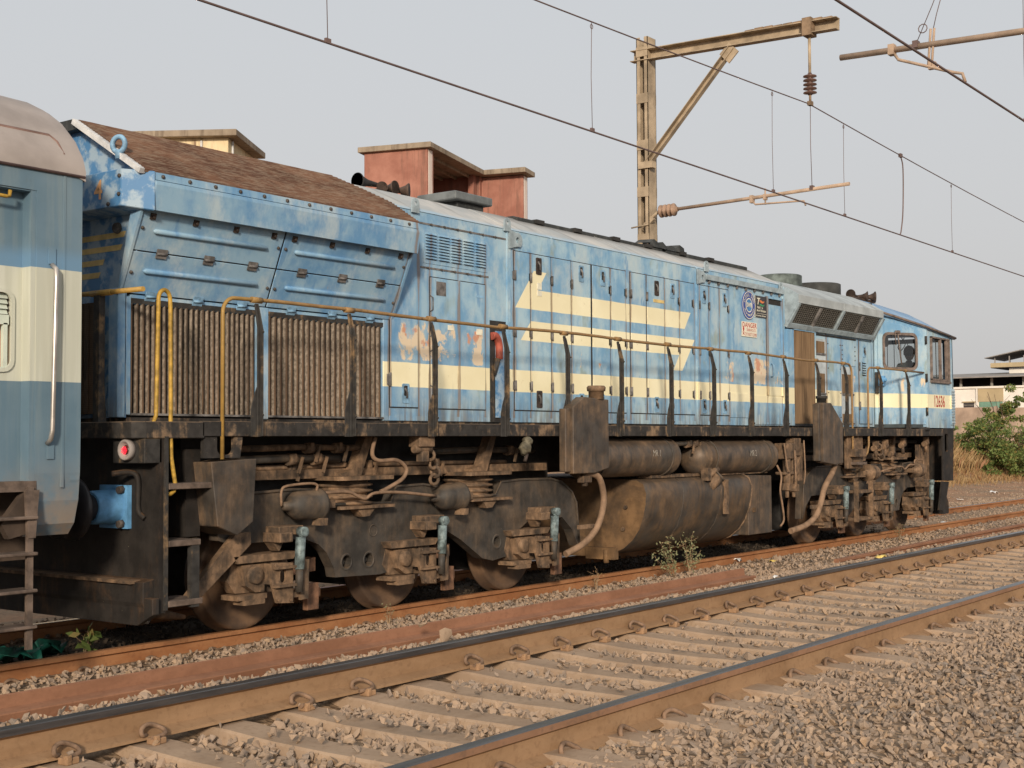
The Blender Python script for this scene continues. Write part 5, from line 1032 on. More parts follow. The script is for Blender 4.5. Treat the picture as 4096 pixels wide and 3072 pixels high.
def rear_end():
    # buffer beam and corner: deck edge, step well, gusset with window
    b = MB(); b.prism([(6.30, 8.22), (6.36, 8.13), (6.92, 8.13), (6.92, 8.30), (6.45, 8.30), (6.45, mir(8.30)), (6.30, mir(8.22))], 1.285, 1.412, 'z'); part('rear_deck_edge', b, 'sill_black', LOCO, 0.006)
    b = MB(); b.box(6.50, 6.56, 8.14, mir(8.14), -0.02, 1.29); part('rear_headstock', b, 'pilot_black', LOCO)
    b = MB(); b.prism([(6.40, 0.06), (6.40, 0.215), (6.56, 0.24), (6.56, 0.02), (6.45, -0.10)], 8.20, mir(8.20), 'y'); b.prism([(8.10, -0.02), (8.28, -0.11), (mir(8.28), -0.11), (mir(8.10), -0.02), (mir(8.10), 0.10), (8.10, 0.10)], 6.41, 6.47, 'x'); part('rear_pilot', b, 'pilot_black', LOCO, 0.004)
    b = MB(); b.box(6.36, 6.60, 8.30, mir(8.30), 0.20, 0.225); part('pilot_ledge', b, 'bogie_dust', LOCO)
    b = MB(); b.box(6.36, 6.52, 8.14, 8.52, 1.10, 1.285); part('lamp_box', b, 'post_black', LOCO, 0.005)
    l = MB(); l.lathe([(0, 0.078), (-0.05, 0.078), (-0.055, 0.073), (-0.055, 0.058), (-0.035, 0.055), (-0.03, 0.0)], (6.36, 8.315, 1.20), (1, 0, 0), 24); lo = part('tail_lamp', l, 'coach_roof', LOCO, label='round tail lamp with glowing red dots')
    l = MB(); l.lathe([(0, 0.056), (-0.004, 0.0)], (6.328, 8.315, 1.20), (1, 0, 0), 20); part('lamp_lens', l, 'lamp_lens', lo)
    l = MB()
    for i in range(5):
        for j in range(5):
            if abs(i - 2) + abs(j - 2) < 4: l.lathe([(0, 0.0052), (-0.004, 0.0)], (6.321, 8.330 - (i - 2) * 0.0125 + (0.006 if j % 2 else 0), 1.196 + (j - 2) * 0.0115), (1, 0, 0), 6)
    part('led_cluster', l, 'lamp_red_led', lo)
    # buffer
    for y in (8.642, mir(8.642)):
        h = MB(); h.lathe([(0.0, 0.0), (0.012, 0.12), (0.035, 0.20), (0.055, 0.235), (0.075, 0.237), (0.085, 0.22), (0.09, 0.10), (0.10, 0.10), (0.26, 0.10)], (6.03, y, 0.765), (1, 0, 0), 28); ho = part('buffer', h, 'buffer_black', LOCO)
        c = MB(); c.lathe([(0, 0.118), (0.02, 0.128), (0.26, 0.135), (0.30, 0.15)], (6.25, y, 0.765), (1, 0, 0), 20); c.box(6.46, 6.51, y - 0.17, y + 0.17, 0.60, 0.93); part('buffer_casing', c, 'blue_box', ho)
        for dz in (-0.13, 0.13):
            n = MB(); n.lathe([(0, 0.035), (-0.04, 0.03)], (6.46, y - 0.11, 0.765 + dz), (1, 0, 0), 6); part('bolt', n, 'bolt_dark', ho)
    # corner steps
    s = MB(); s.box(6.535, 6.565, 8.12, 8.16, 0.0, 1.30); part('step_post', s, 'post_black', LOCO); s = MB(); s.box(6.79, 6.865, 8.12, 8.17, 0.0, 0.52); part('step_post', s, 'post_black', LOCO)
    for z, x1 in ((0.90, 7.00), (0.47, 6.87), (0.02, 6.89)):
        s = MB(); s.box(6.568, x1 + 0.003, 8.112, 8.42, z, z + 0.045); part('step_tread', s, 'coach_step', LOCO, 0.004)
    s = MB(); s.prism([(6.93, 1.13), (6.93, 1.39), (7.34, 1.39), (7.30, 1.13)], 8.15, 8.19, 'y', holes=[list(reversed(rrect(7.06, 7.24, 1.155, 1.365, 0.05, 4)))]); part('gusset_plate', s, 'sill_black', LOCO)
    s = MB(); s.prism([(6.95, 1.10), (7.42, 1.12), (7.385, 0.62), (7.22, 0.52), (7.02, 0.60)], 8.09, 8.46, 'y'); so = part('sand_box', s, 'tank_black', LOCO, 0.006)
    s = MB(); s.box(6.88, 7.02, 8.30, 8.50, 0.52, 1.20); part('sand_box_back', s, 'pilot_black', so)
    s = MB(); s.prism([(6.86, 0.02), (7.05, 0.05), (7.55, 0.42), (7.55, 0.52), (7.40, 0.52)], 8.30, 8.36, 'y'); part('rail_guard', s, 'bogie_dust', LOCO)
    s = MB(); s.tube(smooth_path([(6.30, 8.45, 1.02), (6.42, 8.40, 1.03), (6.47, 8.36, 0.98), (6.475, 8.36, 0.75), (6.49, 8.30, 0.68)], 5), 0.022, 8); part('brake_pipe', s, 'pilot_black', LOCO)
    s = MB(); s.tube([(6.50, 8.4, -0.02), (6.9, 8.6, -0.10), (7.2, 8.7, -0.16)], 0.03, 8, radii=[0.02, 0.04, 0.02]); part('sand_pipe', s, 'bogie_dust', LOCO)
simple('buffer_black', (0.030, 0.028, 0.030), 0.35, 0.1, 0.4, 5)
rear_end()

# --- underfloor: reservoirs, fuel tank, filler boxes, pipes
def underfloor():
    for x0, x1, y, z, t, s in ((12.30, 14.48, 8.36, 1.055, 'MR 1', 13.75), (14.92, 17.16, 8.36, 1.030, 'MR 2', 16.25)):
        r = 0.225; m = MB(); m.lathe([(0, 0.0), (0.02, 0.10), (0.07, 0.18), (0.15, r), (0.19, r), (0.195, r + 0.004), (0.205, r), (x1 - x0 - 0.205, r), (x1 - x0 - 0.195, r + 0.004), (x1 - x0 - 0.15, r), (x1 - x0 - 0.07, 0.18), (x1 - x0 - 0.02, 0.10), (x1 - x0, 0.0)], (x0, y, z), (1, 0, 0), 28)
        o = part('air_reservoir', m, 'tank_black', LOCO)
        for q in (x0 + 0.35, x1 - 0.35):
            b = MB(); b.torus((q, y, z), (1, 0, 0), r + 0.004, 0.012, 28, 6); part('tank_strap', b, 'bogie_black', o)
        part('lettering', text_mb(t, 0.11, (s, y - r - 0.003, z + 0.04), (1, 0, 0), (0, 0, 1), 0.001, 0.0, sx=0.8), 'text_faded', o, recalc=False)
    # fuel tank: rounded cross-section extruded along x
    prof = [(8.62, 0.80), (8.30, 0.785), (8.215, 0.74), (8.175, 0.63), (8.185, 0.50), (8.215, 0.36), (8.275, 0.20), (8.37, 0.07), (8.50, -0.035), (8.70, -0.11), (8.94, -0.145), (YC, -0.15)]; full = prof + [(mir(a), b) for a, b in reversed(prof[:-1])]
    xs = [13.60, 13.64, 13.68] + [13.68 + (16.26 - 13.68) * i / 8 for i in range(1, 9)]; m = MB(); n = len(full); vs = []
    for i, x in enumerate(xs):
        for y, z in full: k = 1.0 if i > 1 else (0.985 if i == 0 else 0.996); vs.append((x, YC + (y - YC) * k, 0.3 + (z - 0.3) * k))
    m.add(vs, [(i * n + j, (i + 1) * n + j, (i + 1) * n + j + 1, i * n + j + 1) for i in range(len(xs) - 1) for j in range(n - 1)], 0, True); m.add([vs[j] for j in range(n)], [tuple(range(n))], 1)
    m.add([vs[(len(xs) - 1) * n + j] for j in range(n)], [tuple(reversed(range(n)))], 0); m.add([vs[i * n] for i in range(len(xs))] + [vs[i * n + n - 1] for i in range(len(xs))], [(i, len(xs) + i, len(xs) + i + 1, i + 1) for i in range(len(xs) - 1)], 0)
    ft = part('fuel_tank', m, ['fuel_tank', 'fuel_tank_end'], LOCO)
    for wx in (14.45, 15.42):
        ws = MB(); ws.tube([(wx, y - 0.001, z) for y, z in prof[1:10]], 0.006, 5); part('weld_seam', ws, 'fuel_tank', ft)
    st = MB(); st.tube([(16.27, y - 0.004, z) for y, z in prof[:10]], 0.014, 6); part('tank_strap', st, 'bogie_dust', ft)
    for y, z in ((8.48, 0.46), (8.52, 0.20)):
        b = MB(); b.lathe([(0, 0.03), (-0.02, 0.024)], (13.60, y, z), (1, 0, 0), 8); part('drain_plug', b, 'bogie_dust', ft)
    b = MB(); b.box(13.52, 13.62, 8.60, 9.0, -0.16, -0.02); b.cyl((13.54, 8.72, -0.20), (13.54, 8.72, -0.05), 0.035, 8); part('drain_box', b, 'fuel_tank_end', ft)
    b = MB(); b.prism([(16.30, -0.02), (17.0, -0.02), (17.0, 0.76), (16.30, 0.78)], 8.24, 8.9, 'y'); bo = part('battery_box', b, 'tank_black', LOCO, 0.008); b = MB(); b.box(16.42, 16.50, 8.232, 8.24, 0.28, 0.34); part('box_plate', b, 'fuel_tank_end', bo)
    f = MB(); f.cyl((15.18, 8.27, 0.62), (15.30, 8.12, 0.80), 0.075, 14); f.cyl((15.10, 8.2, 0.80), (15.34, 8.2, 0.88), 0.05, 10); f.box(15.02, 15.12, 8.15, 8.25, 0.74, 0.90); fo = part('filler_neck', f, 'bogie_dust', LOCO); g = MB(); g.torus((15.29, 8.13, 0.79), (0.5, -0.6, 0.6), 0.07, 0.014, 14, 6); part('filler_cap', g, 'bogie_black', fo)
    b = MB(); b.box(15.50, 15.60, 8.165, 8.20, 0.30, 0.74); part('sight_gauge', b, 'bogie_dust', ft)
    b = MB(); b.box(13.9, 17.0, 8.3, 8.5, 0.795, 0.83); part('tank_bracket', b, 'bogie_dust', LOCO)
    # equipment boxes that stand in front of the walkway
    for pts, y0, y1, nm in (([(11.80, 0.90), (11.80, 1.61), (12.02, 1.72), (12.50, 1.70), (12.50, 0.95), (12.22, 0.90)], 8.00, 8.12, 'retention_box'), ([(18.20, 0.92), (18.20, 1.78), (18.48, 1.78), (18.90, 1.48), (18.89, 0.90), (18.6, 0.88)], 7.99, 8.12, 'retention_box')):
        m = MB(); m.prism(pts, y0, y1, 'y'); m.box(pts[0][0] - 0.10, pts[0][0] + 0.004, y0 + 0.03, y1 - 0.004, pts[0][1] + 0.02, pts[1][1] - 0.02); part(nm, m, 'tank_black', LOCO, 0.008)
    c = MB(); c.lathe([(0, 0.085), (0.09, 0.085), (0.09, 0.10), (0.13, 0.105), (0.15, 0.09)], (12.34, 8.06, 1.70), (0, 0, 1), 14); part('box_cap', c, 'bogie_dust', LOCO); c = MB(); c.lathe([(0, 0.07), (0.07, 0.07), (0.07, 0.085), (0.11, 0.085)], (18.30, 8.06, 1.77), (0, 0, 1), 12); part('box_cap', c, 'post_black', LOCO)
    # brake rig
    r = MB(); r.box(17.30, 17.52, 8.14, 8.34, 0.98, 1.20); r.box(17.58, 17.80, 8.16, 8.3, 1.02, 1.27); r.cyl((17.40, 8.2, 0.60), (17.40, 8.2, 0.98), 0.055, 12); r.cyl((17.62, 8.2, 0.58), (17.62, 8.2, 1.02), 0.055, 12); r.box(17.28, 17.74, 8.16, 8.32, 0.76, 0.80); r.cyl((17.40, 8.2, 0.44), (17.40, 8.2, 0.60), 0.03, 8); r.cyl((17.62, 8.2, 0.44), (17.62, 8.2, 0.58), 0.03, 8); r.box(17.34, 17.46, 8.15, 8.25, 0.54, 0.64); r.box(17.56, 17.70, 8.15, 8.25, 0.52, 0.62); r.box(17.78, 17.95, 8.2, 8.3, 0.66, 1.2)
    ro = part('brake_rig', r, 'bogie_dust', LOCO, 0.008)
    for p in ([(17.22, 8.15, 1.2), (17.26, 8.12, 0.85), (17.33, 8.12, 0.80)], [(17.52, 8.13, 1.1), (17.51, 8.12, 0.8), (17.50, 8.12, 0.66)], [(17.80, 8.12, 1.24), (17.79, 8.10, 0.8), (17.74, 8.10, 0.62)]):
        m = MB(); m.tube(smooth_path(p, 4), 0.011, 6); part('pipe', m, 'rubber_hose', ro)
    m = MB(); m.tube(smooth_path([(17.05, 8.18, 0.90), (17.10, 8.14, 0.75), (17.02, 8.12, 0.55), (17.08, 8.12, 0.35), (17.12, 8.12, 0.15), (17.05, 8.14, 0.06)], 5), 0.014, 6); part('hose', m, 'rubber_hose', LOCO)
    for p, r in (([(12.16, 8.10, 0.90), (12.36, 8.06, 0.86), (12.46, 8.06, 0.70), (12.46, 8.06, 0.52), (12.36, 8.08, 0.30), (12.16, 8.12, 0.14), (11.90, 8.18, 0.04)], 0.036), ([(18.98, 8.15, 0.90), (18.68, 8.08, 0.76), (18.40, 8.08, 0.55), (18.27, 8.08, 0.35), (18.12, 8.10, 0.15), (17.85, 8.14, 0.03), (17.50, 8.2, -0.03)], 0.042)):
        m = MB(); m.tube(smooth_path(p, 6), r, 10); part('drain_hose', m, 'rubber_hose', LOCO)
    m = MB(); m.box(12.02, 12.34, 8.09, 8.11, 0.30, 0.345); part('hose_bracket', m, 'bogie_dust', LOCO); m = MB(); m.box(18.02, 18.32, 8.09, 8.14, 0.26, 0.31); part('hose_bracket', m, 'bogie_dust', LOCO)
    m = MB(); m.cyl((12.16, 8.10, 0.76), (12.16, 8.10, 0.92), 0.035, 8); m.box(12.08, 12.24, 8.06, 8.14, 0.80, 0.87); part('drain_cock', m, 'bogie_dust', LOCO)
    # pipes under the walkway with cocks
    for z, x0, x1, y, r in ((1.195, 7.55, 9.1, 8.50, 0.028), (1.10, 7.5, 8.8, 8.52, 0.036), (1.03, 7.5, 11.4, 8.60, 0.024), (1.15, 9.9, 11.9, 8.6, 0.034), (1.20, 19.0, 23.4, 8.55, 0.03), (1.07, 18.9, 23.3, 8.6, 0.03), (1.20, 14.4, 15.1, 8.3, 0.03)):
        m = MB(); m.tube([(x0, y, z), (x0 + (x1 - x0) * 0.5, y, z + 0.012), (x1, y, z)], r, 8); o = part('air_pipe', m, 'bogie_dust' if r < 0.03 else 'bogie_black', LOCO)
        for f in ((0.55, 0.78) if x1 - x0 < 3 else (0.2, 0.45, 0.7)):
            q = x0 + (x1 - x0) * f; k = MB(); k.cyl((q - 0.05, y, z), (q + 0.05, y, z), r + 0.018, 8); k.box(q - 0.02, q + 0.02, y - 0.05, y + 0.02, z - 0.02, z + 0.05); k.obox((q + 0.06, y - 0.05, z - 0.05), (0.025, 0.02, 0.15), Matrix.Rotation(0.35, 3, 'Y')); part('cock', k, 'bogie_dust', o)
    for x in (9.13, 11.0, 20.3, 22.2):
        m = MB(); m.prism([(x + 0.06, 1.30), (x - 0.04, 1.30), (x - 0.20, 1.00), (x - 0.34, 0.97), (x - 0.34, 0.94), (x - 0.10, 0.94)], 8.46, 8.56, 'y'); part('strut', m, 'bogie_dust', LOCO)
    m = MB(); m.tube(smooth_path([(8.99, 8.25, 1.29), (8.95, 8.25, 1.14), (9.04, 8.25, 1.08), (9.28, 8.25, 1.08), (9.41, 8.25, 1.0), (9.36, 8.25, 0.91), (9.16, 8.25, 0.83), (9.06, 8.25, 0.80)], 5), 0.019, 8); part('brake_hose', m, 'rubber_hose', LOCO)
    m = MB(); m.box(9.50, 9.72, 8.16, 8.30, 1.20, 1.31); m.cyl((9.48, 8.22, 1.18), (9.72, 8.22, 1.18), 0.04, 10); m.box(9.56, 9.66, 8.18, 8.26, 1.06, 1.16); part('lifting_bracket', m, 'bogie_dust', LOCO, 0.006)
    for i, (x, z) in enumerate(((9.74, 1.12), (9.79, 1.04), (9.82, 0.96), (9.80, 0.89))):
        m = MB(); m.torus((x, 8.24, z), (0.3 if i % 2 else 1, 1 if i % 2 else 0.2, 0), 0.046, 0.017, 14, 6); part('chain_link', m, 'bogie_dust', LOCO)
    m = MB(); m.lathe([(0, 0.03), (0.02, 0.055), (0.05, 0.058), (0.06, 0.045), (0.10, 0.062), (0.15, 0.066), (0.16, 0.04), (0.20, 0.025)], (11.20, 8.15, 1.285), (-0.55, 0, -1), 12); part('side_lamp', m, 'lamp_dull', LOCO); m = MB(); m.cyl((11.16, 8.14, 1.12), (11.12, 8.14, 1.04), 0.02, 6); part('lamp_cable', m, 'latch_dark', LOCO)
    # gear between the front steps
    m = MB(); m.box(19.55, 20.15, 8.20, 8.26, 0.80, 1.30); m.box(19.62, 20.05, 8.10, 8.3, 0.98, 1.10); part('step_bracket', m, 'bogie_dust', LOCO, 0.005); m = MB(); m.box(19.66, 20.06, 8.10, 8.38, 0.86, 0.90); part('step_tread', m, 'coach_step', LOCO)
    for z in (0.42, 0.0):
        m = MB(); m.box(19.78, 20.36, 8.12, 8.38, z, z + 0.04); part('step_tread', m, 'bogie_dust', LOCO)
    for x in (19.76, 20.34):
        m = MB(); m.box(x, x + 0.035, 8.13, 8.20, -0.02, 0.60); part('step_post', m, 'bogie_dust', LOCO)
    for x, z in ((21.3, 1.12), (21.6, 1.0), (22.1, 1.14), (20.9, 1.1), (23.2, 1.16)):
        m = MB(); m.cyl((x - 0.08, 8.3, z), (x + 0.10, 8.3, z + 0.02), 0.045, 10); m.cyl((x, 8.3, z), (x + 0.03, 8.3, z - 0.14), 0.03, 8); m.box(x - 0.03, x + 0.05, 8.25, 8.33, z + 0.02, z + 0.12); part('valve', m, 'bogie_dust', LOCO)
    for i in range(3):
        m = MB(); m.torus((20.95 + 0.05 * i, 8.26, 1.12 - i * 0.08), (1, 0.2 + 0.8 * (i % 2), 0), 0.05, 0.018, 14, 6); part('chain_link', m, 'bogie_dust', LOCO)
simple('lamp_dull', (0.13, 0.115, 0.080), 0.7, 0, 0.7, 12)
underfloor()

# --- bogies
AX = 1.86
def bogie(x0, mirror):
    """three-axle bogie; x0 = first axle; frame outline given for the rear one, mirrored about its middle axle for the front one"""
    mid = x0 + AX
    def X(x): return x0 + (x - 7.83) if not mirror else 2 * mid - (x0 + (x - 7.83))
    out = [(7.28, 0.62), (7.34, 0.80), (7.67, 0.83), (8.10, 0.845), (8.46, 0.83), (8.56, 0.70), (9.36, 0.685), (9.44, 0.83), (9.83, 0.84), (10.12, 0.80), (10.34, 0.70), (10.96, 0.70), (11.06, 0.83), (11.4, 0.845), (11.95, 0.84), (12.16, 0.80), (12.35, 0.69), (12.44, 0.57), (12.50, 0.09),
           (12.47, 0.085), (12.36, 0.27), (12.17, 0.415), (11.69, 0.42), (11.53, 0.40), (11.32, 0.30), (11.17, 0.15), (11.14, 0.06), (10.92, 0.035), (10.75, 0.07), (10.40, 0.28), (10.14, 0.40), (9.83, 0.42), (9.73, 0.31), (9.50, 0.17), (9.43, 0.06), (9.22, 0.035), (8.64, 0.055), (8.62, 0.14), (8.53, 0.28), (8.43, 0.36), (8.25, 0.42), (7.43, 0.42), (7.30, 0.46)]
    for y0, y1 in ((8.405, 8.52), (mir(8.52), mir(8.405))):
        m = MB(); m.prism([(X(a), b) for a, b in out], y0, y1, 'y', holes=[circ(X(8.78), 0.18, 0.062, 14), circ(X(9.07), 0.18, 0.062, 14), circ(X(10.99), 0.22, 0.055, 14)] if y0 < 9 else []); o = part('bogie_frame', m, 'bogie_black', LOCO, 0.008 if y0 > 9 else 0.0)
        if y0 < 9: B = o
    fl = MB(); loop = [(X(a), b) for a, b in out]; fl.tube([(a, 8.402, b) for a, b in loop[:19]], 0.014, 6); part('frame_flange', fl, 'bogie_black', B)
    for hx, hz in ((8.78, 0.18), (9.07, 0.18), (10.99, 0.22)):
        m = MB(); m.torus((X(hx), 8.408, hz), (0, 1, 0), 0.068, 0.012, 18, 6); m.lathe([(0, 0.026), (0.05, 0.024)], (X(hx), 8.50, hz), (0, -1, 0), 8); part('hole_boss', m, 'bogie_black', B)
    m = MB(); m.torus((X(9.13), 8.404, 0.44), (0, 1, 0), 0.052, 0.006, 18, 5); m.obox((X(9.13), 8.404, 0.44), (0.05, 0.008, 0.045)); part('cast_mark', m, 'bogie_black', B)
    for ta, tb in ((8.75, 9.15), (10.4, 10.85)): tr = MB(); tr.box(min(X(ta), X(tb)), max(X(ta), X(tb)), 8.5, mir(8.5), 0.35, 0.65); part('transom', tr, 'seam_dark', B)  # near-black colour stands for the deep shade inside the bogie
    bl = MB(); bl.box(min(X(7.5), X(12.1)), max(X(7.5), X(12.1)), 8.56, 8.70, 0.93, 1.01); part('bolster_beam', bl, 'bogie_dust', B)
    for sx in (8.93, 10.74):
        c = (X(sx), 8.60, 0.66); m = MB(); pr = [(0, 0.28)]
        for k in range(4): z = 0.02 + k * 0.055; pr += [(z, 0.225), (z + 0.012, 0.275), (z + 0.024, 0.275), (z + 0.036, 0.225)]
        pr += [(0.25, 0.24)]; m.lathe(pr, c, (0, 0, 1), 24); so = part('rubber_spring', m, 'bogie_dust', B)
        m = MB(); m.prism(rrect(c[0] - 0.36, c[0] + 0.36, 8.26, 8.90, 0.06, 3), 0.91, 0.945, 'z'); part('spring_plate', m, 'bogie_dust', so); m = MB(); m.prism(rrect(c[0] - 0.35, c[0] + 0.38, 8.27, 8.6, 0.05, 3), 0.655, 0.68, 'z'); m.prism([(c[0] - 0.12, 0.655), (c[0] + 0.12, 0.655), (c[0] + 0.04, 0.585), (c[0] - 0.05, 0.58)], 8.30, 8.40, 'y'); part('spring_seat', m, 'bogie_dust', so)
    dx = -1 if mirror else 1
    for cx in ((8.14, 10.07) if not mirror else (8.14 - 0.1, 10.12)):
        q = X(cx); m = MB(); a = -dx
        m.lathe([(-0.25, 0.018), (-0.24, 0.035), (-0.17, 0.04), (-0.16, 0.075), (-0.10, 0.118), (-0.04, 0.124), (0.14, 0.124), (0.15, 0.138), (0.175, 0.138), (0.18, 0.06), (0.28, 0.035)], (q, 8.29, 0.715), (dx, 0, 0), 22); co = part('brake_cylinder', m, 'bogie_black' if not mirror else 'bogie_dust', B)
        m = MB(); m.box(q + dx * 0.28 - 0.07, q + dx * 0.28 + 0.07, 8.26, 8.40, 0.68, 0.75); m.prism([(q + dx * 0.15 - 0.02, 0.60), (q + dx * 0.15 + 0.03, 0.60), (q + dx * 0.15 + 0.02, 0.54), (q + dx * 0.15 - 0.05, 0.54)], 8.18, 8.30, 'y'); part('push_rod', m, 'bogie_dust', co)
    m = MB(); m.tube(smooth_path([(X(7.86), 8.27, 0.72), (X(7.85), 8.26, 0.84), (X(7.92), 8.26, 0.885), (X(8.24), 8.26, 0.895), (X(8.27), 8.27, 0.83)], 4), 0.012, 6); m.tube(smooth_path([(X(8.30), 8.24, 0.81), (X(8.60), 8.23, 0.815), (X(8.74), 8.23, 0.77), (X(8.84), 8.23, 0.745), (X(8.96), 8.23, 0.79), (X(9.3), 8.23, 0.785), (X(9.82), 8.24, 0.735)], 5), 0.015, 6); part('brake_line', m, 'rubber_hose', B)
    for i in range(3):
        ax = x0 + i * AX
        for y, s in ((8.72, 1), (mir(8.72), -1)):
            r = 0.475; w = MB(); w.lathe([(0.0, 0.16), (0.015, 0.18), (0.03, 0.36), (0.0, 0.40), (-0.012, 0.44), (-0.012, r - 0.012), (0.0, r), (0.10, r + 0.004), (0.112, r + 0.028), (0.135, r + 0.028), (0.14, r - 0.06), (0.10, 0.30), (0.12, 0.14)], (ax, y, RZ + r), (0, s, 0), 44); part('wheel', w, 'wheel_dust', B)
        w = MB(); w.cyl((ax, 8.5, RZ + 0.475), (ax, mir(8.5), RZ + 0.475), 0.09, 14); w.cyl((ax + 0.1, 9.1, RZ + 0.5), (ax + 0.1, 10.1, RZ + 0.5), 0.33, 20); part('axle', w, 'seam_dark', B)  # axle and motor near-black: shade between the wheels put into the colour
        # axle box with its damper plates
        m = MB(); m.lathe([(0, 0.10), (0.05, 0.10), (0.06, 0.075), (0.13, 0.07), (0.135, 0.03)], (ax - 0.22, 8.42, 0.165), (0, -1, 0), 14); m.prism([(ax - 0.34, 0.25), (ax - 0.10, 0.25), (ax - 0.10, 0.02), (ax - 0.20, 0.02), (ax - 0.30, 0.08)], 8.33, 8.41, 'y', holes=[list(reversed(circ(ax - 0.22, 0.165, 0.052, 12)))]); m.prism([(ax - 0.40, 0.26), (ax + 0.22, 0.27), (ax + 0.26, 0.05), (ax + 0.10, 0.0), (ax - 0.36, 0.02), (ax - 0.44, 0.12)], 8.40, 8.50, 'y'); m.box(ax - 0.42, ax - 0.10, 8.30, 8.5, -0.03, 0.01); m.box(ax - 0.36, ax - 0.14, 8.28, 8.42, -0.07, -0.03); m.prism([(ax - 0.46, 0.33), (ax + 0.25, 0.33), (ax + 0.20, 0.27), (ax - 0.42, 0.27)], 8.30, 8.5, 'y'); ao = part('axle_box', m, 'bogie_dust', B, 0.006)
        m = MB(); m.prism([(ax - 0.10, 0.26), (ax + 0.13, 0.245), (ax + 0.135, -0.09), (ax - 0.05, -0.075), (ax - 0.11, 0.09)], 8.235, 8.26, 'y', holes=[list(reversed(rrect(ax - 0.015, ax + 0.055, 0.085, 0.195, 0.03, 3)))]); m.box(ax - 0.10, ax + 0.14, 8.19, 8.235, 0.205, 0.225); m.box(ax - 0.11, ax + 0.14, 8.19, 8.235, 0.055, 0.075); m.box(ax - 0.10, ax - 0.08, 8.26, 8.40, 0.08, 0.25); part('guide_plate', m, 'bogie_dust', ao)
        m = MB(); m.prism([(ax + 0.20, 0.27), (ax + 0.32, 0.26), (ax + 0.31, -0.07), (ax + 0.22, -0.075)], 8.235, 8.26, 'y', holes=[list(reversed(rrect(ax + 0.23, ax + 0.28, 0.09, 0.19, 0.02, 3)))] if i else []); m.box(ax + 0.14, ax + 0.30, 8.26, 8.36, -0.05, -0.01); part('guide_plate', m, 'bogie_dust', ao)
        m = MB(); m.cyl((ax + 0.185, 8.20, 0.455), (ax + 0.17, 8.20, 0.19), 0.043, 14); do = part('damper', m, 'damper_blue', ao); m = MB(); m.cyl((ax + 0.17, 8.20, 0.19), (ax + 0.165, 8.20, 0.0), 0.032, 12); part('damper_rod', m, 'bogie_black', ao)
        m = MB(); m.cyl((ax + 0.205, 8.165, 0.50), (ax + 0.205, 8.235, 0.50), 0.042, 14); m.cyl((ax + 0.19, 8.2, 0.455), (ax + 0.20, 8.2, 0.49), 0.022, 8); part('damper_eye', m, 'damper_blue', ao); m = MB(); m.box(ax - 0.02, ax + 0.26, 8.24, 8.42, 0.475, 0.55); m.box(ax - 0.05, ax + 0.10, 8.20, 8.42, 0.42, 0.50); m.prism([(ax - 0.04, 0.43), (ax + 0.10, 0.43), (ax + 0.04, 0.34)], 8.30, 8.42, 'y'); part('damper_bracket', m, 'bogie_dust', ao, 0.006)
        # brake block hanger
        m = MB(); m.box(ax + 0.40, ax + 0.66, 8.44, 8.58, -0.10, -0.02); m.box(ax + 0.46, ax + 0.60, 8.40, 8.46, -0.20, 0.03); m.prism([(ax + 0.34, 0.20), (ax + 0.66, 0.24), (ax + 0.66, 0.12), (ax + 0.34, 0.10)], 8.5, 8.6, 'y'); part('brake_hanger', m, 'hanger_rust', B, 0.004)
        for bx, bz in ((ax - 0.07, 0.235), (ax + 0.105, 0.225), (ax - 0.03, -0.055), (ax + 0.105, -0.065)):
            m = MB(); m.lathe([(0, 0.016), (0.014, 0.014)], (bx, 8.235, bz), (0, -1, 0), 6); part('bolt', m, 'bogie_dust', ao)
mk_grime('hanger_rust', (0.050, 0.030, 0.022), (0.200, 0.105, 0.062), 0.36, 0.6, 5.0, 0.6)
def mk_wheel():
    m = M('wheel_dust'); n = m.noise(3, 6, 0.6); c = m.mix(m.step(n, 0.35, 0.7), (0.075, 0.050, 0.036), (0.190, 0.112, 0.064)); MAT['wheel_dust'] = m.fin(c, 0.6, 0.1, 0.35)
mk_wheel()
bogie(7.83, False); bogie(19.28, True)
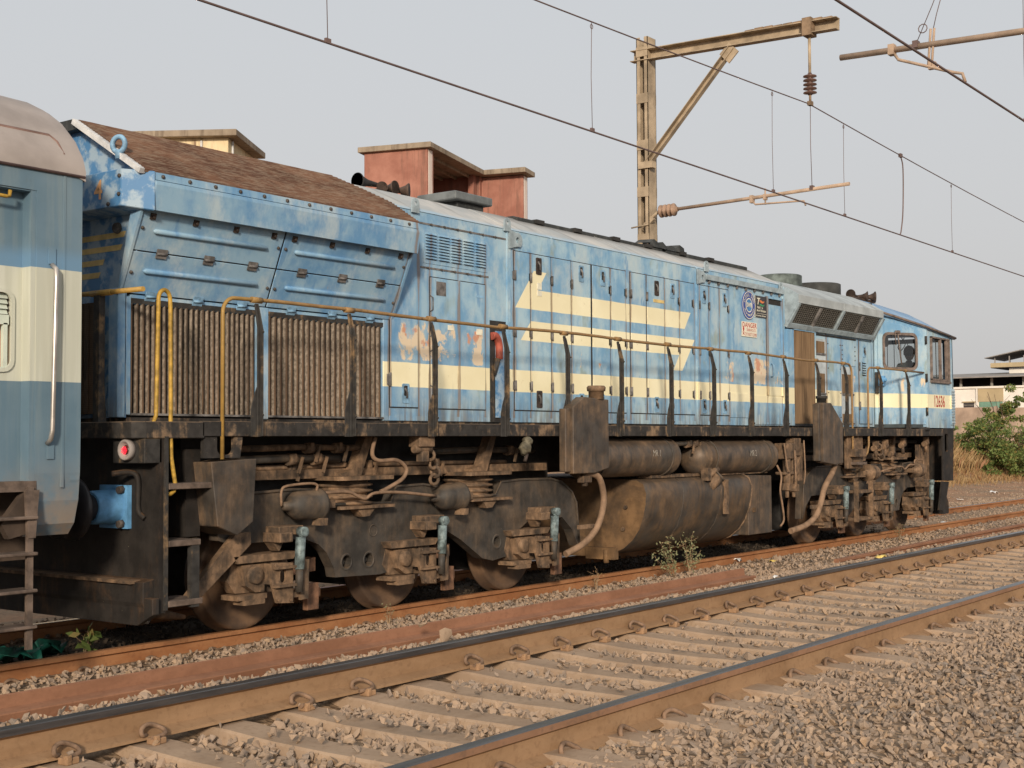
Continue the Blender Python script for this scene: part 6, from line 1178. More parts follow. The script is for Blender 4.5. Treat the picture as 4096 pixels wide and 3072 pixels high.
# ---------------------------------------------------------------- coach behind the locomotive
def coach():
    R = thing('passenger_coach', (-5.0, YC, RZ), 'blue and cream passenger coach with grey roof coupled behind the locomotive', 'coach')
    YW = 7.995; XE = 5.70; x0 = -17.0
    # outer shell: side wall segments around the recessed door bay (x 4.36..5.32)
    half = [(8.13, 0.62), (8.06, 0.70), (8.015, 0.86), (7.998, 1.05), (YW, 1.30), (YW, 3.115)]
    def side(a, b, z0, z1, nm='side_wall', y=None):
        p = [(yy, z) for yy, z in half if z0 - 1e-6 <= z <= z1 + 1e-6]; 
        if p[0][1] > z0: p = [(YW, z0)] + p
        if p[-1][1] < z1: p = p + [(YW, z1)]
        p2 = p + [(yy + 0.05, z) for yy, z in reversed(p)]; m = MB(); m.prism(p2, a, b, 'x'); return part(nm, m, 'coach_paint', R)
    side(5.34, XE, 0.62, 3.115); side(x0, 4.36, 0.62, 3.115); side(4.36, 5.34, 2.965, 3.115)
    m = MB(); m.box(5.30, 5.345, YW + 0.005, 8.16, 1.0, 2.97); m.box(4.34, 4.385, YW + 0.005, 8.16, 1.0, 2.97); m.box(4.36, 5.32, YW + 0.01, 8.16, 2.955, 2.985); part('door_frame', m, 'coach_paint', R)
    m = MB(); m.box(5.545, 5.565, YW - 0.005, YW + 0.01, 0.95, 3.10); part('weld_seam', m, 'coach_paint', R)
    # door with window and shutter
    d = MB(); d.prism([(4.385, 1.0), (5.30, 1.0), (5.30, 2.955), (4.385, 2.955)], 8.10, 8.14, 'y', holes=[list(reversed(rrect(4.55, 5.225, 1.745, 2.275, 0.07, 4)))]); do = part('door', d, 'coach_paint', R)
    m = MB(); m.prism(rrect(4.535, 5.24, 1.73, 2.29, 0.08, 4), 8.085, 8.10, 'y', holes=[list(reversed(rrect(4.56, 5.215, 1.755, 2.265, 0.065, 4)))]); part('window_rim', m, 'coach_paint', do)
    for j in range(4):
        m = MB(); m.add([(4.56, 8.125, 2.125 + j * 0.035), (5.20, 8.125, 2.125 + j * 0.035), (5.20, 8.105, 2.120 + j * 0.035), (4.56, 8.105, 2.120 + j * 0.035), (4.56, 8.128, 2.158 + j * 0.035), (5.20, 8.128, 2.158 + j * 0.035)], [(0, 1, 2, 3), (3, 2, 5, 4)]); part('shutter_slat', m, 'shutter_green', do)
    m = MB(); m.box(4.56, 5.205, 8.10, 8.13, 2.05, 2.115); m.box(5.165, 5.195, 8.10, 8.13, 1.75, 2.06); m.box(4.56, 5.205, 8.095, 8.135, 1.745, 1.765); part('shutter_frame', m, 'shutter_green', do)
    m = MB(); m.box(4.4, 5.3, 8.165, 8.19, 1.3, 2.6); part('vestibule_wall', m, 'coach_inside', R)
    m = MB(); m.prism([(4.36, 0.93), (5.36, 0.93), (5.36, 1.0), (4.36, 1.0)], 8.0, 8.4, 'y'); part('door_sill', m, 'coach_step', R)
    g = MB(); g.tube([(5.455, 7.985, 2.47), (5.46, 7.945, 2.44), (5.455, 7.935, 2.36), (5.435, 7.935, 1.34), (5.43, 7.945, 1.28), (5.43, 7.985, 1.25)], 0.0165, 10); go = part('grab_rail', g, 'silver_tube', R)
    for z in (2.53, 1.20):
        m = MB(); m.box(5.43, 5.485, 7.985, 7.994, z - 0.055, z + 0.055); part('rail_plate', m, 'coach_paint', go)
    m = MB(); m.tube([(4.5, 8.0, 2.915), (5.11, 8.0, 2.895), (5.135, 8.0, 2.90), (5.14, 8.0, 2.94)], 0.013, 8); part('yellow_bar', m, 'bright_yellow', R)
    # roof shell and end
    roof = [(7.985, 3.10), (7.985, 3.17), (8.02, 3.27), (8.11, 3.40), (8.27, 3.55), (8.42, 3.645), (8.61, 3.73), (9.05, 3.865), (YC, 3.93)]; full = roof + [(mir(a), b) for a, b in reversed(roof[:-1])]
    m = MB(); n = len(full); xs = [x0, 4.9, 5.50, 5.66, XE + 0.02]; vs = [(x, y, z - (0.02 if x > 5.68 else 0)) for x in xs for y, z in full]; m.add(vs, [(i * n + j, (i + 1) * n + j, (i + 1) * n + j + 1, i * n + j + 1) for i in range(len(xs) - 1) for j in range(n - 1)], 0, True); m.add([vs[(len(xs) - 1) * n + j] for j in range(n)], [tuple(range(n))], 0); ro = part('roof', m, 'coach_roof', R)
    m = MB(); m.tube([(x0, 8.105, 3.385), (5.50, 8.105, 3.388), (5.545, 8.075, 3.345), (5.565, 8.02, 3.25)], 0.011, 6); part('roof_gutter', m, 'coach_roof_seam', ro); m = MB(); m.tube([(x0, 7.982, 3.11), (XE + 0.01, 7.982, 3.11)], 0.010, 6); part('roof_weld', m, 'coach_roof_seam', ro)
    m = MB(); e = [(8.13, 0.62), (8.06, 0.72), (8.0, 1.0), (7.998, 3.11)]; m.prism(e + [(mir(a), b) for a, b in reversed(e)], 5.62, XE - 0.005, 'x'); part('end_wall', m, 'coach_paint', R)
    m = MB(); m.box(x0, 5.5, 8.3, mir(8.3), 0.45, 0.95); m.box(x0, XE - 0.02, 8.2, mir(8.2), 0.93, 1.0); part('underframe', m, 'coach_under', R)
    fl = MB(); fl.box(x0, 5.6, 8.2, mir(8.2), 1.0, 1.05); part('floor', fl, 'coach_under', R)
    m = MB(); m.box(x0, x0 + 0.05, 8.05, mir(8.05), 0.6, 3.6); m.box(x0, 5.6, mir(8.04), mir(7.995), 0.62, 3.12); part('far_wall', m, 'coach_paint', R)
    # footstep ladder under the door
    for x in (4.40, 5.28):
        s = MB(); s.box(x, x + 0.045, 7.975, 8.0, -0.12, 0.96); s.prism([(x - 0.02, 0.94), (x + 0.08, 0.94), (x + 0.055, 0.62), (x, 0.62)], 7.965, 7.995, 'y'); part('ladder_post', s, 'coach_step', R)
    for z in (0.745, 0.505, 0.26, 0.02):
        s = MB(); s.box(4.40, 5.34, 7.94, 8.12, z, z + 0.022); part('foot_step', s, 'coach_step', R, 0.005)
    s = MB(); s.prism([(5.34, 0.96), (5.34, 0.66), (5.16, 0.62), (5.10, 0.72), (5.30, 0.96)], 8.0, 8.06, 'y'); part('step_gusset', s, 'coach_under', R)
    for y in (8.642, mir(8.642)):
        h = MB(); h.lathe([(0, 0.0), (-0.012, 0.12), (-0.04, 0.20), (-0.06, 0.22), (-0.09, 0.20), (-0.095, 0.09), (-0.36, 0.10)], (6.02, y, 0.765), (1, 0, 0), 24); part('buffer', h, 'buffer_black', R)
    for x in (-15, -12.9, 0.6, 3.0):      # axles of the coach bogies
        w = MB(); w.lathe([(0, 0.40), (0.10, 0.45), (0.13, 0.48), (0.14, 0.30)], (x, 8.72, RZ + 0.45), (0, 1, 0), 28); w.lathe([(0, 0.40), (0.10, 0.45), (0.13, 0.48), (0.14, 0.30)], (x, mir(8.72), RZ + 0.45), (0, -1, 0), 28); w.cyl((x, 8.7, RZ + 0.45), (x, mir(8.7), RZ + 0.45), 0.08, 10); part('wheelset', w, 'wheel_dust', R)
    f = MB(); f.box(0.0, 3.6, 8.5, 8.62, 0.1, 0.45); f.box(-15.6, -12.3, 8.5, 8.62, 0.1, 0.45); part('bogie_frame', f, 'coach_under', R)
coach()

# ---------------------------------------------------------------- overhead line
def mast():
    R = thing('overhead_mast', (21.05, 12.65, -0.6), 'tan steel lattice mast with bracket arm standing behind the locomotive', 'mast')
    xa, xb, ya, yb = 20.93, 21.22, 12.50, 12.74
    # two channels (webs face along the track), battens between
    for y0, y1, f in ((ya, ya + 0.012, 1), (yb - 0.012, yb, -1)):
        c = MB(); yy = (y0, y0 + 0.075) if f > 0 else (y1 - 0.075, y1)
        c.box(xa, xb, y0, y1, -0.6, 8.62); c.box(xa, xa + 0.012, yy[0], yy[1], -0.6, 8.62); c.box(xb - 0.012, xb, yy[0], yy[1], -0.6, 8.62); part('channel', c, 'mast_paint', R)
    z = 0.4
    for i in range(12):
        zz = 8.42 - i * 0.86
        if zz < -0.2: break
        for xq in (xa - 0.010, xb - 0.004):
            b = MB(); b.box(xq, xq + 0.010, ya, yb, zz - 0.16, zz + 0.02); part('batten', b, 'mast_paint', R)
    b = MB(); b.box(xa - 0.3, xb + 0.3, ya - 0.3, yb + 0.3, -0.65, -0.35); part('foundation', b, 'concrete_slab', R)
    # bracket beam
    X0 = 20.99; a = V(X0, 12.86, 8.30); e = V(X0, 8.86, 8.17); m = MB()
    def beam(a, e, h, w, t, mb):
        d = (e - a).normalized(); sd = V(1, 0, 0); up = sd.cross(d); up = up if up.z > 0 else -up; m3 = Matrix((d, sd, up)).transposed(); c = (a + e) / 2; L = (e - a).length
        mb.obox(c + up * h / 2, (L, w, t), m3); mb.obox(c - up * h / 2, (L, w, t), m3); mb.obox(c + sd * (w * 0.5 - t), (L, t, h), m3)
    beam(a, e, 0.19, 0.16, 0.014, m); part('bracket_beam', m, 'mast_paint', R)
    m = MB(); q = a.lerp(e, 0.98); rnd = random.Random(1)
    for i in range(9): p = a.lerp(e, 0.60 + i * 0.045); m.obox(p + V(0, 0, 0.115 + rnd.uniform(-0.01, 0.01)), (0.12, 0.16, 0.035))
    part('rust_scale', m, 'mast_dark', R)
    m = MB(); beam(V(X0 - 0.02, 12.60, 6.22), V(X0 - 0.02, 10.80, 8.12), 0.10, 0.11, 0.012, m); part('brace', m, 'mast_paint', R)
    m = MB(); m.obox((X0 - 0.03, 10.86, 8.02), (0.03, 0.26, 0.26), Matrix.Rotation(0.8, 3, 'X')); part('gusset', m, 'mast_paint', R); m = MB(); m.obox((X0 - 0.03, 12.55, 6.25), (0.14, 0.30, 0.12)); part('gusset', m, 'mast_paint', R)
    # hanger and suspension insulator
    hy = 9.37; m = MB(); m.obox((X0, hy, 8.19), (0.24, 0.16, 0.30)); part('clamp', m, 'mast_dark', R)
    m = MB(); m.cyl((X0, hy, 7.38), (X0, hy, 8.06), 0.026, 8); part('hanger_rod', m, 'mast_paint', R)
    m = MB(); pr = [(0, 0.03)]
    for k in range(5): pr += [(0.02 + k * 0.07, 0.045), (0.035 + k * 0.07, 0.115), (0.05 + k * 0.07, 0.11), (0.065 + k * 0.07, 0.045)]
    m.lathe(pr + [(0.38, 0.03)], (X0, hy, 7.04), (0, 0, 1), 18); part('insulator', m, 'insulator_brown', R)
    m = MB(); m.cyl((X0, hy, 6.90), (X0, hy, 7.06), 0.022, 8); m.obox((X0, hy, 6.90), (0.10, 0.07, 0.07)); part('wire_clamp', m, 'mast_dark', R)
    # registration tube with insulator and steady arm
    m = MB(); m.cyl((X0, 11.92, 5.39), (X0, 8.70, 5.46), 0.032, 10); part('register_tube', m, 'tube_tan', R)
    m = MB(); pr = [(0, 0.04)]
    for k in range(4): pr += [(0.03 + k * 0.085, 0.06), (0.045 + k * 0.085, 0.115), (0.07 + k * 0.085, 0.115), (0.085 + k * 0.085, 0.06)]
    m.lathe(pr + [(0.40, 0.04)], (X0, 12.33, 5.38), (0, -1, 0.02), 18); part('insulator', m, 'insulator_dusty', R)
    m = MB(); m.tube([(X0, 12.60, 5.18), (X0, 12.44, 5.32), (X0, 12.33, 5.38)], 0.03, 6); m.obox((X0, 12.52, 5.22), (0.08, 0.20, 0.09), Matrix.Rotation(-0.7, 3, 'X')); m.tube([(X0 - 0.12, 12.84, 5.12), (X0 - 0.08, 12.5, 5.16)], 0.014, 6); part('tube_bracket', m, 'mast_paint', R)
    m = MB(); m.tube([(X0, 10.46, 5.36), (X0 - 0.02, 10.40, 5.30), (X0 - 0.02, 9.62, 5.27), (X0 - 0.02, 9.50, 5.26), (X0 - 0.02, 9.47, 5.18)], 0.016, 8); m.obox((X0, 10.47, 5.40), (0.09, 0.06, 0.13)); m.tube([(X0, 10.22, 5.56), (X0, 10.22, 5.28)], 0.014, 6); m.obox((X0, 10.22, 5.41), (0.08, 0.05, 0.10)); part('steady_arm', m, 'tube_tan', R)
    m = MB(); m.tube([(X0, hy, 6.90), (X0 + 0.01, 9.38, 6.2), (X0, 9.36, 5.47)], 0.006, 5); m.obox((X0, 9.36, 5.47), (0.08, 0.06, 0.07)); part('stay_wire', m, 'wire_copper', R)
    m = MB(); m.tube([(X0, 9.85, 6.86), (X0, 10.18, 5.46)], 0.004, 5)
simple('tube_tan', (0.40, 0.29, 0.21), 0.7, 0, 0.25, 5)
mast()
def catenary(name, y, cz, mz, x0, x1, xs, sag, label, droppers, jumper=None, r=0.013):
    """contact wire and messenger; supports at xs with messenger height mz, droppers hang between"""
    R = thing(name, ((x0 + x1) / 2, y, cz(0.5 * (x0 + x1))), label, 'overhead wire')
    def mess(x):
        for a, b in zip(xs, xs[1:]):
            if a <= x <= b: t = (x - a) / (b - a); return mz - sag * 4 * t * (1 - t)
        return mz
    N = 80; m = MB(); m.tube([(x0 + (x1 - x0) * i / N, y, cz(x0 + (x1 - x0) * i / N)) for i in range(N + 1)], r, 5); part('contact_wire', m, 'wire_copper', R)
    st = sorted(set([x0 + (x1 - x0) * i / N for i in range(N + 1)] + list(xs))); m = MB(); m.tube([(x, y, mess(x)) for x in st], r * 0.8, 5); part('messenger_wire', m, 'wire_copper', R)
    for x in droppers:
        d = MB(); d.tube([(x, y, mess(x)), (x - 0.02, y, (mess(x) + cz(x)) / 2), (x, y, cz(x) + 0.02)], 0.0045, 5); d.torus((x, y, mess(x) - 0.06), (0, 1, 0), 0.03, 0.005, 10, 5); d.obox((x, y, cz(x) + 0.02), (0.07, 0.03, 0.05)); part('dropper', d, 'wire_copper', R)
    if jumper:
        d = MB(); d.tube(smooth_path([(jumper, y, mess(jumper)), (jumper + 0.12, y, mess(jumper) - 0.25), (jumper + 0.08, y, cz(jumper) + 0.5), (jumper - 0.03, y, cz(jumper) + 0.1), (jumper - 0.10, y, cz(jumper))], 5), 0.012, 6); d.obox((jumper, y, mess(jumper)), (0.10, 0.05, 0.07)); part('jumper_wire', d, 'wire_copper', R)
catenary('overhead_line', 9.40, lambda x: 5.19 + 0.0035 * (21 - x) if x < 21 else 5.19 - 0.004 * (x - 21), 6.90, -60, 150, (-39, 21.0, 81), 0.66, 'contact wire and messenger wire above the locomotive, held by the lattice mast', (9.55, 14.35, 19.6, 22.45, 28.1, 33.5), 25.2)
catenary('overhead_line', 4.75, lambda x: 5.16 + 0.002 * (14 - x), 6.95, -60, 150, (-45, 14.8, 75), 0.75, 'bare wires above the near track, crossing the tan cantilever tube', (6.5, 17.0, 22.0), None, 0.014)
def right_cantilever():
    R = thing('cantilever', (14.75, -1.0, -0.6), 'tan cantilever tube with steady arm holding the wires above the near track', 'cantilever')
    x = 14.75
    m = MB(); m.cyl((x, 6.20, 5.70), (x, -0.9, 5.44), 0.036, 10); part('register_tube', m, 'tube_tan', R)
    m = MB(); m.tube([(x, 5.56, 5.64), (x - 0.02, 5.50, 5.55), (x - 0.02, 4.88, 5.30), (x - 0.02, 4.78, 5.27), (x - 0.02, 4.75, 5.17)], 0.018, 8); m.obox((x, 5.58, 5.68), (0.09, 0.07, 0.12)); part('steady_arm', m, 'tube_tan', R)
    m = MB(); m.tube([(x, 5.13, 5.84), (x - 0.02, 5.16, 5.40)], 0.014, 6); m.tube([(x, 5.09, 5.84), (x - 0.02, 5.12, 5.40)], 0.014, 6); m.obox((x, 5.12, 5.42), (0.06, 0.08, 0.08)); part('tube_link', m, 'tube_tan', R)
    m = MB(); m.tube([(x, 4.75, 6.95), (x - 0.02, 5.1, 6.1), (x, 5.30, 5.70)], 0.005, 5); m.torus((x, 5.22, 5.86), (1, 0, 0), 0.05, 0.006, 10, 5); m.tube([(x, 4.77, 6.95), (x, 5.06, 6.0), (x, 5.10, 5.84)], 0.005, 5); m.obox((x, 5.30, 5.69), (0.09, 0.06, 0.08)); part('stay_wire', m, 'wire_copper', R)
    for xx in (x - 0.12, x + 0.1):
        m = MB(); m.box(xx, xx + 0.02, -1.12, -0.88, -0.6, 8.4); part('mast_channel', m, 'mast_paint', R)
    for i in range(9):
        m = MB(); m.box(x - 0.12, x + 0.12, -1.13, -1.12, 0.3 + i * 0.9, 0.5 + i * 0.9); part('batten', m, 'mast_paint', R)
    m = MB(); m.tube([(x, -0.9, 7.6), (x, 4.75, 6.98)], 0.03, 8); part('bracket_tube', m, 'tube_tan', R)
right_cantilever()

# ---------------------------------------------------------------- buildings
def red_building():
    """open roof pavilion on a two-storey block, turned about 17 degrees to the track"""
    o = V(29.79, 25.15, 0); ang = math.radians(17.5); ux = V(math.cos(ang), math.sin(ang), 0); uy = V(-math.sin(ang), math.cos(ang), 0)
    R = thing('red_building', (31, 26.5, -0.4), 'red plastered building top with white pillar edges under thin concrete slabs', 'building')
    def pb(name, u0, u1, v0, v1, z0, z1, mat):
        m = MB(); vs = [o + ux * u + uy * v + V(0, 0, z) for u in (u0, u1) for v in (v0, v1) for z in (z0, z1)]; m.add(vs, [(0, 1, 3, 2), (4, 6, 7, 5), (0, 4, 5, 1), (2, 3, 7, 6), (0, 2, 6, 4), (1, 5, 7, 3)]); return part(name, m, mat, R, 0.01)
    pb('block', 0.1, 9.0, 0.1, 8.0, -0.4, 7.0, 'plaster_red')
    zt = 9.84
    pb('side_wall', 0.14, 0.60, 0.16, 2.2, 7.0, zt, 'plaster_red'); pb('pillar_face', 0.20, 0.50, 0.150, 0.162, 7.0, zt - 0.02, 'white_plaster')
    pb('middle_wall', 4.62, 4.80, 0.2, 2.9, 7.0, zt, 'plaster_red'); pb('back_wall', 0.36, 4.62, 2.05, 2.2, 7.0, zt, 'plaster_red')
    pb('inner_pier', 4.30, 4.60, 0.3, 0.5, 7.0, zt, 'plaster_red')
    pb('end_wall', 4.80, 5.24, -1.22, 1.5, 7.0, zt - 0.02, 'plaster_red'); pb('pillar_face', 4.86, 5.18, -1.230, -1.219, 7.0, zt - 0.04, 'white_plaster')
    pb('roof_slab', 0.0, 4.75, 0.0, 2.35, zt, 10.0, 'concrete_slab'); pb('roof_slab', 4.42, 5.42, -1.42, -0.002, zt - 0.005, 9.995, 'concrete_slab'); pb('roof_slab', 4.752, 5.42, 0.0, 1.7, zt - 0.004, 9.994, 'concrete_slab')
    for i in range(3): pb('ceiling_beam', 0.5, 4.5, 0.45 + i * 0.5, 0.53 + i * 0.5, zt - 0.09, zt - 0.002, 'concrete_slab')
    d = MB(); c = o + ux * 5.36 + uy * (-0.9) + V(0, 0, 8.75); d.lathe([(0, 0.0), (0.04, 0.14), (0.10, 0.24)], c, ux + V(0, 0, 0.2), 16); d.tube([c, c + ux * 0.30 + V(0, 0, 0.12)], 0.015, 5); d.tube([c + V(0, 0, -0.2), c + ux * 0.30 + V(0, 0, 0.12)], 0.012, 5); part('satellite_dish', d, 'mast_dark', R)
    for k in range(4): pb('window', 1.0 + k * 2, 1.9 + k * 2, 0.06, 0.11, 2.2, 3.6, 'shed_dark')
mk_plaster('white_plaster', (0.70, 0.60, 0.53), (0.76, 0.68, 0.62), (0.55, 0.36, 0.30))
red_building()
def cream_building():
    o = V(19.48, 21.91, 0); ang = math.radians(32.5); ux = V(math.cos(ang), math.sin(ang), 0); uy = V(-math.sin(ang), math.cos(ang), 0)
    R = thing('cream_building', (19.5, 24, -0.3), 'cream plastered building top under a thin concrete slab behind the radiator roof', 'building')
    def pb(name, u0, u1, v0, v1, z0, z1, mat):
        m = MB(); vs = [o + ux * u + uy * v + V(0, 0, z) for u in (u0, u1) for v in (v0, v1) for z in (z0, z1)]; m.add(vs, [(0, 1, 3, 2), (4, 6, 7, 5), (0, 4, 5, 1), (2, 3, 7, 6), (0, 2, 6, 4), (1, 5, 7, 3)]); return part(name, m, mat, R, 0.01)
    pb('wall', 0.22, 2.28, 0.24, 2.6, -0.3, 7.86, 'plaster_cream'); pb('roof_slab', 0.0, 2.45, 0.0, 2.8, 7.86, 8.0, 'concrete_slab'); pb('stain_pipe', 0.20, 0.215, 0.95, 1.0, 5.0, 7.82, 'mast_dark'); pb('drain_pipe', 0.17, 0.215, 0.80, 0.85, 0, 7.8, 'white_trim'); pb('drain_pipe', 0.45, 0.49, 0.19, 0.235, 0, 7.84, 'white_trim'); pb('lower_block', -0.5, 6.0, 0.6, 7.0, -0.3, 5.0, 'plaster_cream')
    for k in range(2): pb('window', 0.6 + k * 0.9, 1.1 + k * 0.9, 0.20, 0.235, 2.2, 3.4, 'shed_dark')
cream_building()
def factory():
    X = 110.0
    R = thing('factory', (X, 36, 0.9), 'long white factory with open dark upper gallery and grey sheet roof beyond the bushes', 'building')
    def pb(name, x0, x1, y0, y1, z0, z1, mat): m = MB(); m.box(x0, x1, y0, y1, z0, z1); return part(name, m, mat, R)
    ya, yb = 18.0, 54.0
    pb('lower_wall', X, X + 20, ya, yb, 0.5, 5.36, 'building_white'); pb('gallery_back', X + 3, X + 20, ya, yb, 5.40, 6.3, 'shed_dark'); pb('parapet', X - 0.15, X - 0.002, ya, yb, 5.30, 5.46, 'building_white'); pb('gallery_floor', X, X + 3, ya, yb, 5.36, 5.40, 'shed_dark')
    r = MB(); r.prism([(X - 1.2, 6.22), (X + 9, 6.95), (X + 21, 6.3), (X + 21, 6.2), (X + 9, 6.85), (X - 1.2, 6.12)], ya - 0.5, yb + 0.5, 'y'); part('roof', r, 'sheet_roof', R)
    for i in range(10): y = 21.35 + i * 2.49; pb('post', X - 0.12, X + 0.08, y - 0.08, y + 0.08, 5.40, 6.2, 'building_grey')
    pb('tan_panel', X - 0.06, X - 0.002, 32.92, 34.93, 4.22, 5.30, 'panel_tan'); pb('green_door', X - 0.05, X - 0.002, 33.0, 34.85, 3.3, 4.20, 'door_green'); pb('pilaster', X - 0.12, X - 0.002, 34.96, 35.06, 0.9, 5.30, 'building_white')
    pb('window', X - 0.05, X - 0.002, 35.25, 36.1, 3.75, 4.18, 'shed_dark'); pb('window_sill', X - 0.14, X - 0.002, 35.15, 36.2, 4.18, 4.27, 'panel_tan'); pb('window_bar', X - 0.07, X - 0.052, 35.25, 36.1, 3.95, 3.98, 'building_grey')
    T = thing('rooftop_shelter', (X + 8, 32.4, 6.8), 'open sheet-roofed shelter on thin posts on top of the factory', 'shelter')
    def tb(name, x0, x1, y0, y1, z0, z1, mat): m = MB(); m.box(x0, x1, y0, y1, z0, z1); return part(name, m, mat, T)
    tb('base_wall', X + 6, X + 10, 28.5, 34.2, 6.6, 7.20, 'building_white'); tb('terrace_slab', X + 5.6, X + 10.4, 28.0, 35.6, 7.2, 7.32, 'shed_dark'); tb('terrace_parapet', X + 5.5, X + 5.58, 28.0, 35.6, 7.25, 7.62, 'panel_tan')
    for y in (28.2, 29.3, 30.5, 31.7, 32.9, 34.1, 35.3):
        tb('post', X + 5.75, X + 5.82, y - 0.04, y + 0.04, 7.32, 8.2, 'sheet_roof'); tb('post', X + 10.0, X + 10.07, y - 0.04, y + 0.04, 7.32, 8.2, 'sheet_roof')
    r = MB(); r.prism([(27.6, 8.08), (32.9, 8.68), (36.0, 8.08), (36.0, 8.02), (32.9, 8.60), (27.6, 8.02)], X + 5.2, X + 10.8, 'x'); part('roof', r, 'sheet_roof', T)
    Wl = thing('boundary_wall', (95, 30, 0.9), 'brown weathered boundary wall between the bushes and the factory', 'wall')
    rnd = random.Random(6)
    for k in range(10):
        m = MB(); y0 = 14 + k * 3.0; m.box(95, 95.2, y0 + 0.09, y0 + 2.91, 0.3, 3.43 + rnd.uniform(-0.06, 0.04)); part('wall_panel', m, 'wall_stone', Wl, 0.02); m = MB(); m.box(94.9, 95.3, y0 + 2.92, y0 + 3.08, 0.3, 3.5); part('wall_post', m, 'wall_stone', Wl)
factory()

# ---------------------------------------------------------------- vegetation
mk_leaf('leaf_mixed', (0.085, 0.110, 0.030), (0.190, 0.190, 0.060), (0.27, 0.17, 0.07))
def leaf_cloud(blobs, n, size, rnd, shape=0.5, drop=0.0):
    """many small leaf faces spread through blobs (centre, radii); returns verts, faces, tints"""
    vs, fs, ts = [], [], []; tot = sum(b[1][0] * b[1][1] * b[1][2] for b in blobs)
    for c, r in blobs:
        k = int(n * r[0] * r[1] * r[2] / tot) + 4; sub = [(rnd.gauss(0, 0.5), rnd.gauss(0, 0.5), rnd.gauss(0, 0.5), rnd.uniform(0.18, 0.42), rnd.random()) for _ in range(max(5, k // 70))]
        for _ in range(k):
            s = rnd.choice(sub); d = Vector((rnd.gauss(0, 1), rnd.gauss(0, 1), rnd.gauss(0, 1))).normalized() * s[3] * rnd.random() ** 0.4
            p = V(c[0] + r[0] * (s[0] + d.x), c[1] + r[1] * (s[1] + d.y), c[2] + r[2] * (s[2] + d.z))
            if p.z < -0.3: continue
            nn = Vector((rnd.gauss(0, 1), rnd.gauss(0, 1), rnd.gauss(0.6, 1))).normalized(); u = nn.orthogonal().normalized(); u.rotate(Matrix.Rotation(rnd.uniform(0, 6.28), 3, nn)); w = nn.cross(u); L = size * rnd.uniform(0.6, 1.4); q = len(vs)
            vs += [p - u * L, p + w * L * shape - u * L * 0.1, p + u * L, p - w * L * shape - u * L * 0.1]; fs.append((q, q + 1, q + 2, q + 3)); t = (min(1, max(0, s[4] * 0.6 + rnd.random() * 0.4)), rnd.random(), 0, 1); ts += [t] * 4
    return vs, fs, ts
def leaf_obj(name, data, mat, parent):
    vs, fs, ts = data; off = wloc(parent) if parent else V(0, 0, 0); me = bpy.data.meshes.new(name); me.from_pydata([tuple(v - off) for v in vs], [], fs)
    at = me.attributes.new('tint', 'FLOAT_COLOR', 'POINT'); at.data.foreach_set('color', [c for t in ts for c in t]); me.materials.append(MAT[mat]); o = bpy.data.objects.new(name, me); COL.objects.link(o); o.parent = parent; return o
def bush(name, loc, blobs, n, size, mat, label, cat, seed, stems=7, h=1.5):
    rnd = random.Random(seed); R = thing(name, loc, label, cat); L = Vector(loc)
    leaf_obj('foliage', leaf_cloud([((L.x + b[0][0], L.y + b[0][1], L.z + b[0][2]), b[1]) for b in blobs], n, size, rnd), mat, R)
    m = MB()
    for i in range(stems):
        a = rnd.uniform(0, 6.28); e = L + V(math.cos(a) * rnd.uniform(0.3, 1.0) * h * 0.5, math.sin(a) * rnd.uniform(0.3, 1.0) * h * 0.5, h * rnd.uniform(0.7, 1.15)); q = L.lerp(e, 0.5) + V(rnd.uniform(-.15, .15), rnd.uniform(-.15, .15), 0.1)
        m.tube(smooth_path([L + V(rnd.uniform(-.3, .3), rnd.uniform(-.3, .3), -0.1), q, e], 4), 0.03, 5, radii=[0.035 * (1 - 0.085 * k) for k in range(9)])
        for _ in range(3):
            s = q.lerp(e, rnd.random()); m.tube([s, s + V(rnd.uniform(-.4, .4), rnd.uniform(-.4, .4), rnd.uniform(0, .5))], 0.009, 4)
    part('stems', m, 'bark', R)
bush('bush', (57.0, 17.9, -0.2), [((0.2, 0.2, 0.95), (1.6, 0.95, 0.8)), ((0.6, -0.9, 0.75), (1.5, 0.8, 0.75)), ((-0.3, 0.75, 1.35), (1.2, 0.6, 0.55)), ((0.2, -0.3, 1.65), (1.1, 0.8, 0.5)), ((-0.8, -0.6, 0.3), (1.0, 0.6, 0.45))], 11000, 0.062, 'leaf_green', 'dense green bush with heart shaped leaves beside the cab front', 'bush', 1, 7, 1.7)
bush('bush', (59.5, 16.9, -0.40), [((0, 0, 0.8), (1.7, 0.9, 0.85)), ((0.6, -0.8, 0.9), (1.5, 0.8, 0.9)), ((0.5, 0.3, 1.6), (1.2, 0.7, 0.7))], 8500, 0.060, 'leaf_mixed', 'yellowish green tangled bush between the dense bush and the bare tree', 'bush', 2, 8, 1.8)
bush('shrub', (66.5, 20.0, 0.6), [((0, 0, 2.0), (0.8, 0.9, 0.55)), ((0.2, -0.9, 2.35), (0.8, 0.7, 0.5)), ((-0.2, 0.5, 1.3), (0.8, 0.8, 0.6))], 2600, 0.085, 'leaf_green', 'tall thin shrub with large bright leaves in front of the brown wall', 'shrub', 3, 4, 2.6)
bush('dry_tree', (68.0, 17.6, -0.2), [((0, 0, 3.0), (2.0, 0.9, 1.5)), ((1.2, -1.2, 2.6), (2.0, 1.2, 1.7)), ((0.3, -0.5, 4.1), (1.6, 0.9, 0.8))], 5600, 0.050, 'leaf_olive', 'half bare dry tree with sparse brown leaves at the factory side', 'tree', 4, 16, 3.9)
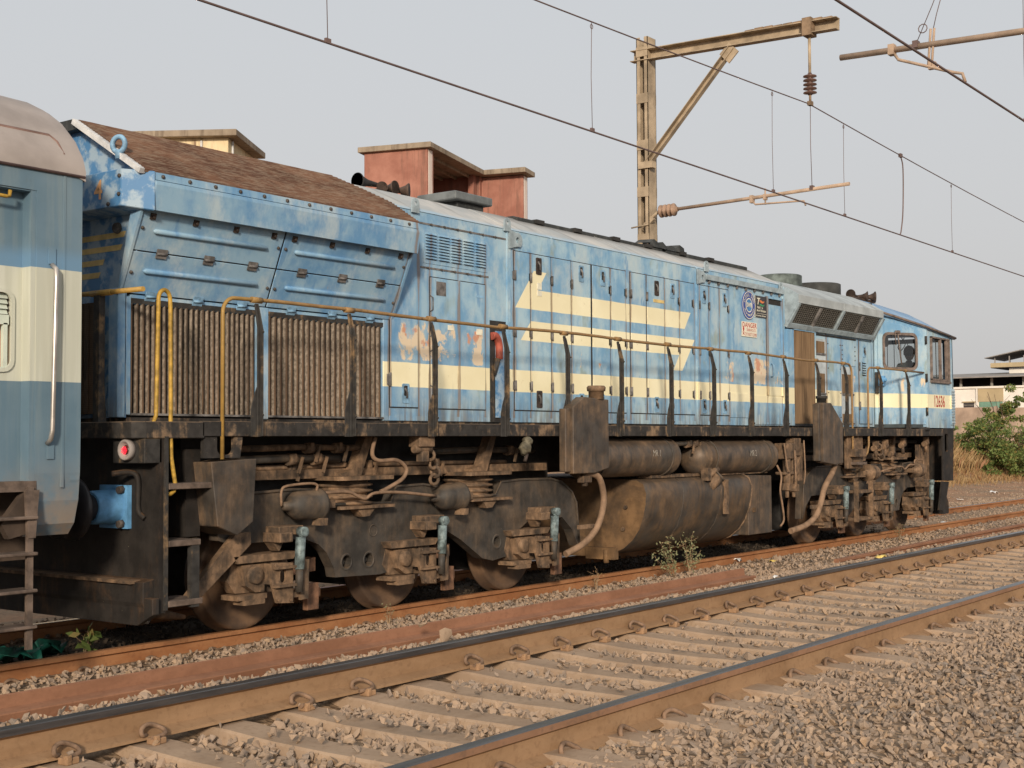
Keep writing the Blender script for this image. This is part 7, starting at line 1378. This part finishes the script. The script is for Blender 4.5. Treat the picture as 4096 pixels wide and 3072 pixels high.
bush('bush', (62.5, 15.6, -0.5), [((0, 0, 0.8), (2.0, 0.9, 0.85)), ((0.4, -0.9, 0.6), (1.6, 0.8, 0.7)), ((0.3, 0.4, 1.6), (1.4, 0.8, 0.7))], 8000, 0.055, 'leaf_mixed', 'low spreading bush with pale stems below the dry tree', 'bush', 5, 9, 1.9)
def grass_bank():
    rnd = random.Random(8); vs, fs, ts = [], [], []
    for _ in range(16000):
        x = rnd.uniform(44, 64); y = rnd.gauss(18.6 if rnd.random() < 0.75 else 17.2, 0.8)
        if y < 15.6 + rnd.random() * 1.2: continue
        z = gz(x, y); h = rnd.uniform(0.18, 0.62) * (1.1 if 17.6 < y else 0.5); a = rnd.uniform(0, 6.28); lean = rnd.uniform(0.1, 0.7) * h; w = rnd.uniform(0.006, 0.014); d = V(math.cos(a), math.sin(a), 0); s = V(-d.y, d.x, 0); p = V(x, y, z - 0.03); q = len(vs)
        vs += [p - s * w, p + s * w, p + d * lean * 0.4 + V(0, 0, h * 0.65) + s * w * 0.7, p + d * lean + V(0, 0, h)]; fs += [(q, q + 1, q + 2), (q, q + 2, q + 3)]; t = (rnd.random(), rnd.random(), 0, 1); ts += [t] * 4
    o = leaf_obj('dry_grass', (vs, fs, ts), 'grass_dry', None); tag(o, 'dry straw coloured grass covering the bank', 'grass', kind='stuff')
grass_bank()
def weed(name, base, stems, label, mat='leaf_weed', leaf=0.017, n=56, seed=1, stem_mat='dry_stem'):
    """upright stems carrying many small leaflets"""
    rnd = random.Random(seed); R = thing(name, base, label, 'weed'); vs, fs, ts = [], [], []; B = Vector(base); k = MB()
    for d, L in stems:
        e = B + Vector(d).normalized() * L; path = smooth_path([B, B.lerp(e, 0.5) + V(rnd.uniform(-.03, .03), rnd.uniform(-.03, .03), 0.02), e], 5); k.tube(path, 0.004, 5, radii=[0.0045 * (1 - 0.07 * i) for i in range(len(path))])
        for i in range(n):
            t = 0.25 + 0.75 * rnd.random(); p = path[min(len(path) - 1, int(t * len(path)))]; side = Vector((rnd.gauss(0, 1), rnd.gauss(0, 1), rnd.gauss(0.2, 0.6))).normalized(); tw = p + side * rnd.uniform(0.02, 0.09)
            if i % 4 == 0: k.tube([p, tw], 0.002, 4)
            nn = Vector((rnd.gauss(0, 1), rnd.gauss(0, 1), rnd.gauss(0.8, 1))).normalized(); u = nn.orthogonal().normalized(); u.rotate(Matrix.Rotation(rnd.uniform(0, 6.28), 3, nn)); w = nn.cross(u); s = leaf * rnd.uniform(0.7, 1.5); q = len(vs)
            vs += [tw - u * s, tw + w * s * 0.5, tw + u * s, tw - w * s * 0.5]; fs.append((q, q + 1, q + 2, q + 3)); tt = (rnd.random(), rnd.random(), 0, 1); ts += [tt] * 4
    leaf_obj('leaves', (vs, fs, ts), mat, R); part('stems', k, stem_mat, R)
weed('weed', (14.62, 8.40, -0.46), [((-0.62, -0.1, 0.62), 0.62), ((-0.45, -0.05, 0.55), 0.50), ((-0.75, 0.05, 0.50), 0.55), ((-0.55, -0.15, 0.80), 0.66), ((-0.35, 0, 0.6), 0.40)], 'grey green weed leaning left with bare lower stems beside the fuel tank', seed=1)
weed('weed', (15.02, 8.42, -0.46), [((-0.22, 0, 1.0), 0.80), ((-0.48, 0, 0.9), 0.70), ((0.16, 0, 1.0), 0.72), ((0.05, 0, 0.5), 0.35), ((0.35, 0, 0.4), 0.35), ((-0.1, -0.1, 0.7), 0.5)], 'taller upright grey green weed beside the fuel tank', seed=2, n=60)
weed('weed', (9.35, 8.42, -0.46), [((0.05, 0, 1), 0.19), ((-0.15, 0, 1), 0.16), ((0.22, 0, 1), 0.15), ((0.3, 0, 0.8), 0.17)], 'tiny thin weed at the rail joint below the middle wheel', leaf=0.008, n=9, seed=3)
weed('weed', (12.85, 8.42, -0.46), [((0.1, 0, 1), 0.26), ((-0.25, 0, 1), 0.2), ((0.4, 0, 0.8), 0.22), ((0.2, 0, 0.5), 0.2), ((-0.1, 0, 0.6), 0.2)], 'low dry weed with a pale scrap at its foot', leaf=0.010, n=14, seed=4, mat='grass_dry')
weed('weed', (22.15, 8.40, -0.46), [((0.1, 0, 1), 0.28), ((-0.35, 0, 1), 0.22), ((0.4, 0, 0.8), 0.24), ((-0.2, 0, 0.5), 0.25)], 'low green weed beside the last wheel of the front bogie', leaf=0.012, n=24, seed=5)
weed('weed', (6.72, 9.35, -0.46), [((0.3, -0.2, 0.6), 0.16), ((-0.3, 0, 0.6), 0.16), ((0, -0.2, 0.9), 0.20), ((0.15, 0.2, 0.7), 0.17)], 'small broad leaved seedling in front of the dark wheels', leaf=0.045, n=6, seed=6, mat='leaf_green')

# ---------------------------------------------------------------- litter
def scrap(name, loc, sx, sy, mat, label, seed, bumpy=0.35, nx=5, ny=4):
    rnd = random.Random(seed); m = MB(); vs = [(loc[0] + (i / (nx - 1) - 0.5) * sx + rnd.uniform(-.1, .1) * sx, loc[1] + (j / (ny - 1) - 0.5) * sy + rnd.uniform(-.1, .1) * sy, loc[2] + rnd.uniform(0, bumpy) * sx) for i in range(nx) for j in range(ny)]
    m.add(vs, [(i * ny + j, (i + 1) * ny + j, (i + 1) * ny + j + 1, i * ny + j + 1) for i in range(nx - 1) for j in range(ny - 1)], 0, True); o = solo(name, m, mat, loc, label, 'litter')
    mo = o.modifiers.new('thick', 'SOLIDIFY'); mo.thickness = 0.002
scrap('net_bag', (6.22, 9.50, -0.47), 0.70, 0.30, 'cloth_green', 'crumpled dark green netting lying under the coupling', 1, 0.22, 11, 7)
scrap('paper_scrap', (13.0, 6.28, -0.20), 0.09, 0.05, 'litter_white', 'white crumpled scrap beside the end of the loose rail', 2)
scrap('paper_scrap', (15.75, 6.20, -0.19), 0.14, 0.08, 'litter_yellow', 'yellow crumpled wrapper behind the dark railhead', 3)
scrap('paper_scrap', (17.1, 8.28, -0.44), 0.11, 0.06, 'litter_yellow', 'small yellow wrapper near the foot of the rusty rail', 4)
scrap('paper_scrap', (5.80, 7.75, -0.42), 0.22, 0.025, 'litter_white', 'thin white plastic spoon like strip by the rusty rail clip', 5, 0.06)
scrap('paper_scrap', (8.72, 7.9, -0.42), 0.09, 0.05, 'litter_white', 'white and green scrap between the loose rail and rusty rail', 6)
scrap('paper_scrap', (13.9, 7.5, -0.44), 0.06, 0.04, 'litter_white', 'tiny white scrap in open ballast past the loose rail', 7)
scrap('paper_scrap', (27.0, 9.3, -0.46), 0.16, 0.1, 'litter_white', 'white plastic scrap between the rails ahead of the locomotive', 8)
scrap('paper_scrap', (45.5, 14.0, -0.58), 0.34, 0.2, 'litter_white', 'white bag on the red earth below the bushes', 9)
scrap('paper_scrap', (40.0, 13.3, -0.60), 0.26, 0.15, 'litter_white', 'white scrap on red earth near the far rail', 10)
scrap('paper_scrap', (16.9, 8.75, -0.44), 0.16, 0.12, 'litter_white', 'white rag under the battery box', 11)

# ---------------------------------------------------------------- people in the cab
def person(loc, yaw, label, shirt, seatlab, lean=0.0):
    """seated figure: one skinned body with head, arms to the desk, legs"""
    R = thing('person', loc, label, 'person'); L = Vector(loc); c, s = math.cos(yaw), math.sin(yaw)
    J = {'hip': (0, 0, 0.12), 'waist': (0.02, 0, 0.28), 'chest': (0.03 + lean, 0, 0.48), 'neck': (0.04 + lean, 0, 0.62), 'nk2': (0.05 + lean, 0, 0.67), 'sl': (0.03 + lean, 0.17, 0.55), 'sr': (0.03 + lean, -0.17, 0.55), 'el': (0.10, 0.24, 0.30), 'er': (0.10, -0.24, 0.30), 'hl': (0.33, 0.16, 0.26), 'hr': (0.33, -0.16, 0.26),
         'hipl': (0.02, 0.10, 0.10), 'hipr': (0.02, -0.10, 0.10), 'kl': (0.44, 0.12, 0.12), 'kr': (0.44, -0.12, 0.12), 'fl': (0.42, 0.12, -0.36), 'fr': (0.42, -0.12, -0.36), 'tl': (0.58, 0.13, -0.40), 'tr': (0.58, -0.13, -0.40)}
    rad = {'hip': 0.15, 'waist': 0.14, 'chest': 0.155, 'neck': 0.065, 'nk2': 0.055, 'sl': 0.075, 'sr': 0.075, 'el': 0.048, 'er': 0.048, 'hl': 0.035, 'hr': 0.035, 'hipl': 0.095, 'hipr': 0.095, 'kl': 0.065, 'kr': 0.065, 'fl': 0.045, 'fr': 0.045, 'tl': 0.035, 'tr': 0.035}
    E = [('hip', 'waist'), ('waist', 'chest'), ('chest', 'neck'), ('neck', 'nk2'), ('chest', 'sl'), ('chest', 'sr'), ('sl', 'el'), ('sr', 'er'), ('el', 'hl'), ('er', 'hr'), ('hip', 'hipl'), ('hip', 'hipr'), ('hipl', 'kl'), ('hipr', 'kr'), ('kl', 'fl'), ('kr', 'fr'), ('fl', 'tl'), ('fr', 'tr')]
    ks = list(J); rot = lambda p: (p[0] * c - p[1] * s, p[0] * s + p[1] * c, p[2]); me = bpy.data.meshes.new('body'); me.from_pydata([rot(J[k]) for k in ks], [(ks.index(a), ks.index(b)) for a, b in E], []); me.materials.append(MAT[shirt])
    o = bpy.data.objects.new('body', me); COL.objects.link(o); o.parent = R; md = o.modifiers.new('skin', 'SKIN')
    for i, k in enumerate(ks): me.skin_vertices[0].data[i].radius = (rad[k], rad[k]); me.skin_vertices[0].data[i].use_root = (k == 'hip')
    sb = o.modifiers.new('sub', 'SUBSURF'); sb.levels = 1; sb.render_levels = 2; md.use_smooth_shade = True
    hc = V(*rot((0.065 + lean, 0, 0.79))) + L; h = MB(); h.lathe([(-0.125, 0.03), (-0.11, 0.055), (-0.06, 0.078), (0.0, 0.085), (0.06, 0.078), (0.10, 0.05), (0.118, 0.0)], hc, (0, 0, 1), 18); f = V(c, s, 0); sd = V(-s, c, 0)
    h.lathe([(0, 0.018), (0.035, 0.006)], hc + f * 0.075 + V(0, 0, -0.015), f + V(0, 0, -0.4), 8); h.obox(hc + sd * 0.085, (0.02, 0.03, 0.055)); h.obox(hc - sd * 0.085, (0.02, 0.03, 0.055)); h.obox(hc + f * 0.078 + V(0, 0, -0.065), (0.012, 0.04, 0.012)); h.obox(hc + f * 0.078 + sd * 0.03 + V(0, 0, 0.012), (0.01, 0.02, 0.01)); h.obox(hc + f * 0.078 - sd * 0.03 + V(0, 0, 0.012), (0.01, 0.02, 0.01)); part('head', h, 'skin', R)
    hh = MB(); hh.lathe([(-0.06, 0.07), (-0.03, 0.092), (0.03, 0.097), (0.08, 0.082), (0.115, 0.05), (0.132, 0.0)], hc - f * 0.018 + V(0, 0, 0.006), (0, 0, 1), 18); part('hair', hh, 'hair_black', R)
    for sg in (1, -1):
        b = V(*rot((0.33, 0.16 * sg, 0.26))) + L; m = MB()
        for i in range(4): p = b + sd * (0.022 * (i - 1.5)); m.tube([p, p + f * 0.05 + V(0, 0, 0.005), p + f * (0.085 - 0.006 * abs(i - 1)) - V(0, 0, 0.02)], 0.008, 6)
        m.tube([b - sd * 0.02 * sg, b - sd * 0.05 * sg + f * 0.03], 0.009, 6); m.obox(b, (0.06, 0.07, 0.03)); part('hand', m, 'skin', R)
    st = thing('driver_seat', (L.x - c * 0.05, L.y - s * 0.05, 1.50), seatlab, 'seat'); m = MB(); m.obox(L + f * 0.1 + V(0, 0, -0.04), (0.44, 0.44, 0.10), Matrix.Rotation(yaw, 3, 'Z')); part('cushion', m, 'seat_black', st, 0.02); m = MB(); m.obox(L - f * 0.19 + V(0, 0, 0.24), (0.08, 0.42, 0.50), Matrix.Rotation(yaw, 3, 'Z')); part('backrest', m, 'seat_black', st, 0.02); m = MB(); m.cyl((L.x, L.y, 1.50), (L.x, L.y, L.z - 0.08), 0.05, 10); part('pedestal', m, 'seat_black', st)
person((23.08, 8.53, 1.97), 0.1, 'person in dark clothing seated in the cab, head seen through the door window', 'shirt_dark', 'black padded seat of the person in dark clothing')
person((23.05, 9.95, 1.92), 0.0, 'person in a dull red shirt seated on the far side of the cab', 'shirt_red', 'black padded seat of the person in the dull red shirt', 0.03)
